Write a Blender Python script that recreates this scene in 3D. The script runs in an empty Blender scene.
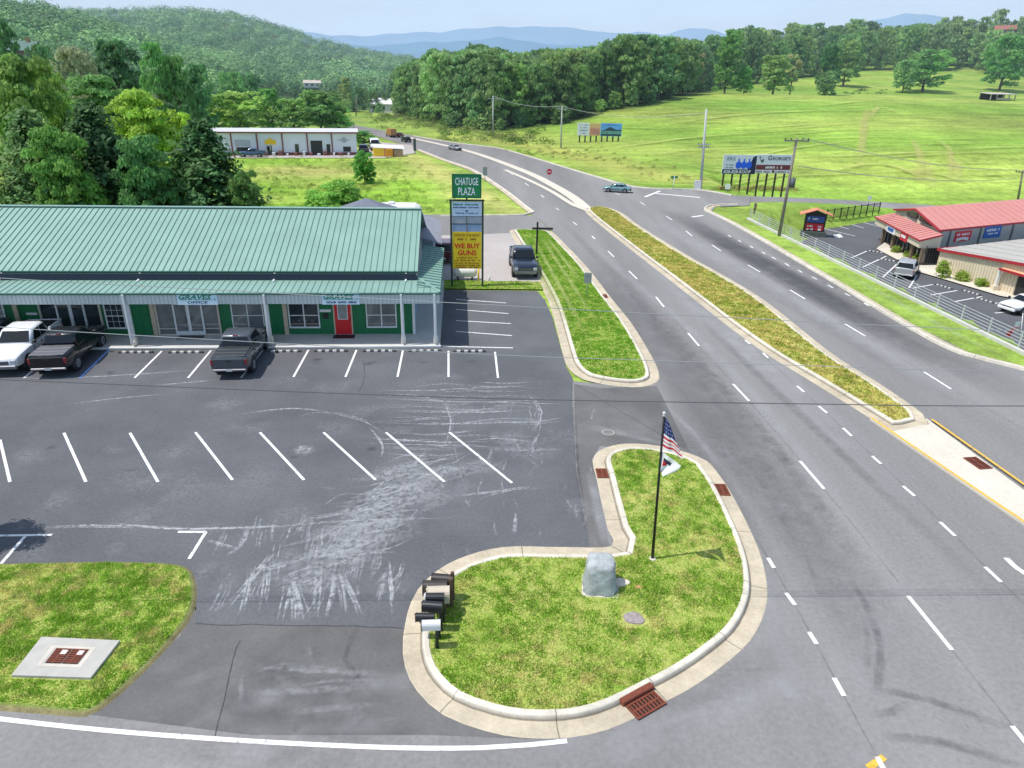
import bpy, math, random
import numpy as np
from mathutils import Vector, Matrix
from mathutils.geometry import tessellate_polygon
random.seed(7); RNG = np.random.default_rng(7)
scn = bpy.context.scene
col = scn.collection
R = math.radians
# ------------------------------------------------------------------ camera geometry
PITCH, ROLL, FPX, CAMH = R(23.5), R(1.2), 711.0, 14.5
_s, _c = math.sin(PITCH), math.cos(PITCH)
def ray(px, py):
    a, b = px-512, py-384
    u = a*math.cos(ROLL)+b*math.sin(ROLL); v = -a*math.sin(ROLL)+b*math.cos(ROLL)
    return u, FPX*_c-v*_s, -(FPX*_s+v*_c)
def gp(px, py, z=0.0):
    x, y, d = ray(px, py); t = (z-CAMH)/d
    return Vector((x*t, y*t, z))
def at(px, py, Y):
    x, y, d = ray(px, py); t = Y/y
    return Vector((x*t, Y, CAMH+d*t))
def gps(pts, z=0.0): return [gp(p[0], p[1], z) for p in pts]
def zrow(X, Y, py, px=None):
    """height at which a point over (X, Y) is seen on image row py"""
    lo, hi = -20.0, min(900.0, CAMH+Y*1.6)
    for _ in range(50):
        m = (lo+hi)/2; dz = m-CAMH
        f = Y*_c-dz*_s; v = FPX*(-Y*_s-dz*_c)/f; u = FPX*X/f
        b = u*math.sin(ROLL)+v*math.cos(ROLL)
        if 384+b > py: lo = m
        else: hi = m
    return lo
def sm(a, b, x):
    t = max(0.0, min(1.0, (x-a)/(b-a))); return t*t*(3-2*t)
def lerp_tab(tab, x):
    if x <= tab[0][0]: return tab[0][1]
    for (x0, y0), (x1, y1) in zip(tab, tab[1:]):
        if x <= x1: return y0+(y1-y0)*(x-x0)/(x1-x0)
    return tab[-1][1]
# ------------------------------------------------------------------ terrain
FAR = [(60, 27.5), (98, 26.6), (105.7, 17.9), (131, 7.7), (160.6, -3.7), (170, -12), (186, -25), (193, -31), (201, -36.5), (222, -50), (260, -75), (320, -110), (420, -150)]
FENCE = [(20, 32.1), (39.7, 30.3), (81.8, 26.6), (92, 25.9), (120, 24.0)]
EPROF = [(106, 0), (130, 1.1), (160, 2.8), (200, 5.6), (240, 8.9), (265, 10.2), (300, 9.3), (340, 10.5), (400, 16), (500, 27), (600, 38), (800, 48), (3000, 50)]
def worn_paint(name, c):
    m, n, l, b = nt(name); b.inputs['Base Color'].default_value = (*c, 1); b.inputs['Roughness'].default_value = .7
    tc = n.new('ShaderNodeTexCoord'); no = n.new('ShaderNodeTexNoise'); no.inputs['Scale'].default_value = 5; no.inputs['Detail'].default_value = 9; no.inputs['Roughness'].default_value = .75; l.new(tc.outputs['Object'], no.inputs['Vector'])
    mr = n.new('ShaderNodeMapRange'); mr.inputs['From Min'].default_value = .34; mr.inputs['From Max'].default_value = .47; mr.inputs['To Min'].default_value = .25; l.new(no.outputs['Fac'], mr.inputs['Value'])
    tr = n.new('ShaderNodeBsdfTransparent'); mi = n.new('ShaderNodeMixShader'); l.new(mr.outputs['Result'], mi.inputs['Fac']); l.new(tr.outputs[0], mi.inputs[1]); l.new(b.outputs[0], mi.inputs[2]); l.new(mi.outputs[0], n['Material Output'].inputs['Surface'])
    return m
RIDGE = [(-500, 4), (-200, 8), (0, 9), (60, 11), (140, 13), (200, 14), (232, 18), (268, 26), (330, 37), (400, 48), (430, 54), (480, 64), (540, 74), (700, 80)]
_ST = [(720, 194), (736, 195.7), (770, 197), (802, 198), (835, 199.6), (860, 201), (894, 203), (1024, 211), (1180, 222)]; _SB = [(720, 207), (740, 206), (767, 204.4), (807, 204.6), (840, 206.5), (868, 208.6), (889, 211), (1024, 222), (1180, 236)]; _SZ = [0, 0, -.5, -1.2, -2.0, -2.7, -3.1, -3.2, -3.2]
SIDE_T = [gp(p[0], p[1], z) for p, z in zip(_ST, _SZ)]; SIDE_B = [gp(p[0], p[1], z) for p, z in zip(_SB, _SZ)]; SIDE_C = [(a+b)/2 for a, b in zip(SIDE_T, SIDE_B)]
def side_dist(X, Y):
    best = (1e9, 0)
    for a, b in zip(SIDE_C, SIDE_C[1:]):
        dx, dy = b.x-a.x, b.y-a.y; t = max(0, min(1, ((X-a.x)*dx+(Y-a.y)*dy)/(dx*dx+dy*dy))); d = math.hypot(X-a.x-t*dx, Y-a.y-t*dy)
        if d < best[0]: best = (d, a.z+(b.z-a.z)*t)
    return best
def zt(X, Y):
    t = X-lerp_tab(FAR, Y)
    e = lerp_tab(EPROF, Y+0.15*min(max(X, 0), 120)-6)*sm(4, 95, t+max(0, (Y-300)*.5))*(1-sm(200, 300, Y)*(1-sm(.02, .21, X/max(Y, 1)))) if Y > 95 else 0
    q_ = sm(80, 96, Y); bas = -3.3*sm(1.0+5*q_, 4.5+9.5*q_, X-lerp_tab(FENCE, Y))*(1-sm(112, 150, Y))*sm(20, 40, Y+8)
    w = 12*sm(55, 190, -X-0.15*Y)*sm(95, 300, Y)
    m = 30*math.exp(-((X+320)/105)**2-((Y-440)/120)**2)
    far = 0
    if Y > 450:
        px = 512+779*(X/Y)
        row = lerp_tab(RIDGE, px)
        fz = 14.5+1000*(-math.tan(math.atan2(_s*FPX+(row-384-(px-512)*.021)*_c, _c*FPX-(row-384-(px-512)*.021)*_s)))
        far = max(0, fz-18)*sm(450, 1000, Y)*(1-.5*sm(1000, 1500, Y))
    z = e+bas+w+m+far
    if X > 24 and 80 < Y < 135:          # the side road lies on its own low bank
        d, rz = side_dist(X, Y); k = sm(4.6, 8.0, d); z = rz*(1-k)+z*k
    return z
def hit(px, py, y0=12.0):
    x, y, d = ray(px, py)
    Y = y0
    while Y < 1500:
        t = Y/y
        if CAMH+d*t <= zt(x*t, Y): break
        Y += .4
    t = Y/y
    return Vector((x*t, Y, zt(x*t, Y)))
# ------------------------------------------------------------------ materials
def nt(name):
    m = bpy.data.materials.new(name); m.use_nodes = True
    n = m.node_tree.nodes; l = m.node_tree.links
    return m, n, l, n['Principled BSDF']
MATS = {}
def mat(name, c, rough=.7, metal=0.0, var=.15, scale=3.0, bump=0.0, spec=.5, bscale=None, coat=0):
    if name in MATS: return MATS[name]
    m, n, l, b = nt(name)
    b.inputs['Roughness'].default_value = rough; b.inputs['Metallic'].default_value = metal
    b.inputs['Specular IOR Level'].default_value = spec
    if coat: b.inputs['Coat Weight'].default_value = coat; b.inputs['Coat Roughness'].default_value = .08
    tc = n.new('ShaderNodeTexCoord')
    if var > 0:
        no = n.new('ShaderNodeTexNoise'); no.inputs['Scale'].default_value = scale; no.inputs['Detail'].default_value = 6
        l.new(tc.outputs['Object'], no.inputs['Vector'])
        mr = n.new('ShaderNodeMapRange'); mr.inputs['From Min'].default_value = .25; mr.inputs['From Max'].default_value = .75
        mr.inputs['To Min'].default_value = 1-var; mr.inputs['To Max'].default_value = 1+var
        l.new(no.outputs['Fac'], mr.inputs['Value'])
        mx = n.new('ShaderNodeVectorMath'); mx.operation = 'SCALE'; mx.inputs[0].default_value = c[:3]
        l.new(mr.outputs['Result'], mx.inputs['Scale']); l.new(mx.outputs['Vector'], b.inputs['Base Color'])
    else: b.inputs['Base Color'].default_value = (*c[:3], 1)
    if bump > 0:
        n2 = n.new('ShaderNodeTexNoise'); n2.inputs['Scale'].default_value = bscale or scale*8; n2.inputs['Detail'].default_value = 4
        l.new(tc.outputs['Object'], n2.inputs['Vector'])
        bp = n.new('ShaderNodeBump'); bp.inputs['Strength'].default_value = bump; bp.inputs['Distance'].default_value = .05
        l.new(n2.outputs['Fac'], bp.inputs['Height']); l.new(bp.outputs['Normal'], b.inputs['Normal'])
    MATS[name] = m; return m
def rgb(r, g, b):
    f = lambda v: (v/255/12.92 if v/255 <= .04045 else ((v/255+.055)/1.055)**2.4)
    return (f(r), f(g), f(b))
def ground_mat(name, c, c2, big=.06, fine=1.2, finev=.25, patch=.5, rough=.95, bump=.3, streak=None):
    """two tone ground: large patches of c2 over c, finer mottling on top"""
    m, n, l, b = nt(name); b.inputs['Roughness'].default_value = rough; b.inputs['Specular IOR Level'].default_value = .2
    tc = n.new('ShaderNodeTexCoord')
    a = n.new('ShaderNodeTexNoise'); a.inputs['Scale'].default_value = big; a.inputs['Detail'].default_value = 7; a.inputs['Roughness'].default_value = .62
    vec = tc.outputs['Object']
    if streak:
        mp = n.new('ShaderNodeMapping'); mp.inputs['Rotation'].default_value = (0, 0, streak[0]); mp.inputs['Scale'].default_value = (streak[1], streak[2], 1)
        l.new(vec, mp.inputs['Vector']); l.new(mp.outputs['Vector'], a.inputs['Vector'])
    else: l.new(vec, a.inputs['Vector'])
    r = n.new('ShaderNodeMapRange'); r.inputs['From Min'].default_value = .5-patch*.3; r.inputs['From Max'].default_value = .5+patch*.3
    l.new(a.outputs['Fac'], r.inputs['Value'])
    mx = n.new('ShaderNodeMix'); mx.data_type = 'RGBA'; mx.inputs['A'].default_value = (*c, 1); mx.inputs['B'].default_value = (*c2, 1)
    l.new(r.outputs['Result'], mx.inputs['Factor'])
    f = n.new('ShaderNodeTexNoise'); f.inputs['Scale'].default_value = fine; f.inputs['Detail'].default_value = 8; f.inputs['Roughness'].default_value = .7
    l.new(vec, f.inputs['Vector'])
    r2 = n.new('ShaderNodeMapRange'); r2.inputs['From Min'].default_value = .3; r2.inputs['From Max'].default_value = .7
    r2.inputs['To Min'].default_value = 1-finev; r2.inputs['To Max'].default_value = 1+finev
    l.new(f.outputs['Fac'], r2.inputs['Value'])
    sc = n.new('ShaderNodeVectorMath'); sc.operation = 'SCALE'
    l.new(mx.outputs['Result'], sc.inputs[0]); l.new(r2.outputs['Result'], sc.inputs['Scale'])
    l.new(sc.outputs['Vector'], b.inputs['Base Color'])
    bp = n.new('ShaderNodeBump'); bp.inputs['Strength'].default_value = bump; bp.inputs['Distance'].default_value = .04
    l.new(f.outputs['Fac'], bp.inputs['Height']); l.new(bp.outputs['Normal'], b.inputs['Normal'])
    MATS[name] = m; return m
def ribbon_mat(name, c, strength=1.0, scale=2.5, lo=.4, hi=.65):
    m, n, l, b = nt(name); b.inputs['Base Color'].default_value = (*c, 1); b.inputs['Roughness'].default_value = .9
    out = n['Material Output']
    at_ = n.new('ShaderNodeAttribute'); at_.attribute_name = 'alpha'
    tc = n.new('ShaderNodeTexCoord'); no = n.new('ShaderNodeTexNoise'); no.inputs['Scale'].default_value = scale; no.inputs['Detail'].default_value = 8; no.inputs['Roughness'].default_value = .7
    l.new(tc.outputs['Object'], no.inputs['Vector'])
    mr = n.new('ShaderNodeMapRange'); mr.inputs['From Min'].default_value = lo; mr.inputs['From Max'].default_value = hi
    l.new(no.outputs['Fac'], mr.inputs['Value'])
    mu = n.new('ShaderNodeMath'); mu.operation = 'MULTIPLY'; l.new(at_.outputs['Fac'], mu.inputs[0]); l.new(mr.outputs['Result'], mu.inputs[1])
    m2 = n.new('ShaderNodeMath'); m2.operation = 'MULTIPLY'; m2.inputs[1].default_value = strength; l.new(mu.outputs[0], m2.inputs[0])
    tr = n.new('ShaderNodeBsdfTransparent'); mi = n.new('ShaderNodeMixShader')
    l.new(m2.outputs[0], mi.inputs['Fac']); l.new(tr.outputs[0], mi.inputs[1]); l.new(b.outputs[0], mi.inputs[2]); l.new(mi.outputs[0], out.inputs['Surface'])
    MATS[name] = m; return m
def leaf_mat(name, trans=.25):
    """leaf colour = object colour x per-leaf tint"""
    m, n, l, b = nt(name); out = n['Material Output']
    oi = n.new('ShaderNodeObjectInfo'); at_ = n.new('ShaderNodeAttribute'); at_.attribute_name = 'tint'
    mx = n.new('ShaderNodeVectorMath'); mx.operation = 'MULTIPLY'
    l.new(oi.outputs['Color'], mx.inputs[0]); l.new(at_.outputs['Vector'], mx.inputs[1])
    l.new(mx.outputs['Vector'], b.inputs['Base Color']); b.inputs['Roughness'].default_value = .6; b.inputs['Specular IOR Level'].default_value = .25
    t = n.new('ShaderNodeBsdfTranslucent'); l.new(mx.outputs['Vector'], t.inputs['Color'])
    mi = n.new('ShaderNodeMixShader'); mi.inputs['Fac'].default_value = trans
    l.new(b.outputs[0], mi.inputs[1]); l.new(t.outputs[0], mi.inputs[2]); l.new(mi.outputs[0], out.inputs['Surface'])
    MATS[name] = m; return m
def attr_mat(name, attr='tint', rough=.9, fine=None, finev=.3, joints=False, trans=0):
    m, n, l, b = nt(name); b.inputs['Roughness'].default_value = rough; b.inputs['Specular IOR Level'].default_value = .2
    a = n.new('ShaderNodeAttribute'); a.attribute_name = attr; cur = a.outputs['Vector']
    tc = n.new('ShaderNodeTexCoord')
    if fine:
        for sc_, v_, *st_ in fine:
            f = n.new('ShaderNodeTexNoise'); f.inputs['Scale'].default_value = sc_; f.inputs['Detail'].default_value = 8; f.inputs['Roughness'].default_value = .65
            if st_:
                mp = n.new('ShaderNodeMapping'); mp.inputs['Rotation'].default_value = (0, 0, st_[0]); mp.inputs['Scale'].default_value = (st_[1], st_[2], 1); l.new(tc.outputs['Object'], mp.inputs['Vector']); l.new(mp.outputs['Vector'], f.inputs['Vector'])
            else: l.new(tc.outputs['Object'], f.inputs['Vector'])
            r2 = n.new('ShaderNodeMapRange'); r2.inputs['From Min'].default_value = .3; r2.inputs['From Max'].default_value = .7
            r2.inputs['To Min'].default_value = 1-v_; r2.inputs['To Max'].default_value = 1+v_
            l.new(f.outputs['Fac'], r2.inputs['Value'])
            sc = n.new('ShaderNodeVectorMath'); sc.operation = 'SCALE'; l.new(cur, sc.inputs[0]); l.new(r2.outputs['Result'], sc.inputs['Scale']); cur = sc.outputs['Vector']
    if joints:
        a2 = n.new('ShaderNodeAttribute'); a2.attribute_name = 'arc'
        d = n.new('ShaderNodeMath'); d.operation = 'DIVIDE'; d.inputs[1].default_value = 3.05; l.new(a2.outputs['Fac'], d.inputs[0])
        fr = n.new('ShaderNodeMath'); fr.operation = 'FRACT'; l.new(d.outputs[0], fr.inputs[0])
        gt = n.new('ShaderNodeMapRange'); gt.inputs['From Min'].default_value = .008; gt.inputs['From Max'].default_value = .014; gt.inputs['To Min'].default_value = .45; gt.inputs['To Max'].default_value = 1
        l.new(fr.outputs[0], gt.inputs['Value'])
        sc = n.new('ShaderNodeVectorMath'); sc.operation = 'SCALE'; l.new(cur, sc.inputs[0]); l.new(gt.outputs['Result'], sc.inputs['Scale']); cur = sc.outputs['Vector']
    l.new(cur, b.inputs['Base Color'])
    if trans:
        out = n['Material Output']; t = n.new('ShaderNodeBsdfTranslucent'); l.new(cur, t.inputs['Color'])
        mi = n.new('ShaderNodeMixShader'); mi.inputs['Fac'].default_value = trans
        l.new(b.outputs[0], mi.inputs[1]); l.new(t.outputs[0], mi.inputs[2]); l.new(mi.outputs[0], out.inputs['Surface'])
    MATS[name] = m; return m
# ------------------------------------------------------------------ mesh builder
class MB:
    def __init__(s): s.v = []; s.f = []; s.m = []; s.sm = []; s.tint = []; s.arc = []; s.al = []
    def add(s, p, tint=None, arc=0, al=1):
        s.v.append(tuple(p)); s.tint.append(tint or (1, 1, 1)); s.arc.append(arc); s.al.append(al); return len(s.v)-1
    def face(s, idx, mi=0, smooth=False): s.f.append(tuple(idx)); s.m.append(mi); s.sm.append(smooth)
    def poly(s, pts, mi=0, tint=None): s.face([s.add(p, tint) for p in pts], mi)
    def tess(s, pts, mi=0, tint=None):
        ids = [s.add(p, tint) for p in pts]
        for t in tessellate_polygon([[Vector((p[0], p[1], 0)) for p in pts]]):
            a, b, c = [Vector(pts[i]) for i in t]
            if ((b-a).cross(c-a)).z < 0: t = (t[0], t[2], t[1])
            s.face([ids[i] for i in t], mi)
    def box(s, x0, x1, y0, y1, z0, z1, mi=0, M=None, b=0.0, tint=None):
        c = [Vector((x, y, z)) for z in (z0, z1) for y in (y0, y1) for x in (x0, x1)]
        if b > 0:
            b = min(b, (x1-x0)/3, (y1-y0)/3, (z1-z0)/3)
            rings = []
            for z, i in ((z0, b), (z0+b, 0), (z1-b, 0), (z1, b)):
                rings.append([(x0+i+b*(i == 0), y0+i), (x1-i-b*(i == 0), y0+i), (x1-i, y0+i+b*(i == 0)), (x1-i, y1-i-b*(i == 0)), (x1-i-b*(i == 0), y1-i), (x0+i+b*(i == 0), y1-i), (x0+i, y1-i-b*(i == 0)), (x0+i, y0+i+b*(i == 0))])
                rings[-1] = [Vector((x, y, z)) for x, y in rings[-1]]
            s.loft(rings, mi, M, caps=True, smooth=False, tint=tint); return
        if M: c = [M @ p for p in c]
        i = [s.add(p, tint) for p in c]
        for q in ((0, 2, 3, 1), (4, 5, 7, 6), (0, 1, 5, 4), (1, 3, 7, 5), (3, 2, 6, 7), (2, 0, 4, 6)): s.face([i[k] for k in q], mi)
    def loft(s, rings, mi=0, M=None, caps=True, smooth=True, tint=None):
        ids = []
        for r in rings:
            ids.append([s.add((M @ Vector(p)) if M else p, tint) for p in r])
        n = len(rings[0])
        for a, b in zip(ids, ids[1:]):
            for k in range(n): s.face((a[k], a[(k+1) % n], b[(k+1) % n], b[k]), mi, smooth)
        if caps: s.face(ids[0][::-1], mi); s.face(ids[-1], mi)
    def cyl(s, p0, p1, r0, r1=None, n=10, mi=0, caps=True, tint=None):
        r1 = r0 if r1 is None else r1
        p0, p1 = Vector(p0), Vector(p1); d = (p1-p0).normalized()
        a = d.orthogonal().normalized(); b = d.cross(a)
        s.loft([[p+a*r*math.cos(2*math.pi*k/n)+b*r*math.sin(2*math.pi*k/n) for k in range(n)] for p, r in ((p0, r0), (p1, r1))], mi, None, caps, n > 6, tint)
    def tube(s, pts, r, n=6, mi=0):
        for a, b in zip(pts, pts[1:]): s.cyl(a, b, r, r, n, mi, True)
    def bar(s, p0, p1, w, h, mi=0):
        """box beam from p0 to p1"""
        p0, p1 = Vector(p0), Vector(p1); d = p1-p0; L = d.length; x = d.normalized()
        y = Vector((0, 0, 1)).cross(x); y = Vector((0, 1, 0)) if y.length < 1e-4 else y.normalized(); z = x.cross(y)
        M = Matrix(((x.x, y.x, z.x, p0.x), (x.y, y.y, z.y, p0.y), (x.z, y.z, z.z, p0.z), (0, 0, 0, 1)))
        s.box(0, L, -w/2, w/2, -h/2, h/2, mi, M)
    def ribbon(s, pts, w, al=1.0, taper=True, w1=None):
        """soft edged stroke lying on the ground"""
        P = [Vector(p) for p in pts]; n = len(P); prev = None
        for i, p in enumerate(P):
            t = (P[min(i+1, n-1)]-P[max(i-1, 0)]); t.z = 0; t.normalize(); nn = Vector((-t.y, t.x, 0))
            e = 1.0
            if taper: e = min(1, 3*i/(n-1), 3*(n-1-i)/(n-1)) if n > 2 else 1
            ww = w if w1 is None else w+(w1-w)*i/(n-1)
            cur = [s.add(p-nn*ww, al=0), s.add(p-nn*ww*.35, al=al*e), s.add(p+nn*ww*.35, al=al*e), s.add(p+nn*ww, al=0)]
            if prev:
                for k in range(3): s.face((prev[k], cur[k], cur[k+1], prev[k+1]))
            prev = cur
    def build(s, name, mats, parent=None, label=None, bevel=0):
        me = bpy.data.meshes.new(name); me.from_pydata(s.v, [], s.f)
        mats = mats if isinstance(mats, (list, tuple)) else [mats]
        for m in mats: me.materials.append(m)
        me.polygons.foreach_set('material_index', s.m); me.polygons.foreach_set('use_smooth', s.sm)
        if any(t != (1, 1, 1) for t in s.tint):
            a = me.attributes.new('tint', 'FLOAT_VECTOR', 'POINT'); a.data.foreach_set('vector', [c for t in s.tint for c in t])
        if any(s.arc): me.attributes.new('arc', 'FLOAT', 'POINT').data.foreach_set('value', s.arc)
        if any(x != 1 for x in s.al): me.attributes.new('alpha', 'FLOAT', 'POINT').data.foreach_set('value', s.al)
        me.update()
        o = bpy.data.objects.new(name, me); col.objects.link(o)
        if parent: o.parent = parent
        if label: o['label'] = label
        if bevel:
            bv = o.modifiers.new('Bevel', 'BEVEL'); bv.width = bevel; bv.segments = 2; bv.limit_method = 'ANGLE'; bv.angle_limit = R(35)
        return o
def tag(o, label, cat, group=None):
    o['label'] = label; o['category'] = cat
    if group: o['group'] = group
    return o
def thing(name, label, cat, loc=(0, 0, 0), rz=0.0, group=None):
    o = bpy.data.objects.new(name, None); col.objects.link(o); o.empty_display_size = .2
    o.location = loc; o.rotation_euler = (0, 0, rz)
    return tag(o, label, cat, group)
def struct(name, mb, m, parent=None):
    o = mb.build(name, m, parent)
    if not parent: o['kind'] = 'structure'
    return o
def dup(root, loc, rz, label=None):
    r = root.copy(); col.objects.link(r); r.location = loc; r.rotation_euler = (0, 0, rz)
    if label: r['label'] = label
    for ch in root.children:
        c = ch.copy(); col.objects.link(c); c.parent = r
        for g in ch.children:
            d = g.copy(); col.objects.link(d); d.parent = c
    return r
def smooth_line(pts, step=.5, closed=False):
    P = [Vector(p) for p in pts]; n = len(P); out = []
    rng = range(n if closed else n-1)
    for i in rng:
        p1, p2 = P[i], P[(i+1) % n]
        p0 = P[(i-1) % n] if closed or i > 0 else p1; p3 = P[(i+2) % n] if closed or i < n-2 else p2
        k = max(1, int((p2-p1).length/step))
        for j in range(k):
            t = j/k
            out.append(.5*((2*p1)+(p2-p0)*t+(2*p0-5*p1+4*p2-p3)*t*t+(3*p1-p0-3*p2+p3)*t**3))
    if not closed: out.append(P[-1])
    return out
def area2(P): return sum(P[i].x*P[(i+1) % len(P)].y-P[(i+1) % len(P)].x*P[i].y for i in range(len(P)))
def offset_line(P, d, closed=False):
    n = len(P); out = []
    for i, p in enumerate(P):
        a = P[(i-1) % n] if closed or i > 0 else p; b = P[(i+1) % n] if closed or i < n-1 else p
        t1 = (p-a); t2 = (b-p)
        t1 = t1.normalized() if t1.length > 1e-6 else t2.normalized(); t2 = t2.normalized() if t2.length > 1e-6 else t1
        nn = Vector((-(t1.y+t2.y), t1.x+t2.x, 0)); nn = nn.normalized() if nn.length > 1e-6 else Vector((-t1.y, t1.x, 0))
        k = max(.6, nn.dot(Vector((-t1.y, t1.x, 0))))
        out.append(p+nn*d/k)
    return out
GUT, KRB = rgb(188, 176, 154), rgb(206, 199, 184)
def kerb(mb, P, closed, prof=None, z0=0.0):
    """gutter pan and kerb along P, inward = left of the walking direction"""
    prof = prof or [(0, .003, GUT), (.03, .012, GUT), (.46, .018, GUT), (.50, .018, (.2, .17, .13)), (.56, .13, KRB), (.6, .15, KRB), (.72, .15, KRB), (.76, .10, KRB)]
    lines = [offset_line(P, d, closed) for d, _, _ in prof]
    n = len(P); s = 0; idx = []
    for i in range(n):
        if i: s += (P[i]-P[i-1]).length
        idx.append([mb.add((lines[k][i].x, lines[k][i].y, z0+prof[k][1]), prof[k][2], s+.01) for k in range(len(prof))])
    for i in range(n if closed else n-1):
        a, b = idx[i], idx[(i+1) % n]
        for k in range(len(prof)-1): mb.face((a[k], b[k], b[k+1], a[k+1]), 0, False)
def quads_mesh(name, V, tint, mats, mi=None, smooth=False, k=4):
    """fast mesh of separate k-gons: V (N,k,3), tint (N,3)"""
    N = V.shape[0]; me = bpy.data.meshes.new(name)
    me.vertices.add(N*k); me.vertices.foreach_set('co', V.reshape(-1).astype(np.float32))
    me.loops.add(N*k); me.loops.foreach_set('vertex_index', np.arange(N*k, dtype=np.int32))
    me.polygons.add(N); me.polygons.foreach_set('loop_start', np.arange(0, N*k, k, dtype=np.int32)); me.polygons.foreach_set('loop_total', np.full(N, k, dtype=np.int32))
    for m in mats: me.materials.append(m)
    if mi is not None: me.polygons.foreach_set('material_index', mi.astype(np.int32))
    a = me.attributes.new('tint', 'FLOAT_VECTOR', 'POINT'); a.data.foreach_set('vector', np.repeat(tint, k, axis=0).reshape(-1).astype(np.float32))
    me.update(calc_edges=True); return me
def lettering(name, items, m, parent, y=-.01, label=None, mi=None):
    """items: (text, cx, cz, width, height, bold, shear); local front faces -y"""
    mb = MB(); items = [it if len(it) == 7 else (*it, .02, 0) for it in items]
    for it in items:
        txt, cx, cz, w, h, bold, sh = it
        cu = bpy.data.curves.new('t', 'FONT'); cu.body = txt; cu.size = 1; cu.offset = bold; cu.shear = sh; cu.resolution_u = 2; cu.extrude = 0
        ob = bpy.data.objects.new('t', cu); col.objects.link(ob)
        dg = bpy.context.evaluated_depsgraph_get(); me = bpy.data.meshes.new_from_object(ob.evaluated_get(dg))
        xs = [v.co.x for v in me.vertices]; ys = [v.co.y for v in me.vertices]
        x0, x1, y0, y1 = min(xs), max(xs), min(ys), max(ys)
        base = len(mb.v)
        for v in me.vertices: mb.add((cx+(v.co.x-(x0+x1)/2)*w/(x1-x0), y, cz+(v.co.y-(y0+y1)/2)*h/(y1-y0)))
        for p in me.polygons: mb.face([base+i for i in p.vertices])
        bpy.data.objects.remove(ob); bpy.data.curves.remove(cu); bpy.data.meshes.remove(me)
    return mb.build(name, m, parent, label)
def textbar(mb, cx, cz, w, h, n, y=-.01):
    """a line of print too small to read: a row of uneven letter-like dashes"""
    x = cx-w/2; rr = random.Random(int((cx+cz*7)*100))
    step = w/n
    for i in range(n):
        if rr.random() < .14: continue
        ww = step*rr.uniform(.55, .85); hh = h*rr.uniform(.7, 1)
        mb.box(x+i*step, x+i*step+ww, y-.002, y, cz-h/2, cz-h/2+hh)
# ------------------------------------------------------------------ ground sheet
def build_terrain():
    ys = list(np.arange(-30, 30, 6))+list(np.arange(30, 130, 2.0))+list(np.arange(130, 330, 3.5))+list(np.arange(330, 700, 9))+list(np.arange(700, 1600, 25))+[1800, 2200, 2800, 3600, 5000, 8000]
    NX = 190; mb = MB(); rows = []
    for Y in ys:
        W = 75+1.15*max(Y, 0); r = []
        for i in range(NX+1):
            X = (i/NX*2-1)*W; r.append((X, Y, zt(X, Y)))
        rows.append(r)
    A = np.array(rows); n, k = A.shape[:2]
    X, Y = A[..., 0], A[..., 1]
    farx = np.interp(Y, [p[0] for p in FAR], [p[1] for p in FAR]); t = X-farx
    c = np.empty(A.shape); c[:] = (.25, .36, .06)
    def S(a, b, x): q = np.clip((x-a)/(b-a), 0, 1); return q*q*(3-2*q)
    def mixc(mask, cc):
        c[:] = c*(1-mask[..., None])+np.array(cc)*mask[..., None]
    east = S(0, 3, t)*S(95, 101, Y)
    mixc(east, (.215, .36, .05))                                          # pasture
    dry = np.exp(-((t-11)/7)**2)*S(104, 118, Y); mixc(.55*dry*east, (.48, .40, .12))
    wav = .5+.5*np.sin(X*.055+Y*.11+np.sin(X*.03)*2); mixc(.55*wav*east*(Y > 110), (.38, .43, .10))
    deep = np.exp(-((Y-215)/22)**2)*S(40, 80, X)*(.5+.5*np.sin(X*.04)); mixc(.6*deep*east, (.13, .30, .035))
    field = S(2, 5, -(X+7-(Y-120)*-.32))*S(78, 84, Y)*(1-S(136, 150, Y))*S(-70, -60, X); mixc(.6*np.exp(-((Y-315)/22)**2)*S(55, 75, X)*(1-S(120, 150, X)), (.15, .29, .04)); mixc(field, (.22, .39, .038))
    tan = field*np.exp(-((Y-118-.1*X)/9)**2)*np.exp(-((X+32)/14)**2); mixc(.65*tan, (.46, .38, .15)); mixc(field*(.35*np.clip(np.sin(X*.21+Y*.13)*np.sin(Y*.31-X*.07)+.2, 0, 1)), (.46, .40, .14)); mixc(field*.6*np.exp(-((X+13-(Y-120)*-.35)/4)**2), (.52, .42, .17))
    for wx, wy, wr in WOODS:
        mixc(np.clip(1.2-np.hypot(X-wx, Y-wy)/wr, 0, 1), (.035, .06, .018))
    far = np.maximum(np.maximum(S(300, 330, Y)*(X/np.maximum(Y, 1) < .2), S(470, 520, Y)), S(205, 235, Y)*S(0, 12, -t)); mixc(far, (.06, .11, .035)); mixc(np.exp(-((t-6)/16)**2)*S(180, 200, Y)*(1-S(300, 330, Y)), (.22, .33, .06))
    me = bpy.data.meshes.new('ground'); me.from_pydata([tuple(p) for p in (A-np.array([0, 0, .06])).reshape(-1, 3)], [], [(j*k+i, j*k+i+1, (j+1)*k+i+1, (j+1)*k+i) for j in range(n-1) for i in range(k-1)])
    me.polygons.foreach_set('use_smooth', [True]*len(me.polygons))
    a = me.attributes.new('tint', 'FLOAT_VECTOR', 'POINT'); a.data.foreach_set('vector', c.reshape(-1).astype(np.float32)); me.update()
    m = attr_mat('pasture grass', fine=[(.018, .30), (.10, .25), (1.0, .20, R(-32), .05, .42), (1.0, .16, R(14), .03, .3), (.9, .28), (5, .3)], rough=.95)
    me.materials.append(m); o = bpy.data.objects.new('ground', me); col.objects.link(o); o['kind'] = 'structure'
WOODS = []
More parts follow.
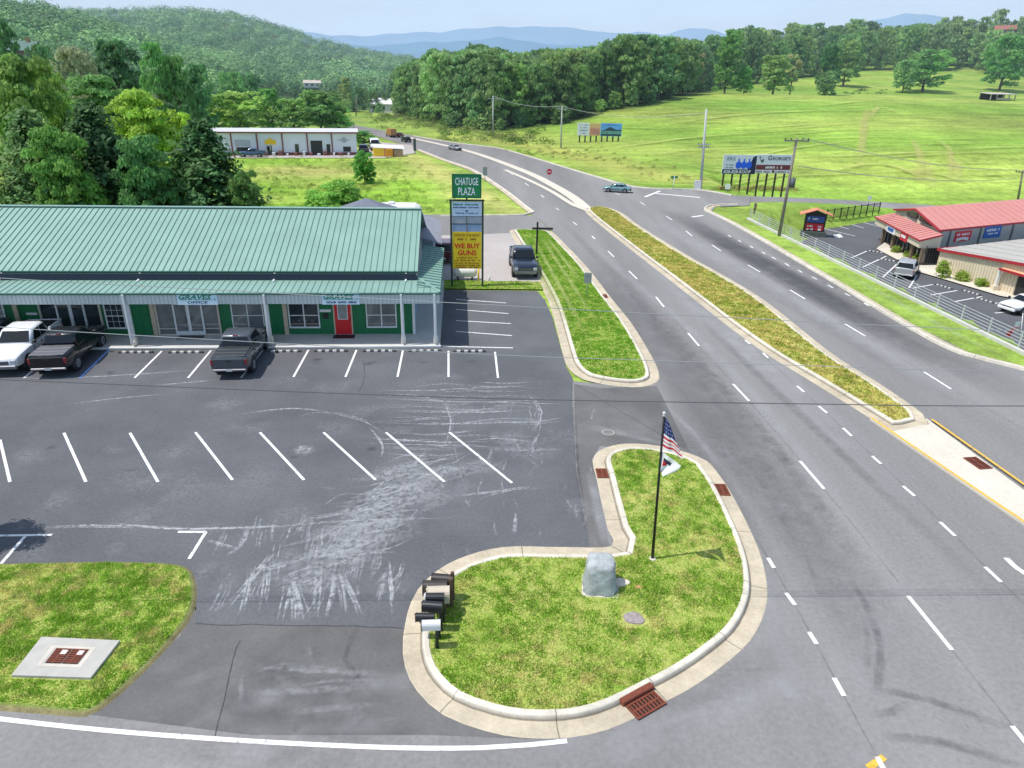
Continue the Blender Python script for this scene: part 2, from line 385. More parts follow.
# ------------------------------------------------------------------ paved surfaces
m_road = ground_mat('worn road asphalt', rgb(112, 111, 110), rgb(150, 148, 146), big=.09, fine=7, finev=.16, patch=.9, bump=.15, streak=(R(-4), 1.6, .16))
m_lot = ground_mat('sealed lot asphalt', rgb(80, 81, 85), rgb(111, 112, 115), big=.16, fine=9, finev=.18, patch=.9, bump=.15)
m_drive = ground_mat('driveway asphalt', rgb(86, 85, 85), rgb(122, 121, 119), big=.3, fine=10, finev=.12, patch=.9, bump=.15)
m_elot = ground_mat('east lot asphalt', rgb(86, 87, 92), rgb(101, 102, 106), big=.12, fine=8, finev=.1, patch=.8, bump=.1)
m_pale = ground_mat('pale worn concrete', rgb(164, 157, 153), rgb(186, 179, 174), big=.12, fine=3, finev=.1, patch=1, bump=.15)
m_conc = ground_mat('kerb concrete', rgb(198, 190, 174), rgb(212, 205, 192), big=.4, fine=6, finev=.1, patch=1, bump=.1)
m_walk = mat('walk concrete', rgb(196, 194, 188), .9, var=.08, scale=1.5)
m_kerb = attr_mat('kerb', fine=[(.5, .16), (1.8, .14), (9, .10)], joints=True)
m_paint = worn_paint('white road paint', (.80, .80, .78))
m_ypaint = worn_paint('yellow road paint', rgb(226, 178, 66))
m_lawn = ground_mat('lawn soil and grass', (.24, .34, .05), (.44, .43, .14), big=.55, fine=9, finev=.4, patch=.8, bump=.6)
m_medlawn = ground_mat('median grass', (.36, .38, .08), (.54, .48, .18), big=.35, fine=6, finev=.4, patch=.8, bump=.6)
road_edge = [(335, 124), (370, 134), (395, 142), (416, 150), (441, 160), (470, 170.5), (500, 190), (521, 207), (533, 216), (542, 222), (550, 229), (567, 246), (587, 267), (612, 299), (632, 324), (652, 357), (659, 377)]
road_px = road_edge+[(640, 388), (574, 381), (560, 368), (552, 383), (562, 470), (570, 548), (540, 600), (408, 620), (190, 610), (186, 585), (140, 665), (80, 715), (-60, 708), (-400, 690), (-400, 900), (1500, 900), (1500, 460), (1100, 395), (1024, 366), (968, 352), (918, 327), (843, 283), (768, 240), (735, 222), (712, 211), (716, 206), (740, 206), (750, 205.5), (750, 196), (736, 195.7), (700, 190), (640, 187.3), (600, 177), (560, 165), (530, 156), (500, 148), (463, 143.5), (440, 140), (416, 136), (400, 133.3), (386, 131), (360, 126), (335, 120)]
mb = MB(); mb.tess(gps(road_px, 0)); highway = struct('highway', mb, m_road)
# side road, follows the dip in the ground
mb = MB()
def resample(P, n):
    L = [0]
    for a, b in zip(P, P[1:]): L.append(L[-1]+(b-a).length)
    return [Vector((np.interp(q, L, [p.x for p in P]), np.interp(q, L, [p.y for p in P]), np.interp(q, L, [p.z for p in P]))) for q in np.linspace(0, L[-1], n)]
ta = resample(smooth_line(SIDE_T, 2), 50); tb = resample(smooth_line(SIDE_B, 2), 50)
for i in range(49): mb.poly([(p.x, p.y, p.z+.03) for p in (ta[i], tb[i], tb[i+1], ta[i+1])])
struct('side_road', mb, m_road)
# street behind the plaza
mb = MB(); mb.tess([(p.x, p.y, -.004) for p in gps([(533, 216), (540, 221), (551, 230), (512, 233.5), (440, 236), (400, 238), (330, 240), (330, 214), (430, 214.5), (510, 214.5)], 0)]); struct('side_street', mb, m_road)
mb = MB(); mb.tess(gps([(400, 240), (440, 235.5), (513, 233), (528, 258), (541, 284), (441, 284), (400, 284)], -.002)); struct('concrete_yard', mb, m_pale)
mb = MB(); mb.tess(gps([(-500, 356), (0, 351), (441, 347.5), (443, 290), (537, 291), (545, 300), (552, 316), (561, 349), (566, 366), (573, 379), (572, 400), (576, 470), (590, 548), (560, 556), (500, 560), (415, 600), (412, 628), (196, 624), (196, 590), (100, 580), (-500, 575)], .004)); lot = struct('parking_lot', mb, m_lot)
mb = MB(); mb.tess(gps([(412, 628.2), (190, 610), (180, 636), (140, 668), (85, 714), (250, 735), (430, 735), (560, 740), (470, 720), (420, 690), (404, 650)], .002)); struct('driveway', mb, m_drive)
mb = MB(); mb.tess(gps([(574, 384), (600, 388), (657, 386), (690, 452), (600, 446), (592, 459), (600, 500), (610, 548), (590, 548), (577, 470)], .003)); struct('driveway', mb, m_drive)
# ------------------------------------------------------------------ kerbed islands
def island(px, kind, lawn, crown=.05, step=.4, prof=None):
    P = smooth_line(gps(px, 0), step, True)
    if area2(P) < 0: P.reverse()
    mb = MB(); kerb(mb, P, True, prof); struct('kerb', mb, m_kerb)
    Q = offset_line(P, .74, True); mb = MB(); mb.tess([(p.x, p.y, .125) for p in Q]); struct(kind, mb, lawn)
    return Q
flag_px = [(612, 546), (560, 547), (503, 547), (458, 559), (428, 578), (411, 602), (403, 638), (405, 667), (417, 691), (443, 715), (485, 731), (523, 738), (568, 738), (607, 730), (639, 716), (663, 703), (688, 690), (720, 668), (750, 641), (765, 611), (767, 585), (760, 553), (745, 519), (730, 491), (720, 476), (707, 461), (685, 452), (660, 446), (635, 443.5), (615, 445), (599, 451), (592.5, 461), (596, 476), (601, 500), (608, 530)]
strip_px = [(511, 230), (530, 229.5), (549, 231), (556, 235), (567, 246), (587, 267), (612, 299), (632, 324), (652, 357), (659, 374), (657, 382), (642, 387), (620, 386.5), (597, 383), (582, 379), (574, 374), (566, 364), (561, 347), (552, 312), (544, 292), (528, 262), (512, 236)]
med_px = [(585, 208), (590, 216.5), (625, 245), (662, 274), (700, 304), (729, 327), (768, 355), (817, 385), (868, 417), (890, 431), (928, 425), (923, 414), (880, 384), (830, 352), (768, 303), (730, 279), (687, 255), (640, 226), (622, 213), (605, 207)]
def island_open(): pass
flag_lawn = island(flag_px, 'grass_island', m_lawn)
strip_lawn = island(strip_px, 'grass_island', m_lawn)
med_lawn = island(med_px, 'median', m_medlawn, step=.8)
# concrete nose of the median, with its yellow edges
mb = MB(); P = gps([(870, 418), (1024, 523), (1190, 640), (1190, 600), (1024, 490), (926, 418), (930, 424), (892, 431)], .10); mb.tess(P)
for a, b in zip(P, P[1:]+P[:1]): mb.poly([(a.x, a.y, 0), (b.x, b.y, 0), (b.x, b.y, .10), (a.x, a.y, .10)])
nose = struct('concrete_median', mb, m_conc)
mb = MB()
def stripe(mb, pts, w, z=.006):
    P = [Vector((p.x, p.y, z)) for p in pts]; A = offset_line(P, w/2); B = offset_line(P, -w/2)
    for i in range(len(P)-1): mb.poly([B[i], B[i+1], A[i+1], A[i]])
stripe(mb, gps([(871, 417.5), (940, 464.5), (1024, 521.5), (1190, 638)], .1), .13, .107); stripe(mb, gps([(931, 421), (1024, 487), (1190, 598)]), .13, .107)
stripe(mb, gps([(868, 768), (884, 757)]), .16, .007)
struct('yellow_marking', mb, m_ypaint, highway)
# far narrow concrete median and its painted twin
mb = MB()
for pts, w, z in (([(586, 209), (572, 197), (550, 184), (528, 173), (489, 158), (465, 150.5), (440, 144.5), (415, 139), (395, 135)], 1.5, .06),):
    stripe(mb, smooth_line(gps(pts), 3), w, z)
struct('concrete_median', mb, m_conc)
mb = MB(); stripe(mb, smooth_line(gps([(592, 212), (575, 206), (552, 192), (530, 181), (505, 170)]), 2), .75, .05); struct('concrete_median', mb, m_conc)
# open kerbs: right edge, far edge, field edge
for pts, flip in (([(1190, 420), (1100, 394), (1024, 366), (968, 352), (918, 327), (843, 283), (768, 240), (735, 222), (717, 213.5), (711, 210.3), (716, 206.5), (740, 206)], 1), ([(736, 195.5), (700, 189.6), (640, 187), (600, 176.8), (560, 165), (530, 156), (500, 148), (463, 143.5), (440, 140), (416, 136)], 1), ([(416, 150), (441, 160), (470, 170.5), (500, 190), (521, 207), (528, 212.5), (520, 214.5), (500, 215), (440, 215.5)], 0)):
    P = smooth_line(gps(pts, 0), 1.0)
    if flip: P.reverse()
    mb = MB(); kerb(mb, P, False, [(d, z, cc) for d, z, cc in [(0, .01, GUT), (.4, .02, GUT), (.45, .15, KRB), (.7, .15, KRB), (.75, -.1, KRB)]] if not flip else [(-d, z, cc) for d, z, cc in [(0, .01, GUT), (.55, .02, GUT), (.6, .15, KRB), (.8, .15, KRB), (.85, -.1, KRB)]])
    if flip:
        mb.f = [f[::-1] for f in mb.f]
    struct('kerb', mb, m_kerb)
# field inside its kerb, verge in front of the pylon sign, corner lawn
corner_px = [(-90, 560), (-40, 564), (40, 563), (100, 562), (160, 563), (186, 567), (195, 578), (197, 600), (190, 620), (172, 643), (150, 667), (120, 695), (100, 711), (85, 717), (40, 714), (0, 711), (-90, 706)]
P = smooth_line(gps(corner_px, 0), .3, True); P = P[::-1] if area2(P) < 0 else P
mb = MB(); L = [P, offset_line(P, .07, True), offset_line(P, .17, True)]
n = len(P); DIRT, GR = (.22, .19, .09), (.17, .25, .05)
ids = [[mb.add((p.x, p.y, z), cc) for p in l] for l, z, cc in zip(L, (.0, .05, .09), (DIRT, DIRT, GR))]
for a, b in zip(ids, ids[1:]):
    for i in range(n): mb.face((a[i], a[(i+1) % n], b[(i+1) % n], b[i]))
struct('lawn_edge', mb, attr_mat('bare edge soil', fine=[(3, .3), (20, .3)]))
mb = MB(); corner_lawn = L[2]; mb.tess([(p.x, p.y, .09) for p in corner_lawn]); struct('corner_lawn', mb, m_lawn)
verge = gps([(443, 281), (540, 282.5), (543, 290), (443, 289)], 0); verge = verge if area2(verge) > 0 else verge[::-1]
mb = MB(); mb.tess([(p.x, p.y, .05) for p in verge]); struct('grass_verge', mb, m_lawn)
# ------------------------------------------------------------------ markings
mb = MB()
for a in [((24, 378), (36, 368)), ((134.5, 378), (162, 351)), ((188, 378), (211, 350.5)), ((241, 378), (263, 350)), ((293.5, 377), (308.5, 350)), ((345.5, 377), (356.5, 350)), ((397.5, 377), (403, 350)), ((448.5, 377), (448.5, 351)), ((498, 378), (495, 352)),
          ((-50, 433), (-32, 482)), ((0, 440), (10, 482)), ((64, 433), (86, 482)), ((130, 433), (158, 482)), ((195.6, 432.5), (232.5, 480)), ((260, 432.5), (304, 480)), ((323.6, 432.5), (375.7, 480)), ((386, 432.5), (444.6, 482)), ((449.5, 432.5), (512, 483)),
          ((-20, 536), (52, 535)), ((25, 536.5), (0, 565)), ((178, 532), (206, 532)), ((206, 532), (189, 559)),
          ((456, 299.5), (506, 303)), ((456, 309.5), (508.5, 313.7)), ((456, 320.7), (511, 323.7)), ((456, 331.5), (512, 335.7)), ((443, 346.5), (513, 348))]:
    stripe(mb, gps(a), .11, .009)
struct('parking_line', mb, m_paint, lot); mb = MB(); stripe(mb, gps([(80, 378), (112, 347)]), .12, .009); struct('parking_line', mb, worn_paint('shadow tinted bay line', rgb(132, 172, 232)), lot)  # last line takes the blue tint of the truck's shadow as its colour
mb = MB()
for a in [((592, 236), (595, 239)), ((608, 251), (614, 257)), ((629, 271), (637, 279)), ((656, 297), (664, 307)), ((688, 333), (699, 346)), ((733, 384), (749, 401)), ((800, 461), (824, 489)), ((908, 596), (952, 650)), ((1012, 726), (1040, 760)), ((573, 222), (577, 225)), ((556, 208), (559, 210)), ((541, 195), (544, 197.5)), ((525, 183), (529, 186)), ((510, 173), (513, 175)),
          ((745, 340), (750, 344)), ((763, 353), (768, 358)), ((797, 386), (804, 392)), ((818.5, 406), (827, 413)), ((843, 428), (851.5, 436)), ((872, 456), (881, 464)), ((903, 486), (914.5, 496)), ((940, 522), (955, 536)), ((985, 567), (1001, 582)),
          ((768, 558), (774, 568)), ((786, 593), (795, 605)), ((809, 632), (816.5, 644)), ((834, 678), (844, 696)), ((877, 757), (885, 772)),
          ((686, 231), (692, 236)), ((712, 245), (721, 251)), ((748, 265), (760, 272)), ((790, 290), (805, 299)), ((845, 324), (865, 336)), ((924, 372), (951, 389)), ((666, 216), (672, 220)), ((640, 202), (645, 205)), ((615, 193), (620, 195)),
          ((772, 257), (776, 259.3)), ((785, 263.3), (789, 266)), ((798, 270), (802, 272.5)), ((812, 277), (817, 279.5)), ((828, 285), (833, 288)), ((845, 293.5), (850, 296)), ((864, 303), (869, 306)), ((884, 313), (890, 316)), ((905, 324), (912, 328)), ((930, 337), (937, 341)), ((957, 351), (965, 355)),
          ((762, 252), (765, 254)), ((750, 246), (753, 248)), ((738, 240), (741, 242)), ((728, 235), (731, 237))]:
    stripe(mb, gps(a), .13, .008)
stripe(mb, smooth_line(gps([(-80, 708), (0, 719), (100, 730), (200, 738), (300, 744), (400, 748), (480, 748), (530, 745), (567, 741)]), .6), .13, .008)
stripe(mb, gps([(656, 193.5), (700, 197.5)]), .5, .008); stripe(mb, gps([(645, 197), (660, 191)]), .4, .009)
stripe(mb, gps([(692, 217), (703, 215.5)]), .4, .008)
# turn arrow at the right edge
stripe(mb, smooth_line(gps([(1006, 558), (1013, 565), (1024, 573), (1045, 584), (1075, 592)]), .2), .2, .009); P = gps([(1062, 578), (1066, 604), (1100, 598)], .009); mb.tess(P)
struct('lane_marking', mb, m_paint, highway)
# tyre scrapes and dust on the sealed lot
ms = ribbon_mat('pale scrape dust', rgb(196, 197, 200), .74, 4.5, .38, .62)
mb = MB(); rr = random.Random(3)
def stroke(pts, w, al, wob=.05, step=.35):
    P = smooth_line(gps(pts, .0075), step)
    P = [Vector((p.x+rr.uniform(-wob, wob), p.y+rr.uniform(-wob, wob), .0075+.00001*(len(mb.f) % 400))) for p in P]
    if len(P) > 2: mb.ribbon(P, w, al)
def bundle(pts, w, al, n, spread, wob=.02):
    """several thin scratches running side by side, as tyre blocks leave them"""
    P = smooth_line(gps(pts, .0075), .3)
    for q in range(n):
        o_ = rr.uniform(-spread, spread); k0 = rr.randrange(0, max(1, len(P)//3)); k1 = len(P)-rr.randrange(0, max(1, len(P)//3)); Q = P[k0:k1]
        if len(Q) < 3: continue
        Q = offset_line(Q, o_); z = .006+.00001*(len(mb.f) % 400)
        mb.ribbon([Vector((p.x+rr.uniform(-wob, wob), p.y+rr.uniform(-wob, wob), z)) for p in Q], w*rr.uniform(.6, 1.4), al*rr.uniform(.5, 1.2))
for k in range(50):
    y = rr.uniform(382, 452); x0 = rr.uniform(345, 500); L = rr.uniform(40, 120); b_ = rr.uniform(-5, 5)
    bundle([(x0, y), (x0+L*.5, y+b_), (min(x0+L, 566), y+rr.uniform(-4, 4))], .035, .8, rr.randrange(1, 4), .12)
for pts in ([(285, 420), (320, 412), (360, 419), (385, 432)], [(320, 443), (345, 436), (400, 440), (450, 442), (530, 440)], [(370, 428), (382, 445), (380, 458)], [(230, 415), (290, 408), (330, 412)], [(180, 528), (260, 527), (340, 521), (420, 518), (520, 516)], [(455, 495), (500, 490), (520, 482)], [(515, 512), (512, 534)], [(20, 528), (100, 526), (180, 528)], [(100, 520), (180, 528), (300, 524)], [(206, 540), (235, 549)], [(540, 430), (530, 458)], [(528, 392), (540, 412), (532, 432)], [(440, 392), (452, 420), (445, 450)], [(0, 375), (60, 378), (200, 370)], [(150, 386), (230, 379)], [(60, 405), (120, 398), (180, 393)], [(370, 398), (480, 402), (560, 398)], [(380, 410), (470, 412), (550, 408)], [(360, 422), (450, 424), (560, 420)], [(470, 500), (520, 488), (560, 492)]):
    bundle(pts, .045, .95, 3, .08)
for k in range(46):  # faint dust everywhere on the seal coat
    cx, cy = rr.uniform(0, 565), rr.uniform(368, 600); L = rr.uniform(20, 60); stroke([(cx, cy), (cx+L*.5, cy+rr.uniform(-5, 5)), (cx+L, cy+rr.uniform(-6, 6))], rr.uniform(.5, 1.3), rr.uniform(.10, .24), .1)
for k in range(60):   # dusty ground under the loops
    cx = rr.gauss(380, 42); cy = min(max(595-(cx-270)*.75+rr.gauss(0, 14), 470), 600)
    stroke([(cx-rr.uniform(15, 40), cy+rr.uniform(-4, 12)), (cx, cy), (cx+rr.uniform(15, 40), cy-rr.uniform(0, 14))], rr.uniform(.25, .6), rr.uniform(.14, .34), .08)
for k in range(95):  # loops of a turning car in the middle of the lot
    cx = rr.gauss(375, 50); cy = min(max(592-(cx-270)*.75+rr.gauss(0, 20), 462), 612); L = rr.uniform(10, 42); sw = rr.uniform(-8, 8)
    bundle([(cx-L, cy+rr.uniform(0, 14)), (cx, cy+sw), (cx+L, cy-rr.uniform(0, 14))], .03, .75, rr.randrange(1, 5), .16, .03)
for k in range(44):
    cx = rr.uniform(225, 405); cy = rr.uniform(505, 590); bundle([(cx, cy), (cx-rr.uniform(0, 6), cy+12), (cx-rr.uniform(2, 18), cy+rr.uniform(20, 36))], .03, .7, rr.randrange(2, 5), .14)
for x0, y0, x1, y1 in ((288, 580, 279, 622), (291, 578, 296, 622), (293, 578, 306, 622), (336, 570, 327, 618), (338, 572, 345, 615), (341, 570, 362, 616), (250, 570, 240, 615), (268, 556, 262, 612), (388, 560, 392, 615), (275, 550, 222, 612), (318, 560, 314, 620)):
    bundle([(x0, y0), ((x0+x1)/2+1.2, (y0+y1)/2), (x1, y1)], .035, 1.0, 6, .11)
for k in range(60):
    cx = rr.uniform(440, 598); cy = rr.uniform(400, 545); stroke([(cx, cy), (cx+rr.uniform(-8, 8), cy+rr.uniform(4, 20))], rr.uniform(.03, .06), rr.uniform(.2, .7))
for k in range(90):
    cx = rr.uniform(0, 560); cy = rr.uniform(372, 610); stroke([(cx, cy), (cx+rr.uniform(4, 18), cy+rr.uniform(-4, 4))], rr.uniform(.05, .22), rr.uniform(.10, .3))
stroke([(292, 452), (300, 449), (310, 451), (318, 449)], .45, .8, .1)
for k in range(9): stroke([(rr.uniform(220, 400), rr.uniform(640, 720)), (rr.uniform(220, 400), rr.uniform(640, 720))], rr.uniform(.06, .16), .35)
struct('tyre_scrape', mb, ms, lot)
# dark tyre marks, sealed seams and lane wear on the highway
mb = MB(); md = ribbon_mat('dark tyre mark', (.03, .03, .032), .5, 1.6, .3, .7)
def dark(pts, w, al, z=.0055):
    mb.ribbon([Vector((p.x, p.y, z)) for p in smooth_line(gps(pts), .6)], w, al)
for pts, w, al in (([(845, 570), (866, 605), (876, 630), (880, 660), (876, 690), (870, 706)], .16, .8), ([(862, 610), (868, 640), (866, 680)], .12, .5), ([(870, 688), (930, 700), (980, 718), (1030, 735)], .16, .8), ([(880, 735), (940, 742), (990, 756), (1030, 772)], .18, .8), ([(866, 714), (890, 712), (912, 704)], .16, .6),
                   ([(800, 540), (813, 575), (820, 600)], .12, .35), ([(755, 470), (780, 510), (800, 545)], .3, .3), ([(640, 300), (720, 385), (800, 480), (880, 585), (960, 690), (1010, 760)], .5, .35), ([(700, 320), (790, 405), (880, 490), (1000, 600)], .35, .5), ([(560, 220), (640, 300)], .5, .35), ([(740, 400), (800, 480), (860, 570)], .4, .3), ([(720, 260), (800, 310), (900, 370), (1010, 440)], .9, .3), ([(740, 245), (830, 296), (940, 358), (1010, 395)], .9, .3), ([(150, 720), (250, 690), (330, 640)], .5, .3), ([(360, 625), (345, 660), (380, 700)], .1, .6), ([(572, 384), (578, 470), (588, 545)], .12, .7), ([(745, 232), (830, 282), (930, 338), (1020, 384)], 1.4, .6), ([(680, 400), (760, 480), (840, 590), (900, 700)], 1.2, .3), ([(560, 700), (700, 690), (800, 640)], .7, .3), ([(120, 735), (280, 755), (450, 765)], .6, .35), ([(230, 640), (300, 690), (420, 725)], .7, .35), ([(200, 690), (300, 725), (420, 738)], .5, .5), ([(600, 262), (690, 350), (770, 450), (850, 570), (930, 690)], 1.2, .35)):
    dark(pts, w, al)
for k in range(16):
    bx = rr.choice([(320, 358), (372, 360), (424, 360), (472, 362), (160, 366), (118, 372), (60, 445), (130, 470), (215, 445), (300, 455), (365, 445), (430, 455), (270, 470)]); x, y = bx[0]+rr.uniform(-8, 8), bx[1]+rr.uniform(-4, 6)
    mb.ribbon([Vector((p.x, p.y, .0098)) for p in smooth_line(gps([(x-5, y), (x, y+1), (x+6, y)]), .1)], rr.uniform(.1, .28), rr.uniform(.4, .9))
struct('tyre_mark', mb, md, highway)
mb = MB(); ml = ribbon_mat('pale road wear', rgb(190, 190, 192), .5, .7, .3, .68)
for pts, w, al in (([(590, 245), (690, 330), (790, 440), (860, 540), (940, 660)], .5, .7), ([(604, 226), (640, 252), (700, 306), (780, 378), (860, 450), (960, 545), (1040, 615)], 1.5, .8), ([(640, 212), (720, 258), (820, 314), (910, 366), (1010, 428)], 1.3, .8), ([(690, 455), (735, 520), (765, 600), (740, 680), (650, 740)], .5, .4), ([(480, 760), (600, 752), (760, 700), (900, 640)], .7, .3), ([(600, 430), (650, 440), (700, 455)], .25, .8), ([(585, 425), (615, 432), (650, 436)], .4, .8), ([(720, 505), (760, 590), (790, 680), (800, 768)], .5, .4), ([(600, 750), (700, 720), (800, 660)], .5, .5), ([(760, 285), (850, 335), (960, 400)], .8, .6), ([(840, 270), (930, 320), (1010, 360)], .4, .4), ([(590, 470), (600, 520), (607, 548)], .25, .9), ([(660, 400), (700, 440), (720, 470)], .2, .7), ([(270, 660), (300, 700)], .2, .5), ([(330, 690), (360, 720)], .3, .4)):
    mb.ribbon([Vector((p.x, p.y, .0045+.00002*(len(mb.f) % 50))) for p in smooth_line(gps(pts), .8)], w, al)
for k in range(60):
    cx, cy = rr.uniform(560, 1010), rr.uniform(250, 760)
    if cx > 640+(cy-300)*.75+60 or cx < 560+(cy-250)*.35: continue
    L = rr.uniform(20, 90); mb.ribbon([Vector((p.x, p.y, .0046+.00002*(len(mb.f) % 50))) for p in smooth_line(gps([(cx, cy), (cx+L*.4, cy+L*.55), (cx+L*.75, cy+L)]), .6)], rr.uniform(.15, .7), rr.uniform(.15, .5))
for k in range(26):
    cx, cy = rr.uniform(60, 700), rr.uniform(640, 765); mb.ribbon([Vector((p.x, p.y, .0052+.00002*(len(mb.f) % 50))) for p in smooth_line(gps([(cx, cy), (cx+rr.uniform(10, 40), cy-rr.uniform(0, 14)), (cx+rr.uniform(40, 90), cy-rr.uniform(0, 30))]), .5)], rr.uniform(.15, .6), rr.uniform(.15, .5))
struct('road_wear', mb, ml, highway)
mb = MB(); mo = ribbon_mat('newer dark lane asphalt', rgb(74, 75, 80), .62, .5, .1, .5)
for pts, w, al in (([(668, 210), (690, 222), (735, 248), (790, 278), (850, 312), (905, 343), (980, 378), (1060, 412)], 1.9, .9), ([(572, 244), (590, 262), (640, 320), (690, 384), (760, 480), (850, 610), (930, 740)], 1.9, .45), ([(640, 395), (690, 450), (735, 520), (770, 600)], .9, .35)):
    mb.ribbon([Vector((p.x, p.y, .0035)) for p in smooth_line(gps(pts), .8)], w, al)
struct('lane_overlay', mb, mo, highway)
# longitudinal paving joints between the lanes
mb = MB(); mj = ribbon_mat('paving joint', (.03, .03, .032), .5, 1.2, .3, .75)
for pts in ([(556, 208), (592, 236), (637, 279), (699, 346), (749, 401), (824, 489), (952, 650), (1040, 760)], [(745, 340), (804, 392), (851, 436), (914, 495), (1001, 582), (1080, 655)], [(645, 204), (692, 236), (760, 272), (865, 336), (951, 389), (1030, 432)], [(741, 241), (789, 266), (833, 288), (890, 316), (965, 355)], [(757, 540), (774, 568), (795, 605), (816, 644), (844, 696), (885, 772)]):
    mb.ribbon([Vector((p.x, p.y, .0062)) for p in smooth_line(gps(pts), 1.0)], .04, .55, False)
struct('paving_joint', mb, mj, highway)
# seams: driveway joint and cracks
mb = MB(); mk = ribbon_mat('dark crack', (.02, .02, .022), .9, 6, .2, .5)
for pts in ([(196, 624), (300, 626), (412, 628)], [(362, 360), (365, 375), (359, 392)], [(574, 384), (690, 452)], [(240, 640), (225, 700), (215, 735)]):
    P = [Vector((p.x+rr.uniform(-.05, .05), p.y+rr.uniform(-.05, .05), .0065)) for p in smooth_line(gps(pts), .4)]; mb.ribbon(P, .025, .45, False)
struct('asphalt_crack', mb, mk, lot)
# ------------------------------------------------------------------ east lot
ELOT = [(E_.x, E_.y) for E_ in [hit(*p) for p in ((822, 222), (874, 217.5), (905, 232), (1100, 215), (1160, 400), (1024, 360), (930, 306), (850, 256), (812, 240))]]
mb = MB(); pts = [Vector((33.2, 38, -3.2)), Vector((31.0, 82, -3.2)), Vector((33.5, 84, -3.2)), Vector((39, 92, -3.2))]+[gp(*p, -3.2) for p in ((822, 222), (874, 217.5))]+[Vector((90, 110, -3.2)), Vector((90, 30, -3.2))]
mb.tess(pts); elot = struct('east_parking_lot', mb, m_elot)
mb = MB()
for a in (((863, 267), (886.5, 256)), ((883, 277), (897, 264)), ((909, 288), (917, 275)), ((913, 288), (933, 284.5)), ((930.5, 295), (957, 290.5)), ((954, 301.7), (982, 296.5)), ((822, 228), (855, 236)), ((829, 224), (849, 229)), ((850, 224), (864, 228)), ((862, 222), (880, 226.6)), ((851, 258), (867, 251)), ((995, 313), (1030, 310))):
    stripe(mb, gps(a, -3.19), .14, -3.19)
P = gps([(833, 235), (836, 238), (843, 237), (840, 234)], -3.19); mb.tess(P)
struct('parking_line', mb, m_paint, elot)
mb = MB(); stripe(mb, [gp(820, 221.5, -3.3), gp(876, 216.5, -3.3)], .35, -3.0); struct('lot_kerb', mb, m_walk)
# ------------------------------------------------------------------ grass blades on the near lawns
from mathutils import geometry
def inside(P, x, y):
    n = len(P); px = np.array([p.x for p in P]); py = np.array([p.y for p in P]); r = np.zeros(x.shape, bool); j = n-1
    for i in range(n):
        c = ((py[i] > y) != (py[j] > y)) & (x < (px[j]-px[i])*(y-py[i])/(py[j]-py[i]+1e-12)+px[i]); r ^= c; j = i
    return r
def vnoise(x, y, s, seed):
    r = np.random.default_rng(seed); g = r.random((64, 64)); u, v = x*s % 64, y*s % 64
    i, j = u.astype(int), v.astype(int); fu, fv = u-i, v-j; fu = fu*fu*(3-2*fu); fv = fv*fv*(3-2*fv); i2, j2 = (i+1) % 64, (j+1) % 64
    return g[i % 64, j % 64]*(1-fu)*(1-fv)+g[i2, j % 64]*fu*(1-fv)+g[i % 64, j2]*(1-fu)*fv+g[i2, j2]*fu*fv
def grass(polyg, n, z, h, w, cols, seed, holes=(), cut=None, clump=1.2, dryb=0):
    r = np.random.default_rng(seed); xs = [p.x for p in polyg]; ys = [p.y for p in polyg]
    x = r.uniform(min(xs), max(xs), n*3); y = r.uniform(min(ys), max(ys), n*3); k = inside(polyg, x, y)
    nz = np.clip((vnoise(x, y, 1.6, seed+1)*.4+vnoise(x, y, 4.2, seed+2)*.6-.5)*clump+.5, 0, 1); dry = vnoise(x, y, .5, seed+3)*.22+vnoise(x, y, 2.0, seed+4)*.38+vnoise(x, y, 5.0, seed+5)*.40
    if cut: k &= ~inside(cut, x, y)
    for hx, hy, hr in holes: k &= np.hypot(x-hx, y-hy) > hr
    k &= r.random(n*3) < (.35+.9*nz); x, y, nz, dry = x[k][:n], y[k][:n], nz[k][:n], dry[k][:n]; n = len(x)
    hh = h*(.35+1.1*nz)*r.uniform(.6, 1.3, n); a = r.uniform(0, 2*np.pi, n); lx = r.normal(0, .45, n)*hh; ly = r.normal(0, .45, n)*hh
    ww = w*r.uniform(.6, 1.4, n); V = np.zeros((n, 3, 3))
    V[:, 0] = np.stack([x-np.cos(a)*ww, y-np.sin(a)*ww, np.full(n, z-.01)], 1); V[:, 1] = np.stack([x+np.cos(a)*ww, y+np.sin(a)*ww, np.full(n, z-.01)], 1); V[:, 2] = np.stack([x+lx, y+ly, z+hh], 1)
    t = np.clip((dry-.48+dryb)*3.4+r.normal(0, .3, n), 0, 1)[:, None]; c = np.array(cols[0])*(1-t)+np.array(cols[1])*t; c = c*r.uniform(.6, 1.35, (n, 1))*(1.12-.28*nz[:, None])
    return V, c
m_blade = attr_mat('grass blades', rough=.7, trans=.4)
def grass_obj(name, parts):
    V = np.concatenate([p[0] for p in parts]); c = np.concatenate([p[1] for p in parts])
    o = bpy.data.objects.new(name, quads_mesh(name, V, c, [m_blade], k=3)); col.objects.link(o); o['kind'] = 'stuff'; o['label'] = 'short patchy mown grass'; return o
GA, GB = (.33, .56, .06), (.80, .72, .30)
bare = [(gp(594, 592).x, gp(594, 592).y, .5), (gp(634, 622).x, gp(634, 622).y, .4)]
tag(grass_obj('mown_grass', [grass(flag_lawn, 85000, .125, .058, .02, (GA, GB), 11, bare)]), 'patchy mown grass on the flagpole island', 'grass')
tag(grass_obj('mown_grass', [grass(corner_lawn, 70000, .09, .058, .02, (GA, GB), 12, (), gps([(11, 681.5), (93, 684), (123, 644), (42, 640)]))]), 'patchy mown grass around the concrete drain slab', 'grass')
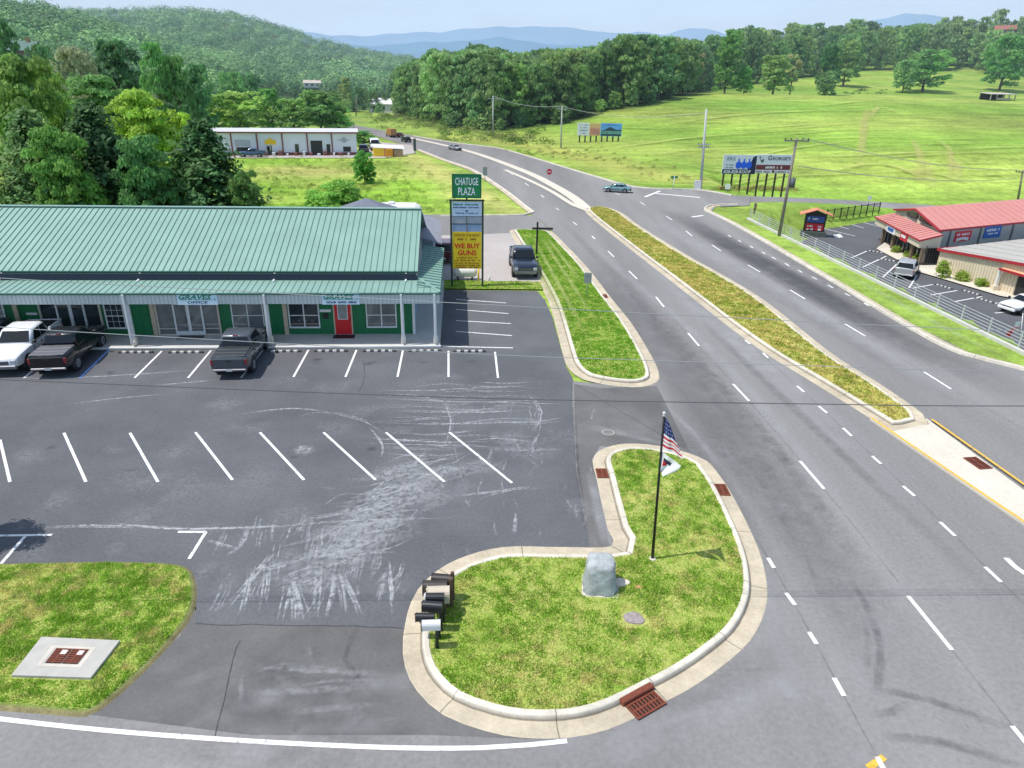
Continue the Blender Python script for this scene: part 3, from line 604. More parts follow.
tag(grass_obj('mown_grass', [grass(strip_lawn, 60000, .125, .07, .03, ((.24, .50, .04), (.46, .58, .12)), 13, (), None, .9), grass(verge, 5000, .05, .08, .03, (GA, GB), 15)]), 'striped mown grass on the strip by the plaza lot', 'grass')
tag(grass_obj('mown_grass', [grass(med_lawn, 75000, .125, .095, .042, ((.38, .47, .07), (.74, .63, .22)), 14, (), None, 1.0, .14)]), 'yellowing rough grass on the highway median', 'grass')
# ------------------------------------------------------------------ plaza building
m_green_wall = mat('green siding', rgb(20, 112, 66), .6, var=.08, scale=2)
m_roof = mat('green metal roof', rgb(132, 164, 152), .5, .05, var=.09, scale=.6, spec=.5)
m_rib = mat('green roof seam', rgb(110, 144, 131), .45, .1, var=.05)
m_trim_white = mat('white trim', (.72, .72, .70), .6, var=.05)
m_fascia = mat('pale ribbed fascia', rgb(202, 206, 202), .55, var=.05, scale=1)
m_glass = mat('window glass', (.035, .045, .05), .06, var=.3, scale=.5, spec=.8)
m_glass_grey = mat('grey window glass', (.16, .17, .17), .1, var=.35, scale=1.2, spec=.7)
m_red_door = mat('red door paint', rgb(215, 26, 36), .4, var=.05)
m_dark = mat('dark plastic', (.02, .02, .022), .5, var=.1)
m_bluegrey = mat('blue grey siding', rgb(128, 150, 172), .6, var=.06)
m_tan = mat('tan masonry', rgb(196, 178, 152), .85, var=.15, scale=6, bump=.2)
m_brick = mat('terracotta masonry', rgb(172, 120, 92), .85, var=.2, scale=6)
m_shingle = mat('grey shingle', rgb(140, 142, 152), .9, var=.18, scale=3, bump=.4)
m_green_trim = mat('dark green trim', rgb(38, 92, 72), .5, var=.05)
B = thing('plaza_building', 'long green single storey plaza with pale green metal roof and covered front walk', 'building', (-4.2, 38.5, 0), R(4.5))
XL = -40
mb = MB(); mb.box(XL, 0, 0, 2.0, 0, .12, 0); mb.box(-1.65, 0, 2.0, 14, 0, .12, 0); mb.build('porch_slab', m_walk, B)
mb = MB(); mb.box(XL, .06, -.12, -.002, 0, .125, 0, b=.02); mb.build('slab_edge', m_trim_white, B)
mb = MB(); mb.box(XL, -1.65, 2.0, 2.2, .12, 3.75)
for k in range(90):
    x = XL+.2+k*.425
    if x < -1.8: mb.box(x, x+.03, 1.985, 2.0, .12, 3.4)
mb.build('front_wall', m_green_wall, B)
mb = MB(); mb.box(-1.85, -1.65, 2.2, 15.6, .12, 3.8); mb.poly([(-1.66, 2.2, 3.8), (-1.66, 15.6, 3.8), (-1.66, 9, 6.2)]); mb.build('side_wall', m_bluegrey, B)
mb = MB(); mb.poly([(-1.645, 3.2, 4.0), (-1.645, 14.8, 4.0), (-1.645, 9, 6.1)]); mb.build('gable_vent', m_dark, B)
mb = MB(); mb.box(XL, -1.85, 15.3, 15.6, 0, 3.8); mb.build('back_wall', m_green_wall, B)
# main roof
def slab(mb, q, th, mi=0):
    q = [Vector(p) for p in q]; mb.poly(q, mi); lo = [p-Vector((0, 0, th)) for p in q]; mb.poly(lo[::-1], mi)
    for i in range(4): mb.poly([lo[i], lo[(i+1) % 4], q[(i+1) % 4], q[i]], mi)
mb = MB(); slab(mb, [(XL, 2.35, 3.85), (-1.28, 2.35, 3.85), (-1.28, 9, 6.3), (XL, 9, 6.3)], .1); slab(mb, [(-1.28, 15.65, 3.85), (XL, 15.65, 3.85), (XL, 9.002, 6.3), (-1.28, 9.002, 6.3)], .1)
sl = (6.3-3.85)/(9-2.35)
for k in range(106):
    x = -1.5-k*.365
    if x > XL:
        for y0, z0, y1, z1 in ((2.36, 3.86, 8.98, 6.30), (15.64, 3.86, 9.02, 6.30)):
            mb.bar((x, y0, z0+.01), (x, y1, z1+.01), .035, .05, 1)
mb.bar((XL, 9, 6.33), (-1.26, 9, 6.33), .4, .05, 0); o = mb.build('roof', [m_roof, m_rib], B)
mb = MB(); mb.box(XL, -1.27, 2.20, 2.35, 3.76, 3.86)
mb.build('gutter', m_green_trim, B); mb = MB(); mb.box(XL, -1.3, 2.19, 2.198, 3.70, 3.76); mb.build('gutter_lip', m_trim_white, B); mb = MB(); mb.box(XL, -1.35, 1.92, 1.98, 3.36, 3.80); mb.box(XL, -1.35, 1.98, 2.34, 3.74, 3.76); mb.build('eave_shade_band', mat('painted eave shade', (.02, .03, .05), .7, var=.1), B)  # dark band added to paint the shade between gutter and canopy
for x in (-2.1, -9.6, -17.1, -24.6, -32.1):
    mb = MB(); mb.cyl((x+.15, 2.24, 3.78), (x+.15, 2.2, 3.48), .06, n=8); mb.cyl((x+.15, 2.2, 3.48), (x+.15, 1.6, 3.42), .06, n=8); mb.build('downspout', m_trim_white, B)
# canopy
mb = MB(); slab(mb, [(XL, .02, 3.24), (.06, .02, 3.24), (-1.3, 2.35, 3.46), (XL, 2.35, 3.46)], .05); slab(mb, [(.06, .02, 3.24), (.1, 11.2, 3.24), (-1.3, 11.2, 3.46), (-1.3, 2.35, 3.46)], .05)
for k in range(106):
    x = -.5-k*.365
    if x > XL:
        y1 = 2.33 if x < -1.3 else .02+(0-x)*1.7
        mb.bar((x, .03, 3.255), (x, y1, 3.255+(y1-.02)*.094), .03, .03, 1)
for k in range(18): mb.bar((.07, .8+k*.59, 3.265), (-1.28, min(.8+k*.59, 11), 3.485), .06, .06, 1)
mb.bar((.05, .03, 3.27), (-1.3, 2.35, 3.49), .16, .05, 0)
mb.build('canopy_roof', [m_roof, m_rib], B)
mb = MB(); mb.box(XL, .02, .08, .16, 2.58, 3.185); mb.box(-.06, .02, .16, 11.1, 2.58, 3.185)
for k in range(180):
    x = XL+.1+k*.22
    if x < -.05: mb.box(x, x+.05, .065, .08, 2.6, 3.15, 1)
for k in range(50): mb.box(.02, .035, .3+k*.215, .35+k*.215, 2.6, 3.15, 1)
mb.build('fascia', [m_fascia, mat('fascia rib', rgb(182, 187, 185), .6, var=.05)], B)
mb = MB(); mb.box(XL, .1, -.02, .02, 3.13, 3.19); mb.box(.06, .12, -.02, 11.2, 3.13, 3.19); mb.build('drip_edge', m_green_trim, B)
mb = MB(); mb.box(XL, -.06, .16, 2.0, 2.62, 2.66); mb.build('soffit', m_trim_white, B)
for x in (-.25, -2.1, -9.6, -17.1, -24.6, -32.1):
    dp = MB(); dp.box(x-.07, x+.05, -.075, .015, .3, 3.15, b=.012); dp.box(x-.07, x+.05, .015, .22, .3, .36); dp.build('downspout', m_trim_white, B)
    mb = MB(); mb.box(x-.08, x+.08, .22, .38, .12, 2.62, 0, b=.015); mb.box(x-.13, x+.13, .18, .43, .125, .6, 1, b=.03); mb.build('porch_post', [m_trim_white, mat('beige post base', rgb(222, 212, 196), .8, var=.08)], B)
for x in (-9.05, -16.55, -24.05): 
    mb = MB(); mb.box(x-.12, x+.12, 1.88, 1.985, .12, 2.62); mb.build('wall_trim', m_tan, B)
mb = MB(); mb.box(-1.66, -1.5, 1.9, 2.0, .12, 2.62); mb.build('corner_trim', m_trim_white, B)
def window(x0, x1, z0, z1, nx=2, ny=2, glass=m_glass_grey, frame=m_trim_white, name='window', muntin=False):
    f = MB(); y = 1.985; w = .07
    f.box(x0-w, x0, y-.08, y, z0-w, z1+w); f.box(x1, x1+w, y-.08, y, z0-w, z1+w); f.box(x0, x1, y-.08, y, z1, z1+w); f.box(x0-w, x1+w, y-.1, y, z0-w-.02, z0)
    for i in range(1, nx): xx = x0+(x1-x0)*i/nx; f.box(xx-.035, xx+.035, y-.07, y, z0, z1)
    for i in range(1, ny): zz = z0+(z1-z0)*i/ny; f.box(x0, x1, y-.06, y, zz-.025, zz+.025)
    if muntin:
        for i in range(1, 3): xx = x0+(x1-x0)*i/3; f.box(xx-.008, xx+.008, y-.05, y, z0, z1)
        for i in range(1, 4): zz = z0+(z1-z0)*i/4; f.box(x0, x1, y-.05, y, zz-.008, zz+.008)
    o = f.build(name, frame, B); p = MB(); p.box(x0, x1, y-.03, y-.005, z0, z1); p.build('pane', glass, o); return o
m_blind = mat('window blind', rgb(140, 142, 140), .5, var=.2, scale=2)
window(-26.0, -24.75, .62, 2.05, 2, 2, muntin=True)
window(-19.15, -18.2, .62, 2.0, 1, 2, m_glass, muntin=True); window(-12.05, -10.35, .62, 2.0); window(-8.8, -7.15, .62, 2.0, glass=m_glass); window(-4.3, -2.65, .62, 2.0)
def shopfront(x0, x1, glass):
    f = MB(); y = 1.985; tf = mat('tan door frame', rgb(200, 190, 172), .6, var=.05)
    f.box(x0-.1, x0, y-.09, y, .12, 2.4); f.box(x1, x1+.1, y-.09, y, .12, 2.4); f.box(x0, x1, y-.08, y, 2.12, 2.3); f.box(x0, x1, y-.07, y, .5, .56); f.box(x0, x1, y-.07, y, .12, .2)
    o = f.build('shopfront', tf, B); p = MB(); p.box(x0, x1, y-.02, y-.004, .2, 2.12); p.build('pane', glass, o)
    a, b = x0+(x1-x0)*.27, x0+(x1-x0)*.76; mid = (a+b)/2
    for u, v in ((a, mid), (mid, b)):
        d = MB(); d.box(u, u+.09, y-.12, y-.03, .16, 2.1); d.box(v-.09, v, y-.12, y-.03, .16, 2.1); d.box(u+.09, v-.09, y-.12, y-.03, 2.0, 2.1); d.box(u+.09, v-.09, y-.12, y-.03, .16, .38)
        do = d.build('door', m_trim_white, B); p = MB(); p.box(u+.09, v-.09, y-.07, y-.05, .38, 2.0); p.build('pane', glass, do)
        h = MB(); hx = v-.16 if u == a else u+.16; h.cyl((hx, y-.17, .95), (hx, y-.17, 1.3), .015, n=6); h.box(hx-.01, hx+.01, y-.17, y-.12, .96, .98); h.box(hx-.01, hx+.01, y-.17, y-.12, 1.27, 1.29); h.build('handle', m_dark, do)
shopfront(-22.7, -19.5, m_glass); shopfront(-16.3, -12.9, m_glass_grey)
f = MB(); f.box(-6.28, -6.2, 1.9, 1.985, .12, 2.25); f.box(-5.25, -5.17, 1.9, 1.985, .12, 2.25); f.box(-6.2, -5.25, 1.9, 1.985, 2.16, 2.25); f.build('door_frame', m_tan, B)
d = MB(); d.box(-6.2, -5.25, 1.93, 1.985, .14, 2.16); d.box(-6.05, -5.4, 1.92, 1.93, .25, .95, b=.004); do = d.build('door', m_red_door, B, 'bright red door with a small upper light')
p = MB(); p.box(-5.98, -5.47, 1.91, 1.925, 1.1, 2.02); p.build('pane', m_blind, do); p = MB(); p.box(-6.02, -5.43, 1.9, 1.91, 1.06, 1.1); p.box(-6.02, -5.43, 1.9, 1.91, 2.02, 2.06); p.box(-6.02, -5.98, 1.9, 1.91, 1.1, 2.02); p.box(-5.47, -5.43, 1.9, 1.91, 1.1, 2.02); p.build('light_frame', m_trim_white, do)
p = MB(); p.cyl((-5.33, 1.93, 1.05), (-5.33, 1.87, 1.05), .03, n=8); p.build('handle', m_dark, do)
for x in (-13.0+.55, -6.75, -17.8+.3, -23.3): 
    l = MB(); l.box(x-.07, x+.07, 1.84, 1.985, 2.05, 2.3, b=.02); l.build('wall_lamp', m_dark, B)
p = MB(); p.box(-7.05, -6.4, 1.955, 1.985, 1.5, 1.66); p.build('wall_plaque', m_trim_white, B)
p = MB(); p.box(-6.88, -6.58, 1.84, 1.985, 1.12, 1.42, b=.02); p.build('letter_box', m_dark, B)
p = MB(); p.box(-23.55, -22.95, 1.955, 1.985, 1.38, 1.52); p.build('wall_plaque', m_trim_white, B)
for x0, x1 in ((-15.2, -13.75), (-6.3, -5.05)):
    t = thing('door_mat', 'black door mat before the %s' % ('white glazed double doors' if x0 < -10 else 'red door'), 'mat', B.matrix_basis @ Vector(((x0+x1)/2, 1.5, .12)), R(4.5))
    q = MB(); q.box(-(x1-x0)/2, (x1-x0)/2, -.3, .3, 0, .025, b=.008); q.build('rubber_pad', m_dark, t)
# facade signs
m_sgn = mat('pale sign face', rgb(206, 226, 236), .5, var=.03)
m_sgreen = mat('sign green', rgb(20, 128, 84), .5, var=.03); m_snavy = mat('sign navy', rgb(36, 58, 96), .5, var=.03)
for cx, w, second in ((-13.2, 2.15, 'OFFICE'), (-5.45, 2.05, None)):
    s = MB(); s.box(cx-w/2, cx+w/2, .01, .055, 2.56, 3.2); so = s.build('shop_sign', m_sgn, B, 'pale shop sign lettered GRAVES in slanted green' + (' over OFFICE' if second else ' over one small line'))
    lettering('lettering', [('GRAVES', cx-.1, 3.0, w*.82, .26, .03, .3)], m_sgreen, so, .004)
    q = MB(); q.box(cx+w*.42, cx+w*.45, 0, .004, 2.84, 2.92); q.box(cx-w*.42, cx+w*.38, 0, .004, 2.845, 2.865); q.build('underline', m_sgreen, so)
    if second: lettering('lettering', [(second, cx, 2.7, w*.5, .15, .02, .15)], m_snavy, so, .004)
    else:
        q = MB(); textbar(q, cx, 2.7, w*.85, .12, 22, .006); q.build('small_print', m_snavy, so)
# low rear wing with grey shingles
mb = MB(); slab(mb, [(-.05, 11.4, 3.5), (-.35, 20, 3.5), (-2.2, 20, 4.2), (-2.2, 11.4, 4.2)], .1); mb.build('rear_roof', m_shingle, B)
mb = MB(); mb.box(-3.6, -.8, 15.7, 20.8, 0, 3.3); mb.build('rear_wall', m_bluegrey, B)
# ------------------------------------------------------------------ wheel stops
m_wwhite = mat('white wheel stop paint', (.52, .52, .50), .8, var=.15); m_wblack = mat('black wheel stop paint', (.06, .06, .06), .8, var=.15)
def wheel_stop():
    t = thing('wheel_stop', '', 'wheel stop', group='striped concrete wheel stops')
    mb = MB(); n = 9; L = 1.85
    for k in range(n):
        x0 = -L/2+k*L/n; M = None; mi = 1-(k % 2)
        rings = [[Vector((x, -.08, 0)), Vector((x, -.07, .08)), Vector((x, -.04, .105)), Vector((x, .04, .105)), Vector((x, .07, .08)), Vector((x, .08, 0))][::-1] for x in (x0, x0+L/n)]
        mb.loft(rings, mi, None, True, False)
    mb.build('block', [m_wwhite, m_wblack], t); return t
ws = None
NEAR = ['wheel stop between the black truck and the next painted line', 'wheel stop left of the grey truck, before the glazed double doors', 'wheel stop right of the grey truck, before a double window', 'wheel stop before the window left of the red door', 'wheel stop right below the red door', 'wheel stop before the window right of the red door', 'wheel stop at the east end of the covered walk']
spots = [((136, 353), 4.5, 0), ((186, 353), 4.5, 0), ((284.5, 352), 4.5, 0), ((331, 351.7), 4.5, 0), ((379.5, 351.6), 4.5, 0), ((425, 351.5), 4.5, 0), ((469.5, 352), 4.5, 0),
         ((943.5, 287), 113, -3.2), ((971, 293), 113, -3.2), ((984, 300.5), 113, -3.2), ((1003, 306), 113, -3.2), ((875.5, 252), 140, -3.2), ((887.5, 260.5), 140, -3.2)]
EASTL = ['wheel stop nearest the silver hatchback below the beige wall', 'wheel stop in the middle of the beige wall row', 'wheel stop just left of the porch bay', 'wheel stop by the nose of the white sedan', 'far wheel stop left of the walk before the shop windows', 'wheel stop between the silver hatchback and the farthest one']
for k, (p, a, z) in enumerate(spots):
    loc = gp(*p, z); loc.z = z+.01; L_ = (NEAR+EASTL)[k]
    if ws is None: ws = wheel_stop(); ws.location = loc; ws.rotation_euler = (0, 0, R(a)); ws['label'] = L_; o = ws
    else: o = dup(ws, loc, R(a), L_)
# ------------------------------------------------------------------ warehouse
m_wh = mat('white metal siding', rgb(218, 222, 228), .5, var=.05, scale=.5); m_whroof = mat('white metal roof', (.62, .62, .65), .5, var=.04)
m_rust = mat('brown trim', rgb(132, 86, 78), .7, var=.1); m_yel = mat('yellow paint', rgb(240, 196, 40), .5, var=.06); m_orange = mat('orange panel', rgb(226, 150, 40), .6, var=.1)
p0, p1 = gp(198, 155.5), gp(357.5, 155); L = (p1-p0).length; ang = math.atan2(p1.y-p0.y, p1.x-p0.x)
H = zrow(p1.x, p1.y, 132)
W = thing('warehouse', 'long white metal warehouse with brown downpipes and open loading bays', 'building', p0, ang)
mb = MB(); mb.box(-6, L, 0, 9, 0, H); mb.build('wall', m_wh, W)
mb = MB(); slab(mb, [(-6.4, -.4, H), (L+.4, -.4, H), (L+.4, 4.5, H+.35), (-6.4, 4.5, H+.35)], .2); slab(mb, [(L+.4, 9.4, H), (-6.4, 9.4, H), (-6.4, 4.51, H+.35), (L+.4, 4.51, H+.35)], .2); mb.build('roof', m_whroof, W)
mb = MB(); mb.box(-6.5, L+.5, -.55, -.4, H-.25, H+.02); mb.build('gutter', m_rust, W)
fx = lambda px: (px-198)/(357.5-198)*L
for px in (232, 257, 282, 307, 332):
    mb = MB(); mb.box(fx(px)-.12, fx(px)+.12, -.14, -.003, 0, H-.25); mb.build('downpipe', m_rust, W)
mb = MB(); mb.box(-6, L, -.05, -.004, 0, .5); mb.build('skirt', m_rust, W)
for a, b, z0, z1, nm in ((310, 322, .02, 2.9, 'bay_door'), (236, 249, .02, 1.6, 'bay_door'), (266, 271, .02, 2.0, 'door'), (294, 298, .5, 2.2, 'door'), (326, 330, .5, 2.2, 'window'), (343, 351, .6, 1.7, 'window'), (265, 269, .9, 1.8, 'window')):
    mb = MB(); mb.box(fx(a), fx(b), -.06, -.006, z0, z1*H/4.6); d = mb.build(nm, m_dark if nm != 'door' else m_glass, W)
    mb = MB(); mb.box(fx(a)-.12, fx(a), -.1, -.005, z0, z1*H/4.6+.1); mb.box(fx(b), fx(b)+.12, -.1, -.005, z0, z1*H/4.6+.1); mb.box(fx(a), fx(b), -.1, -.005, z1*H/4.6, z1*H/4.6+.12); mb.build('frame', m_trim_white, d)
mb = MB(); mb.box(fx(235), fx(250), -.07, -.005, 1.6*H/4.6, 3.0*H/4.6); mb.build('shutter', mat('grey shutter', rgb(176, 180, 186), .5, var=.1), W)
mb = MB(); mb.box(fx(264.5), fx(275.5), -.12, -.01, 2.15*H/4.6, 2.9*H/4.6); mb.poly([(fx(265.5), -.1, 2.9*H/4.6), (fx(274.5), -.1, 2.9*H/4.6), (fx(270), -.1, 3.4*H/4.6)]); mb.build('wall_sign', m_yel, W, 'yellow gabled wall sign over a doorway')
mb = MB(); mb.cyl((fx(344.5), -.02, 3.0*H/4.6), (fx(344.5), -.06, 3.0*H/4.6), .5, n=14); mb.box(fx(338), fx(350.5), -.05, -.006, 3.0*H/4.6-.07, 3.0*H/4.6+.07); mb.build('wall_emblem', mat('grey emblem', rgb(170, 172, 178), .6, var=.1), W)
for i in range(20):
    x = .6+i*(L-1.5)/20+rr.uniform(0, .5); mb = MB(); mb.box(x, x+rr.uniform(.3, .8), -1.1, -.4, 0, rr.uniform(.3, .9), 0, b=.04); mb.build('stacked_crate', m_trim_white if i % 2 else m_rust, W)
p = gps([(205, 156), (357, 156), (365, 160), (205, 158)]); 
mb = MB(); mb.tess(gps([(190, 153), (358, 152), (378, 142), (412, 145), (416, 153), (384, 158), (190, 158)], .02)); struct('warehouse_yard', mb, m_pale)
# yellow stalls with white roof near the yard
c = gp(389, 156); t = thing('yard_kiosk', 'yellow sided kiosk with white roof beside the warehouse yard', 'kiosk', c, R(15)); t.scale = (.8,)*3
mb = MB(); mb.box(-3.6, -1.2, -1, 1.2, 0, 2.0, b=.05); mb.build('yellow_panel', m_yel, t); mb = MB(); mb.box(-1.0, .8, -1.5, .8, 0, 1.7, b=.05); mb.build('orange_panel', m_orange, t)
mb = MB(); mb.box(1.0, 3.2, -1, 1.2, 0, 1.5, b=.05); mb.build('slatted_side', mat('weathered slats', rgb(168, 140, 120), .8, var=.2), t)
mb = MB(); slab(mb, [(-3.7, -1.1, 2.05), (3.6, -1.1, 1.7), (3.6, 1.6, 2.2), (-3.7, 1.6, 2.6)], .12); mb.build('roof', m_trim_white, t)
# ------------------------------------------------------------------ red roofed shop on the right
m_rr = mat('red metal roof', rgb(196, 132, 124), .65, var=.05, scale=.4); m_rtrim = mat('dark red trim', rgb(168, 40, 52), .5, var=.06)
m_beige = mat('beige metal siding', rgb(214, 200, 176), .6, var=.05, scale=.7); m_greysid = mat('grey metal siding', rgb(160, 160, 154), .6, var=.06, scale=.7)
m_greyroof = mat('pale grey metal roof', rgb(176, 172, 164), .6, var=.05, scale=.4); m_stone = mat('brown stone', rgb(118, 100, 84), .9, var=.3, scale=5, bump=.4)
LZ = -3.2
SO = gp(917, 269, LZ); S = thing('red_roofed_shop', 'beige and grey metal shop with salmon red roof and glass entrance', 'building', SO)
def rel(v): return Vector(v)-SO
E1, E2 = rel(gp(920, 240, -.45)), rel(gp(875, 216.5, -.45)); T1, T2 = rel(gp(943, 234.5, .12)), rel(gp(894, 213, .12))
V1, V2 = rel(gp(943, 230, .35)), rel(gp(896, 209, .35)); zp = .35
PKd = V1.lerp(V2, .5); q = gp(918, 208.5, 1.3); PK = rel(q)
fr = (rel(gp(1024, 222, .35))-V1).normalized()          # direction of the long axis
LEN = 34
RT = m_rr
mb = MB()
slab(mb, [V1-fr*.4, V1-fr*.4+fr*LEN, PK+fr*LEN, PK-fr*.4], .12); slab(mb, [V2-fr*.4+fr*LEN, V2-fr*.4, PK-fr*.4, PK+fr*LEN], .12)
dn = (PK-V1); 
for k in range(28):
    o_ = fr*(.9+k*1.2); mb.bar(V1+o_+Vector((0, 0, .03)), PK+o_+Vector((0, 0, .03)), .05, .05)
mb.build('main_roof', m_rr, S)
mb = MB(); mb.bar(V1-fr*.45-Vector((0, 0, .06)), V1+fr*LEN-Vector((0, 0, .06)), .12, .2); mb.bar(V1-fr*.45-Vector((0, 0, .05)), PK-fr*.45-Vector((0, 0, .05)), .12, .2); mb.bar(V2-fr*.45-Vector((0, 0, .05)), PK-fr*.45-Vector((0, 0, .05)), .12, .2); mb.build('roof_trim', m_rtrim, S)
zb = LZ-SO.z
down = lambda p, z: Vector((p.x, p.y, z))
mb = MB(); a, b = V1, V1+fr*LEN; mb.poly([down(a, zb), down(b, zb), down(b, V1.z-.05), down(a, V1.z-.05)])
nrm = Vector((fr.y, -fr.x, 0))
mb.build('side_wall', m_greysid, S)
for k in (1.3, 6.3, 11.9, 17.5):
    q = MB(); q.bar(V1+fr*k+nrm*.05-Vector((0, 0, .1)), down(V1+fr*k+nrm*.05, zb), .16, .12); q.build('downpipe', mat('dark downpipe', (.12, .12, .12), .5, var=.1), S)
mb = MB(); mb.poly([down(V2, zb), down(V1, zb), V1-Vector((0, 0, .08)), PK-Vector((0, 0, .08)), V2-Vector((0, 0, .08))]); mb.poly([down(V1+fr*LEN, zb), down(V2+fr*LEN, zb), V2+fr*LEN, PK+fr*LEN, V1+fr*LEN]); mb.poly([down(V2+fr*LEN, zb), down(V2, zb), V2, V2+fr*LEN]); mb.build('gable_wall', m_beige, S)
gd = (V1-V2).normalized(); gn = Vector((-fr.x, -fr.y, 0))*.08
for f0, f1 in ((.26, .47), (.54, .80)):
    h0 = lambda f: V2.z+(PK.z-V2.z)*(1-abs(f-.5)*2)-.3
    q = MB(); A_, B_ = V2.lerp(V1, f0), V2.lerp(V1, f1); q.poly([Vector((A_.x, A_.y, V2.z-.1))+gn, Vector((B_.x, B_.y, V2.z-.1))+gn, Vector((B_.x, B_.y, h0(f1)))+gn, Vector((A_.x, A_.y, h0(f0)))+gn]); q.build('gable_window', m_glass, S)
# shed roof over the entrance
mb = MB(); slab(mb, [E2, E1, T1, T2], .1)
for k in range(1, 16): mb.bar(E2.lerp(E1, k/16)+Vector((0, 0, .03)), T2.lerp(T1, k/16)+Vector((0, 0, .03)), .05, .05)
mb.build('entrance_roof', m_rr, S)
mb = MB(); mb.bar(E2-Vector((0, 0, .08)), E1-Vector((0, 0, .08)), .1, .16); mb.bar(E1-Vector((0, 0, .08)), T1-Vector((0, 0, .08)), .1, .16); mb.build('entrance_trim', m_rtrim, S)
ed = (E1-E2).normalized(); en = Vector((ed.y, -ed.x, 0)); en = en if en.x < 0 else -en; inn = -en
e1, e2 = E1+inn*.12-ed*.1, E2+inn*.12+ed*.1
mb = MB(); zt_, zf = E1.z-.17, E1.z-.85
mb.poly([down(e2, zf), down(e1, zf), down(e1, zt_), down(e2, zt_)]); t1 = down(T1, 0)-Vector((0, 0, 0))
mb.poly([down(e1, zf), down(t1, zf), down(t1, T1.z-.12), down(e1, zt_)]); mb.poly([down(e1, zf), down(e2, zf), down(T2, zf), down(T1, zf)]); mb.poly([down(T2, zf), down(e2, zf), down(e2, zt_), down(T2, T2.z-.12)]); mb.build('entrance_fascia', m_beige, S)
def facade_part(nm, a, b, z0, z1, off, m, lab=None):
    q = MB(); p, r_ = e2.lerp(e1, a)+en*off, e2.lerp(e1, b)+en*off; q.bar(Vector((p.x, p.y, (z0+z1)/2)), Vector((r_.x, r_.y, (z0+z1)/2)), .06, z1-z0); return q.build(nm, m, S, lab)
m_sred = mat('sign red', rgb(206, 34, 52), .5, var=.04); m_sblue = mat('sign blue', rgb(30, 92, 168), .5, var=.04)
facade_part('entrance_sign', .30, .50, zf-.05, zt_+.05, .05, mat('white sign face', (.75, .76, .78), .5, var=.03), 'white entrance sign with blue print'); facade_part('sign_print', .34, .46, zf+.2, zt_-.2, .1, m_sblue)
facade_part('entrance_sign', .62, .76, zf-.12, zt_+.05, .06, m_sred, 'red entrance sign with white print'); facade_part('sign_print', .645, .735, zf+.2, zt_-.2, .11, m_trim_white)
# glazed front under the shed roof
g1, g2 = e1+inn*.9, e2+inn*.9+ed*2.0
mb = MB(); mb.poly([down(g2, zb), down(g1, zb), down(g1, zf), down(g2, zf)]); fo = mb.build('front_glass', m_glass, S)
mb = MB()
for k in range(13): p = g2.lerp(g1, k/12)+en*.05; mb.bar(down(p, zb), down(p, zf), .09, .09)
for z in (zb+.25, zb+2.05): p, r_ = g2+en*.05, g1+en*.05; mb.bar(Vector((p.x, p.y, z)), Vector((r_.x, r_.y, z)), .08, .1)
mb.build('mullions', mat('bronze frame', (.05, .045, .04), .5, var=.1), fo)
for f in (0.02, .3, .78, 1.0):
    q = MB(); p = g2.lerp(g1, f)+en*.45; q.bar(down(p, zb), down(p, zf), .3, .3); q.build('stone_pillar', m_stone, S)
g3 = down(T1, 0)+inn*.2
mb = MB(); mb.poly([down(g1, zb), down(g3, zb), down(g3, zf), down(g1, zf)]); fo = mb.build('return_glass', m_glass, S); mb = MB()
sd = (g3-g1).normalized(); sn = Vector((sd.y, -sd.x, 0))
for k in range(6): p = g1.lerp(g3, k/5)+sn*.05; mb.bar(down(p, zb), down(p, zf), .07, .07)
for z in (zb+.3, zb+1.1, zb+1.9): mb.bar(Vector((g1.x, g1.y, z))+sn*.05, Vector((g3.x, g3.y, z))+sn*.05, .06, .07)
mb.build('mullions', MATS['bronze frame'], fo)
# lower wing with its gable end to the road
w0, w1 = rel(gp(935.5, 271, LZ)), rel(gp(993, 289.5, LZ)); wd = (w1-w0).normalized()
def ztop(p, px, py):
    X, Y = p.x+SO.x, p.y+SO.y
    lo = zrow(X, Y, py); return lo-SO.z
za, zb1 = ztop(w0, 0, 249), ztop(w1, 0, 259.5)
w2 = w1+wd*4; zc = zb1+(zb1-za)/(w1-w0).length*4
mb = MB(); mb.poly([w0, w2, Vector((w2.x, w2.y, zc)), Vector((w0.x, w0.y, za))])
wn = Vector((wd.y, -wd.x, 0)); wn = wn if wn.x < 0 else -wn
for k in range(34):
    f = k/34*(w2-w0).length; p = w0+wd*f+wn*.02; zz = za+(zb1-za)/(w1-w0).length*f-.12; mb.bar(down(p, zb), down(p, zz), .05, .05, 1)
mb.build('wing_wall', [m_beige, mat('beige siding rib', rgb(208, 192, 164), .6, var=.05)], S)
mb = MB(); b0, b2 = Vector((w0.x, w0.y, za))+wn*.25-wd*.2, Vector((w2.x, w2.y, zc))+wn*.25; slab(mb, [b0, b2, b2+fr*26, b0+fr*26], .12)
for k in range(10): p = b0+fr*(1+k*2.4); r_ = b2+fr*(1+k*2.4); mb.bar(p+Vector((0, 0, .03)), r_+Vector((0, 0, .03)), .06, .05)
mb.build('wing_roof', m_greyroof, S)
mb = MB(); mb.bar(b0-Vector((0, 0, .08)), b2-Vector((0, 0, .08)), .1, .26); mb.bar(b0-Vector((0, 0, .05)), b0+fr*3-Vector((0, 0, .05)), .1, .2); mb.build('wing_trim', m_rtrim, S)
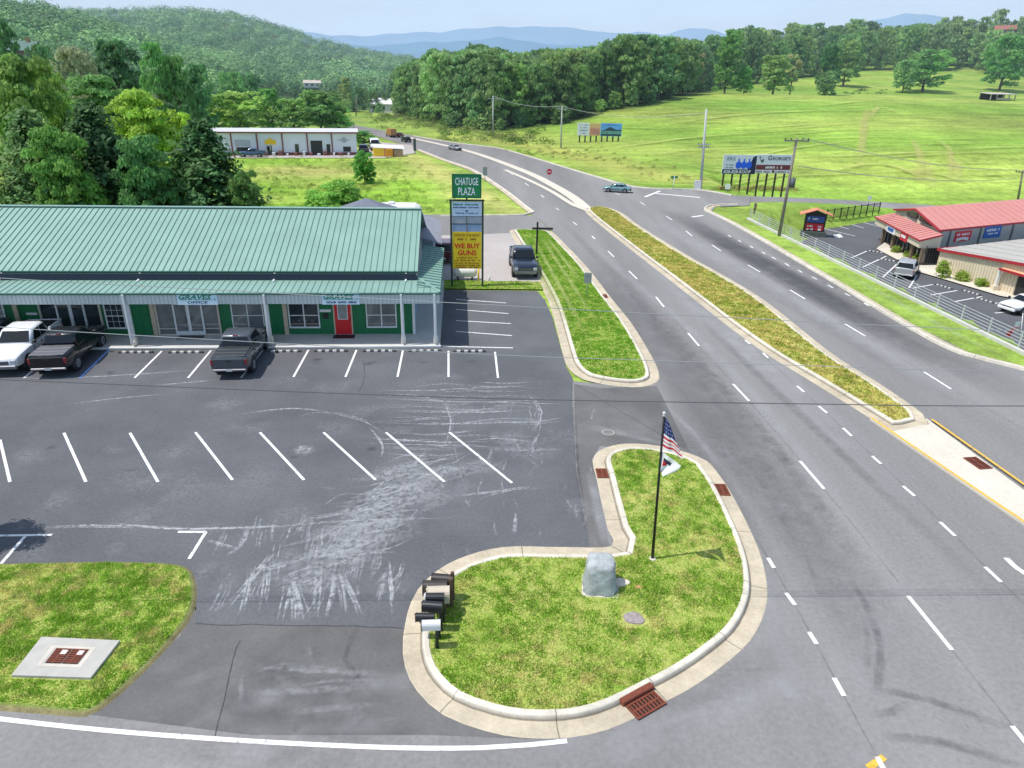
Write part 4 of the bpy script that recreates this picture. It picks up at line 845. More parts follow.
# porch bay at the right end
pb = rel(gp(996, 291, LZ)); mb = MB(); pz = zb1-.5
A0, A1 = pb+wn*.4, pb+wn*.4-wd*-4.5
slab(mb, [Vector((A0.x, A0.y, zb+2.15)), Vector((A1.x, A1.y, zb+2.15)), Vector((A1.x, A1.y, zb+2.6))-wn*2.2, Vector((A0.x, A0.y, zb+2.6))-wn*2.2], .1); mb.build('porch_roof', mat('peach roof panel', rgb(226, 170, 132), .6, var=.06), S)
mb = MB(); mb.bar(Vector((A0.x, A0.y, zb+2.13)), Vector((A1.x, A1.y, zb+2.13)), .12, .2); mb.build('porch_trim', m_rtrim, S)
mb = MB(); p = pb+wn*.2; mb.bar(down(p, zb), down(p, zb+2.1), .2, .2); mb.build('porch_column', m_trim_white, S)
mb = MB(); p = pb+wn*.25; mb.bar(down(p, zb), down(p, zb+.55), .5, .5); mb.build('column_base', m_beige, S)
mb = MB(); p = w1+wd*2.2+wn*.05; q_ = p+wd*1.2; mb.bar(Vector((p.x, p.y, zb+1.0)), Vector((q_.x, q_.y, zb+1.0)), .08, 2.0); mb.build('porch_door', m_dark, S)
mb = MB(); mb.tess([Vector((p.x, p.y, zb+.12)) for p in [rel(gp(876, 249.5, LZ)), rel(gp(921, 273.5, LZ)), rel(gp(1000, 297, LZ)), rel(gp(1040, 304, LZ)), w2, w0, g3, g1, g2]]); mb.build('front_walk', m_conc, S)
# banners high on the side wall
for (x0, y0, x1, y1), m_, lab in (((955, 232, 971, 242), m_sred, 'red banner with white arched print on grey wall'), ((984.5, 227, 1001, 238.5), m_sblue, 'blue banner with pale print on grey wall')):
    def onwall(px, py):
        x, y, d = ray(px, py); Q = SO+V1+nrm*.06; t_ = (Q.x*nrm.x+Q.y*nrm.y)/(x*nrm.x+y*nrm.y); return Vector((x*t_, y*t_, CAMH+d*t_))-SO
    a, b = onwall(x0, (y0+y1)/2), onwall(x1, (y0+y1)/2-1.4); hgt = onwall((x0+x1)/2, y0).z-onwall((x0+x1)/2, y1).z; L2 = (b-a).length
    q = MB(); q.box(0, L2, 0, .05, -hgt/2, hgt/2); o = q.build('wall_banner', m_, S, lab); o.location = a; o.rotation_euler = (0, 0, math.atan2(fr.y, fr.x))
    q = MB(); textbar(q, L2*.5, hgt*.2, L2*.8, hgt*.26, 8, -.01); 
    if m_ is m_sred:
        for k in range(8): xx = L2*(.12+.095*k); q.box(xx, xx+L2*.095, -.012, -.01, -hgt*.32+abs(k-3.5)*-.02*hgt*2, -hgt*.08-abs(k-3.5)*.02*hgt)
    else: textbar(q, L2*.5, -hgt*.12, L2*.7, hgt*.16, 9, -.01)
    q.build('print', m_trim_white, o)
mb = MB(); p = V1+fr*15.2+nrm*.15; mb.box(p.x-.15, p.x+.15, p.y-.15, p.y+.15, V1.z-.95, V1.z-.5, b=.05); mb.build('wall_lamp', m_trim_white, S)
# ------------------------------------------------------------------ small buildings far off
def house(label, px, row, w, d, h, roofc, wallc, yaw, Y=None, rh=None, name='house', cat='house'):
    loc = hit(px, row) if Y is None else Vector((at(px, row, Y).x, Y, zrow(at(px, row, Y).x, Y, row)))
    t = thing(name, label, cat, loc-Vector((0, 0, .3)), yaw); rh = rh or h*.5
    mb = MB(); mb.box(-w/2, w/2, -d/2, d/2, 0, h); mb.poly([(-w/2, -d/2, h), (-w/2, d/2, h), (-w/2, 0, h+rh)]); mb.poly([(w/2, -d/2, h), (w/2, d/2, h), (w/2, 0, h+rh)]); mb.build('wall', mat('wall '+label, wallc, .7, var=.06), t)
    mb = MB(); e = .5; slab(mb, [(-w/2-e, -d/2-e, h-.2), (w/2+e, -d/2-e, h-.2), (w/2+e, 0, h+rh), (-w/2-e, 0, h+rh)], .15); slab(mb, [(w/2+e, d/2+e, h-.2), (-w/2-e, d/2+e, h-.2), (-w/2-e, .01, h+rh), (w/2+e, .01, h+rh)], .15); ro = mb.build('roof', mat('roof '+label, roofc, .7, var=.08), t)
    mb = MB(); mb.box(w*.25, w*.25+.7, -.5, .5, h+rh*.3, h+rh+.9); mb.build('chimney', m_brick, ro)
    for k in range(3):
        x = -w*.33+k*w*.33; mb = MB(); mb.box(x-.6, x+.6, -d/2-.06, -d/2-.01, h*.35, h*.75); mb.build('window' if k != 1 else 'door', m_glass, t)
    return t
house('house with a brick red roof among the hilltop trees', 1003, 37, 10, 8, 4.2, rgb(150, 96, 84), rgb(170, 140, 124), R(-30), Y=455)
house('small white house below the far wooded hill', 313, 87, 9, 7, 2.6, rgb(190, 182, 172), (.7, .68, .64), R(10), Y=430)
house('small white building behind the roadside trees', 387, 112, 11, 8, 3.6, (.7, .7, .7), (.72, .72, .72), R(-10), Y=300)
house('brown house with teal roof half hidden in left hillside trees', 23, 66, 9, 8, 4.4, rgb(84, 116, 106), rgb(110, 84, 72), R(15), Y=215)
# livestock shelter on the pasture
loc = hit(997, 100); t = thing('field_shelter', 'open low shelter with pale metal roof alone on the pasture', 'shelter', loc, R(12)); k = loc.y*.95/FPX
w_, d_, h_ = 30*k, 5, 6.5*k
mb = MB(); slab(mb, [(-w_/2, -d_/2, h_*.85), (w_/2, -d_/2, h_*.85), (w_/2, d_/2, h_), (-w_/2, d_/2, h_)], .15); mb.build('roof', mat('weathered tin', rgb(200, 190, 182), .6, var=.12), t)
mb = MB(); mb.box(-w_/2+.3, w_/2-.3, d_/2-.3, d_/2-.1, 0, h_*.9); mb.build('back_wall', mat('old dark boards', (.06, .05, .04), .9, var=.3), t)
for i in range(5):
    mb = MB(); x = -w_/2+.4+i*(w_-.8)/4; mb.box(x-.12, x+.12, -d_/2+.3, -d_/2+.55, 0, h_*.8); mb.build('post', mat('grey post', rgb(170, 160, 150), .9, var=.15), t)
mb = MB(); mb.box(-w_*.25, w_*.3, -d_/2+.1, -d_/2+.25, .1, h_*.32); mb.build('feed_rail', MATS['grey post'], t)
# canopy tent and camper behind the plaza
c = at(366, 198, 61); t = thing('canopy_tent', 'dark grey pyramid canopy tent behind the green roof', 'tent', (c.x, 61, 0), R(10)); zz = c.z; m_tent = mat('grey tent canvas', rgb(112, 116, 128), .8, var=.08)
mb = MB(); mb2 = 2.6
for a, b in (((-1, -1), (1, -1)), ((1, -1), (1, 1)), ((1, 1), (-1, 1)), ((-1, 1), (-1, -1))): mb.poly([(a[0]*mb2, a[1]*mb2, zz-1.2), (b[0]*mb2, b[1]*mb2, zz-1.2), (0, 0, zz)]); mb.poly([(a[0]*mb2, a[1]*mb2, zz-1.5), (b[0]*mb2, b[1]*mb2, zz-1.5), (b[0]*mb2, b[1]*mb2, zz-1.2), (a[0]*mb2, a[1]*mb2, zz-1.2)])
mb.build('canopy', m_tent, t)
for sx in (-1, 1):
    for sy in (-1, 1): mb = MB(); mb.cyl((sx*2.5, sy*2.5, 0), (sx*2.5, sy*2.5, zz-1.25), .04, n=6); mb.build('tent_pole', m_trim_white, t)
c = at(398, 204, 67); t = thing('camper_trailer', 'white camper trailer parked behind the plaza roof', 'trailer', (c.x, 67, 0), R(4)); zz = c.z
rings = [[Vector((x, y, z)) for y, z in ((-1.15, .5), (1.15, .5), (1.2, zz*.6), (1.1, zz-.12), (.9, zz), (-.9, zz), (-1.1, zz-.12), (-1.2, zz*.6))] for x in (-2.0, 1.6)]
rings.append([Vector((2.0, y*.96, z if z < zz*.7 else z-.25)) for y, z in ((-1.15, .5), (1.15, .5), (1.2, zz*.6), (1.1, zz-.12), (.9, zz), (-.9, zz), (-1.1, zz-.12), (-1.2, zz*.6))])
mb = MB(); mb.loft(rings, smooth=False); mb.build('body', m_trim_white, t); mb = MB(); mb.box(-.9, -.3, -.3, .3, zz, zz+.22, b=.05); mb.build('roof_vent', m_trim_white, t)
mb = MB(); mb.box(-1, .2, -1.24, -1.19, 1.3, 1.9); mb.build('window', m_glass, t)
for s in (-1, 1): mb = MB(); mb.cyl((-.3, s*1.0, .35), (-.3, s*1.2, .35), .35, n=14); mb.build('wheel', m_dark, t)
mb = MB(); mb.bar((2, 0, .5), (3.0, 0, .45), .12, .12); mb.cyl((2.9, 0, 0), (2.9, 0, .5), .04); mb.build('hitch', m_dark, t)
# ------------------------------------------------------------------ vehicles
m_tyre = mat('tyre rubber', (.018, .018, .018), .85, var=.2); m_rim = mat('alloy rim', (.35, .35, .36), .35, .6, var=.1)
m_cglass = mat('car glass', (.012, .016, .02), .08, var=.1, spec=.35); m_lens = mat('headlamp lens', (.55, .57, .6), .15, .2, var=.05); m_tail = mat('tail lamp', (.24, .025, .03), .2, var=.1)
m_blackpl = mat('black trim plastic', (.02, .02, .022), .55, var=.1); m_chrome = mat('bright bumper', (.26, .26, .28), .3, .8, var=.05); m_platew = mat('number plate', (.6, .6, .6), .5, var=.05)
def carpaint(n, c): return mat('paint '+n, c, .28, .25 if max(c) < .5 else 0, var=.03, coat=.6)
SPEC = {
 'pickup': dict(st=[(-2.92, .86, .62, 1.14), (-2.88, .95, .52, 1.26), (-2.4, .985, .45, 1.28), (-1.36, .99, .42, 1.28), (-1.30, .99, .42, 1.20), (.95, .99, .42, 1.19), (1.2, .985, .42, 1.20), (2.2, .97, .44, 1.14), (2.68, .95, .48, 1.08), (2.84, .90, .52, 1.0), (2.9, .80, .6, .86)],
   gh=dict(b=(-1.3, 1.05, .93), t=(-1.02, .30, .74), z0=1.19, z1=1.88, pil=(.46,)), wb=(-1.78, 1.80), wr=.41, L=(-2.92, 2.9)),
 'suv': dict(st=[(-2.3, .80, .6, 1.0), (-2.25, .9, .45, 1.08), (-1.6, .94, .36, 1.1), (.9, .94, .36, 1.06), (1.7, .92, .4, 1.0), (2.15, .88, .45, .92), (2.3, .76, .5, .8)],
   gh=dict(b=(-2.22, 1.0, .88), t=(-1.8, .25, .70), z0=1.04, z1=1.66, pil=(.33, .68)), wb=(-1.35, 1.42), wr=.36, L=(-2.3, 2.3)),
 'sedan': dict(st=[(-2.35, .76, .55, .86), (-2.3, .86, .42, .96), (-1.5, .91, .32, .98), (.9, .91, .32, .94), (1.7, .9, .36, .86), (2.2, .86, .42, .76), (2.35, .72, .48, .66)],
   gh=dict(b=(-1.75, 1.15, .85), t=(-.95, .25, .66), z0=.95, z1=1.42, pil=(.5,)), wb=(-1.38, 1.42), wr=.34, L=(-2.35, 2.35)),
 'van': dict(st=[(-2.6, .9, .5, 1.2), (-2.55, .97, .4, 1.3), (.9, .98, .38, 1.28), (1.9, .95, .42, 1.15), (2.4, .9, .45, 1.0), (2.5, .8, .5, .9)],
   gh=dict(b=(-2.55, 1.5, .95), t=(-2.5, .8, .86), z0=1.25, z1=2.15, pil=(.4, .7)), wb=(-1.6, 1.6), wr=.36, L=(-2.6, 2.5)),
}
def lerp4(q, u, v): return (q[0]*(1-u)+q[1]*u)*(1-v)+(q[3]*(1-u)+q[2]*u)*v
def vehicle(name, label, cat, loc, yaw, kind, paint, cover=None, detail=True, bumper=None, group=None, scale=1.0):
    sp = SPEC[kind]; t = thing(name, label, cat, loc, yaw, group); t.scale = (scale,)*3
    mb = MB(); rings = []
    for x, w, zb, zt_ in sp['st']:
        half = [(w*.80, zb), (w*.97, zb+.10), (w, zb+.28), (w*.985, (zb+zt_)/2+.1), (w*.96, zt_-.06), (w*.88, zt_), (w*.45, zt_+.025)]
        rings.append([Vector((x, y, z)) for y, z in half]+[Vector((x, -y, z)) for y, z in half[::-1]])
    mb.loft(rings, 0, None, True, True); body = mb.build('body', paint, t)
    sm_ = body.modifiers.new('Bevel', 'BEVEL'); sm_.width = .02; sm_.segments = 2; sm_.limit_method = 'ANGLE'; sm_.angle_limit = R(40)
    g = sp['gh']; (bx0, bx1, bw), (tx0, tx1, tw), z0, z1 = g['b'], g['t'], g['z0'], g['z1']
    def ring(x0, x1, w, z, c): return [Vector(p) for p in ((x0, w-c, z), (x0, -w+c, z), (x0+c, -w, z), (x1-c, -w, z), (x1, -w+c, z), (x1, w-c, z), (x1-c, w, z), (x0+c, w, z))]
    mb = MB(); mb.loft([ring(bx0, bx1, bw, z0-.05, .06), ring(bx0+(tx0-bx0)*.85, bx1+(tx1-bx1)*.85, bw+(tw-bw)*.85, z0+(z1-z0)*.87, .08), ring(tx0+.02, tx1-.03, tw-.02, z1-.03, .12), ring(tx0+.2, tx1-.22, tw-.16, z1, .2)], 0, None, True, True); mb.build('cabin', paint, t)
    # glazing, slightly proud of the cabin
    zb_, zt2 = z0+.06, z0+(z1-z0)*.82; f = lambda z: (z-z0+.05)/((z1-z0)*.87+.05)*.85
    def pt(fx_, fy, z, o):
        k = f(z); x0, x1, w = bx0+(tx0-bx0)*k, bx1+(tx1-bx1)*k, bw+(tw-bw)*k
        return Vector((x0+(x1-x0)*fx_, w*fy, z))
    q = MB(); o_ = .012
    q.poly([pt(1, -.86, zb_, 0)+Vector((o_, 0, o_)), pt(1, .86, zb_, 0)+Vector((o_, 0, o_)), pt(1, .86, zt2, 0)+Vector((o_, 0, o_)), pt(1, -.86, zt2, 0)+Vector((o_, 0, o_))]); q.build('windscreen', m_cglass, t)
    q = MB(); zr = zb_ if kind != 'pickup' else zb_+.12
    q.poly([pt(0, .84, zr, 0)-Vector((o_, 0, 0)), pt(0, -.84, zr, 0)-Vector((o_, 0, 0)), pt(0, -.84, zt2, 0)-Vector((o_, 0, 0)), pt(0, .84, zt2, 0)-Vector((o_, 0, 0))]); q.build('rear_window', m_cglass, t)
    edges = [.07]+list(g['pil'])+[.90]
    for s in (-1, 1):
        for a, b in zip(edges, edges[1:]):
            q = MB(); P = [pt(a+.015, s, zb_, 0), pt(b-.015, s, zb_, 0), pt(b-.015-(.03 if b == .9 else 0), s, zt2, 0), pt(a+.015, s, zt2, 0)]; P = [p+Vector((0, s*o_, 0)) for p in P]; q.poly(P if s < 0 else P[::-1]); q.build('side_window', m_cglass, t)
    W = max(x[1] for x in sp['st']); r = sp['wr']
    for wx in sp['wb']:
        for s in (-1, 1):
            q = MB(); q.cyl((wx, s*(W-.16), r+.03), (wx, s*(W+.004), r+.03), r*1.17, n=20); q.build('wheel_arch', m_blackpl, t)
            q = MB(); q.cyl((wx, s*(W-.24), r), (wx, s*(W-.01), r), r, n=20); q.cyl((wx, s*(W-.01), r), (wx, s*(W+.018), r), r, r*.86, n=20); wh = q.build('wheel', m_tyre, t)
            q = MB(); q.cyl((wx, s*(W+.0), r), (wx, s*(W+.024), r), r*.62, n=14)
            for k in range(6): a = k*math.pi/3; q.bar((wx, s*(W+.028), r), (wx+math.cos(a)*r*.6, s*(W+.028), r+math.sin(a)*r*.6), .05, .02)
            q.build('rim', m_rim, wh)
    sx = [bx0+.04]+[bx0+(bx1-bx0)*p_ for p_ in g['pil'][:1]]+[bx1-.1]
    for s in (-1, 1):
        q = MB()
        for x in sx: q.box(x-.008, x+.008, s*(W+.001)-.006, s*(W+.001)+.006, .52, z0-.1)
        q.box(sx[0], sx[-1], s*(W+.001)-.006, s*(W+.001)+.006, .50, .53); q.build('door_seam', m_blackpl, t)
        for x in sx[:-1]: q = MB(); q.box(x+.12, x+.3, s*(W+.008)-.012, s*(W+.008)+.012, z0-.2, z0-.16); q.build('door_handle', m_blackpl, t)
    x0, x1 = sp['L']; bm = bumper or m_blackpl; zb_f = sp['st'][-2][2]
    hz = sp['st'][-2][3]
    q = MB(); q.box(x1-.14, x1+.06, -W*.86, W*.86, zb_f-.08, zb_f+.14, b=.04); q.build('front_bumper', bm, t)
    q = MB(); q.box(x0-.08, x0+.1, -W*.88, W*.88, zb_f-.04, zb_f+.1, b=.04); q.build('rear_bumper', bm, t)
    q = MB(); q.box(x1-.10, x1+.012, -W*.52, W*.52, zb_f+.16, hz-.1, b=.02)
    for k in range(3): z = zb_f+.2+k*(hz-zb_f-.32)/3; q.box(x1+.012, x1+.025, -W*.5, W*.5, z, z+.03, 1)
    q.build('grille', [m_blackpl, m_chrome], t)
    for s in (-1, 1):
        q = MB(); q.box(x1-.16, x1+.008, s*W*.72-.15, s*W*.72+.15, hz-.30, hz-.06, b=.03); q.build('headlamp', m_lens, t)
        ht = sp['st'][1][3]; q = MB(); q.box(x0-.012, x0+.14, s*W*.88-.07, s*W*.88+.07, ht-.44 if kind == 'pickup' else ht-.28, ht-.12, b=.02); q.build('tail_lamp', m_tail, t)
        q = MB(); q.box(bx1-.22, bx1-.06, s*(W+.05)-.09, s*(W+.05)+.09, z0+.02, z0+.2, b=.03); q.build('mirror', m_blackpl, t)
    q = MB(); q.box(x0-.095, x0-.08, -.16, .16, zb_f-.02, zb_f+.12); q.build('number_plate', m_platew, t)
    if kind == 'pickup':
        q = MB(); q.box(x0-.025, x0+.02, -.74, .74, .70, 1.18, b=.012); tg = q.build('tailgate', paint, t); q = MB(); q.box(x0-.035, x0-.02, -.12, .12, 1.02, 1.1); q.build('handle', m_blackpl, tg)
        q = MB()
        if cover:
            for k in range(3): q.box(-2.84+k*.49, -2.84+k*.49+.47, -.86, .86, 1.27, 1.335, b=.02)
            q.build('bed_cover', cover, t)
        else:
            q.box(-2.84, -1.36, -.80, .80, 1.285, 1.31); q.build('bed_liner', m_blackpl, t)
            q = MB(); q.box(-2.88, -1.34, .82, .95, 1.26, 1.36, b=.02); q.box(-2.88, -1.34, -.95, -.82, 1.26, 1.36, b=.02); q.box(-2.9, -2.82, -.82, .82, 1.26, 1.36, b=.02); q.build('bed_rail', paint, t)
        q = MB(); q.box(-1.06, -.98, -.14, .14, 1.81, 1.84); q.build('brake_lamp', m_tail, t)
    return t
p_white = carpaint('white', (.82, .82, .82)); p_black = carpaint('black', (.009, .008, .010)); p_grey = carpaint('slate grey', (.075, .085, .10)); p_navy = carpaint('dark navy', (.018, .025, .045)); p_silver = carpaint('silver', (.42, .43, .44)); p_maroon = carpaint('maroon', (.12, .015, .02)); p_teal = carpaint('pale teal', rgb(120, 160, 164)); p_blue = carpaint('dull blue', rgb(70, 95, 130))
def heading(a, b, z=0): d = gp(*b, z)-gp(*a, z); return math.atan2(d.y, d.x)
def place(front_or_tail, px, py, yaw, half, z=0):
    """centre of a car whose nose (or tail) middle is seen on the ground at px, py"""
    p = gp(px, py, z); return Vector((p.x, p.y, z+.012))+Vector((math.cos(yaw), math.sin(yaw), 0))*(half if front_or_tail == 'tail' else -half)
hd = heading((80, 378), (112, 347)); hd2 = heading((188, 378), (211, 350.5))
m_cov = mat('grey bed cover', (.13, .13, .14), .35, var=.1); m_cov2 = mat('dark bed cover', (.035, .037, .042), .4, var=.1)
vehicle('pickup_truck', 'black pickup with folded grey bed cover and red tail lamps', 'pickup truck', place('tail', 51, 379, hd, 2.8), hd, 'pickup', p_black, m_cov, bumper=m_chrome, scale=.95, group='cars parked before the plaza')
vehicle('pickup_truck', 'white pickup parked nose out left of the black pickup', 'pickup truck', place('nose', 1, 378.5, hd+math.pi, 2.85), hd+math.pi, 'pickup', p_white, None, bumper=m_chrome, scale=.95, group='cars parked before the plaza')
vehicle('pickup_truck', 'slate grey pickup parked alone nose to the plaza', 'pickup truck', place('tail', 231, 380, hd2+.02, 2.8), hd2+.02, 'pickup', p_grey, m_cov2, bumper=m_chrome, scale=.95, group='cars parked before the plaza')
vehicle('parked_car', 'dark car mostly cut off at the left frame edge', 'car', place('nose', -38, 374, hd+math.pi, 2.4), hd+math.pi, 'suv', p_navy, group='cars parked before the plaza')
yw = heading((517, 238), (530, 279)); vehicle('pickup_truck', 'navy pickup facing the camera beside the striped grass strip', 'pickup truck', place('nose', 525.5, 280, yw, 2.9), yw, 'pickup', p_navy, None, bumper=m_chrome)
vehicle('parked_car', 'maroon car partly hidden between canopy edge and pylon sign', 'car', gp(444, 262)+Vector((0, 1.4, .012)), R(92), 'suv', p_maroon)
LZc = -3.19; yw = heading((909, 288), (917, 275), LZ); vehicle('parked_car', 'silver hatchback parked at the red roofed shop entrance', 'car', place('tail', 902, 279.5, yw, 2.3, LZ), yw, 'suv', p_silver, bumper=p_silver)
vehicle('parked_car', 'white sedan at the right frame edge below the porch bay', 'car', place('nose', 1004, 313.5, R(199), 2.4, LZ), R(199), 'sedan', p_white, bumper=p_white)
c = gp(617, 192); vehicle('moving_car', 'pale teal car turning at the highway junction', 'car', c+Vector((0, 0, .012)), R(166), 'sedan', p_teal, scale=.8)
c = gp(406, 142); vehicle('moving_car', 'dark car driving away on the distant highway bend', 'car', c+Vector((0, 0, .012)), R(120), 'suv', p_black, scale=.72)
c = gp(455, 150); vehicle('moving_car', 'silver car on the far highway carriageway', 'car', c+Vector((0, 0, .012)), R(-52), 'sedan', p_silver, scale=.75)
c = gp(398.5, 137); vehicle('moving_car', 'small dark car beside the brown truck far down the road', 'car', c+Vector((0, 0, .012)), R(125), 'sedan', p_maroon, scale=.75)
c = gp(375, 150); vehicle('parked_van', 'white van parked at the end of the white warehouse', 'van', c+Vector((0, 0, .03)), R(-75), 'van', p_white)
c = gp(252, 157); vehicle('pickup_truck', 'dull blue pickup parked at the warehouse shutter', 'pickup truck', c+Vector((0, 0, .03)), R(190), 'pickup', p_blue, scale=.8)
c = gp(364, 153); vehicle('parked_car', 'dark grey car in the gap right of the warehouse', 'car', c+Vector((0, 0, .03)), R(100), 'suv', p_grey)
# box truck far down the road
c = gp(391, 137); t = thing('box_truck', 'brown and tan box truck far down the highway', 'truck', c, R(118)); t.scale = (.6,)*3; m_brown = mat('brown truck side', rgb(168, 120, 66), .6, var=.12)
mb = MB(); mb.box(-3.6, 1.2, -1.2, 1.2, .9, 3.3, b=.05); mb.build('cargo_box', m_brown, t); mb = MB(); mb.box(1.3, 3.2, -1.1, 1.1, .6, 2.3, b=.2); mb.build('cab', m_brown, t); mb = MB(); mb.box(3.2, 3.23, -.95, .95, 1.5, 2.1); mb.build('windscreen', m_cglass, t)
mb = MB(); mb.box(-3.5, 3.0, -.5, .5, .5, .9); mb.build('chassis', m_blackpl, t)
for x in (-2.4, 2.2):
    for s in (-1, 1): mb = MB(); mb.cyl((x, s*.85, .48), (x, s*1.15, .48), .48, n=14); mb.build('wheel', m_tyre, t)
# ------------------------------------------------------------------ pylon sign
m_post = mat('dark green post', (.03, .05, .04), .5, var=.1); m_sg = mat('pylon green', rgb(10, 128, 70), .45, var=.06); m_sy = mat('pylon yellow', rgb(246, 214, 34), .5, var=.03)
m_sw = mat('pylon pale face', rgb(206, 222, 238), .5, var=.04); m_sgl = mat('pylon blank pane', rgb(150, 172, 198), .4, var=.08); m_sgl2 = mat('pylon grey pane', rgb(172, 178, 184), .4, var=.08)
m_rtext = mat('red lettering', rgb(222, 40, 30), .5, var=.02); m_otext = mat('brown red lettering', rgb(150, 70, 20), .5, var=.02); m_navyt = mat('navy lettering', rgb(52, 74, 112), .5, var=.02); m_white = mat('white lettering', (.78, .78, .78), .5, var=.02); m_blackt = mat('black lettering', (.03, .03, .035), .5, var=.02)
p0, p1 = gp(452, 287), gp(482.5, 287); PW = (p1-p0).length; py_ = math.atan2(p1.y-p0.y, p1.x-p0.x)
T = thing('pylon_sign', 'tall two post pylon sign with green CHATUGE PLAZA head and yellow WE BUY GUNS panel', 'sign', p0, py_)
for x in (0, PW): mb = MB(); mb.box(x-.07, x+.07, -.07, .07, 0, 6.3, b=.01); mb.build('post', m_post, T)
mb = MB(); mb.box(-.12, PW+.12, -.12, .12, 6.24, 6.36, b=.02); mb.box(PW/2-.06, PW/2+.06, -.06, .06, 6.36, 6.5); mb.box(.07, PW-.07, -.04, .04, 5.16, 5.2); mb.box(.07, PW-.07, -.04, .04, 4.62, 4.68); mb.box(PW/2-.03, PW/2+.03, -.06, .06, 4.1, 5.16); mb.build('cross_frame', m_post, T)
mb = MB(); mb.box(.12, PW-.12, -.16, .16, 6.5, 8.1, b=.05); hd_ = mb.build('head_cabinet', m_sg, T, 'green cabinet lettered CHATUGE PLAZA in white')
mb = MB(); q0, q1 = .1, PW-.1
for a in ((q0, q1, 6.48, 6.56), (q0, q1, 8.04, 8.12), (q0, q0+.07, 6.56, 8.04), (q1-.07, q1, 6.56, 8.04)): mb.box(a[0], a[1], -.2, -.155, a[2], a[3])
mb.build('cabinet_rim', mat('cabinet rim green', rgb(14, 96, 60), .5, var=.05), hd_)
lettering('lettering', [('CHATUGE', PW/2, 7.62, 1.62, .52, .015, 0), ('PLAZA', PW/2, 6.95, 1.2, .52, .015, 0)], m_white, hd_, -.175)
mb = MB(); mb.box(.09, PW-.09, -.05, .05, 5.2, 6.2); tp = mb.build('tenant_panel', m_sw, T)
mb = MB(); textbar(mb, PW/2, 6.02, 1.9, .12, 16, -.06); mb.build('print', m_sgreen, tp)
mb = MB(); textbar(mb, PW/2, 5.82, 1.95, .10, 18, -.06); textbar(mb, PW/2, 5.42, 1.6, .09, 18, -.06); mb.box(PW/2-.09, PW/2+.09, -.062, -.06, 5.52, 5.62); mb.build('print', m_navyt, tp)
for a, b, z0, z1, m_ in ((.09, PW/2-.04, 4.68, 5.16, m_sgl2), (PW/2+.04, PW-.09, 4.68, 5.16, m_sgl2), (.09, PW/2-.04, 4.1, 4.62, m_sgl), (PW/2+.04, PW-.09, 4.1, 4.62, m_sgl)):
    mb = MB(); mb.box(a, b, -.03, .03, z0, z1); mb.build('blank_panel', m_ , T)
mb = MB(); mb.box(.08, PW-.08, -.05, .05, 1.4, 4.08); yp = mb.build('yellow_panel', m_sy, T, 'yellow panel lettered WE BUY GUNS in red')
lettering('lettering', [('WE BUY', PW/2, 3.08, 1.86, .38, .03, 0), ('GUNS', PW/2, 2.58, 1.35, .38, .03, 0)], m_rtext, yp, -.06)
lettering('lettering', [('OFFICES FOR RENT', PW/2, 3.86, 1.86, .2, .015, 0)], m_otext, yp, -.06)
mb = MB(); textbar(mb, PW/2, 3.58, 1.35, .15, 12, -.06)
for z, w in ((2.22, 1.5), (2.02, 1.86), (1.82, 1.8), (1.65, 1.86), (1.5, 1.7)): textbar(mb, PW/2, z, w, .11, 22, -.06)
mb.build('small_print', m_otext, yp)
# gas tank and yellow bollards
c = gp(465, 279.5); t = thing('gas_tank', 'white horizontal gas tank lying below the pylon sign', 'tank', c, py_); mb = MB()
rings = []
for x, r_ in ((-.95, .02), (-.93, .16), (-.86, .28), (-.74, .36), (-.6, .38), (.6, .38), (.74, .36), (.86, .28), (.93, .16), (.95, .02)): rings.append([Vector((x, r_*math.cos(a*math.pi/10), .58+r_*math.sin(a*math.pi/10))) for a in range(20)])
mb.loft(rings); mb.build('tank_shell', m_trim_white, t)
mb = MB(); mb.cyl((0, 0, .93), (0, 0, 1.1), .16, .14, 12); mb.build('valve_dome', m_green_trim, t)
for x in (-.55, .55): mb = MB(); mb.box(x-.06, x+.06, -.25, .25, 0, .26); mb.build('saddle', m_dark, t)
for px, lab in ((478.5, 'yellow bollard at the right end of the gas tank'), (489.5, 'short white bollard just right of the pylon sign')):
    t = thing('bollard', lab, 'bollard', gp(px, 281), 0); mb = MB(); mb.cyl((0, 0, 0), (0, 0, 1.0 if px < 480 else .45), .07, n=12); mb.cyl((0, 0, 1.0 if px < 480 else .45), (0, 0, 1.04 if px < 480 else .48), .07, .03, n=12); mb.build('pipe', m_yel if px < 480 else m_trim_white, t)
# ------------------------------------------------------------------ flagpole and flags
FP = gp(652, 562); FP.z = .12; m_pole = mat('dark bronze pole', (.02, .02, .022), .4, .4, var=.1)
TOP = at(664, 416, FP.y); lean = Vector((TOP.x-FP.x, 0, TOP.z-FP.z)); PL = lean.length; ld = lean.normalized()
t = thing('flagpole', 'slim dark flagpole rising from the grass island', 'flagpole', FP)
mb = MB(); mb.cyl((0, 0, -.05), lean, .05, .03, 12); mb.build('pole', m_pole, t); mb = MB(); mb.cyl(lean, lean+ld*.03, .045, .045, 12); mb.loft([[lean+ld*(.03+.06*(1-math.cos(a)))+Vector((math.cos(k*math.pi/4)*.055*math.sin(a), math.sin(k*math.pi/4)*.055*math.sin(a), 0)) for k in range(8)] for a in (0.15, .8, 1.57, 2.3, 3.0)]); mb.build('finial', mat('pale finial', (.6, .6, .6), .4, var=.05), t); mb = MB(); mb.cyl((0, 0, -.02), (0, 0, .05), .14, .1, 14); mb.build('base_collar', m_conc, t)
m_fr, m_fw, m_fb = mat('flag red', rgb(196, 30, 48), .8, var=.08), mat('flag white', (.72, .72, .72), .8, var=.06), mat('flag blue', rgb(34, 48, 110), .8, var=.1)
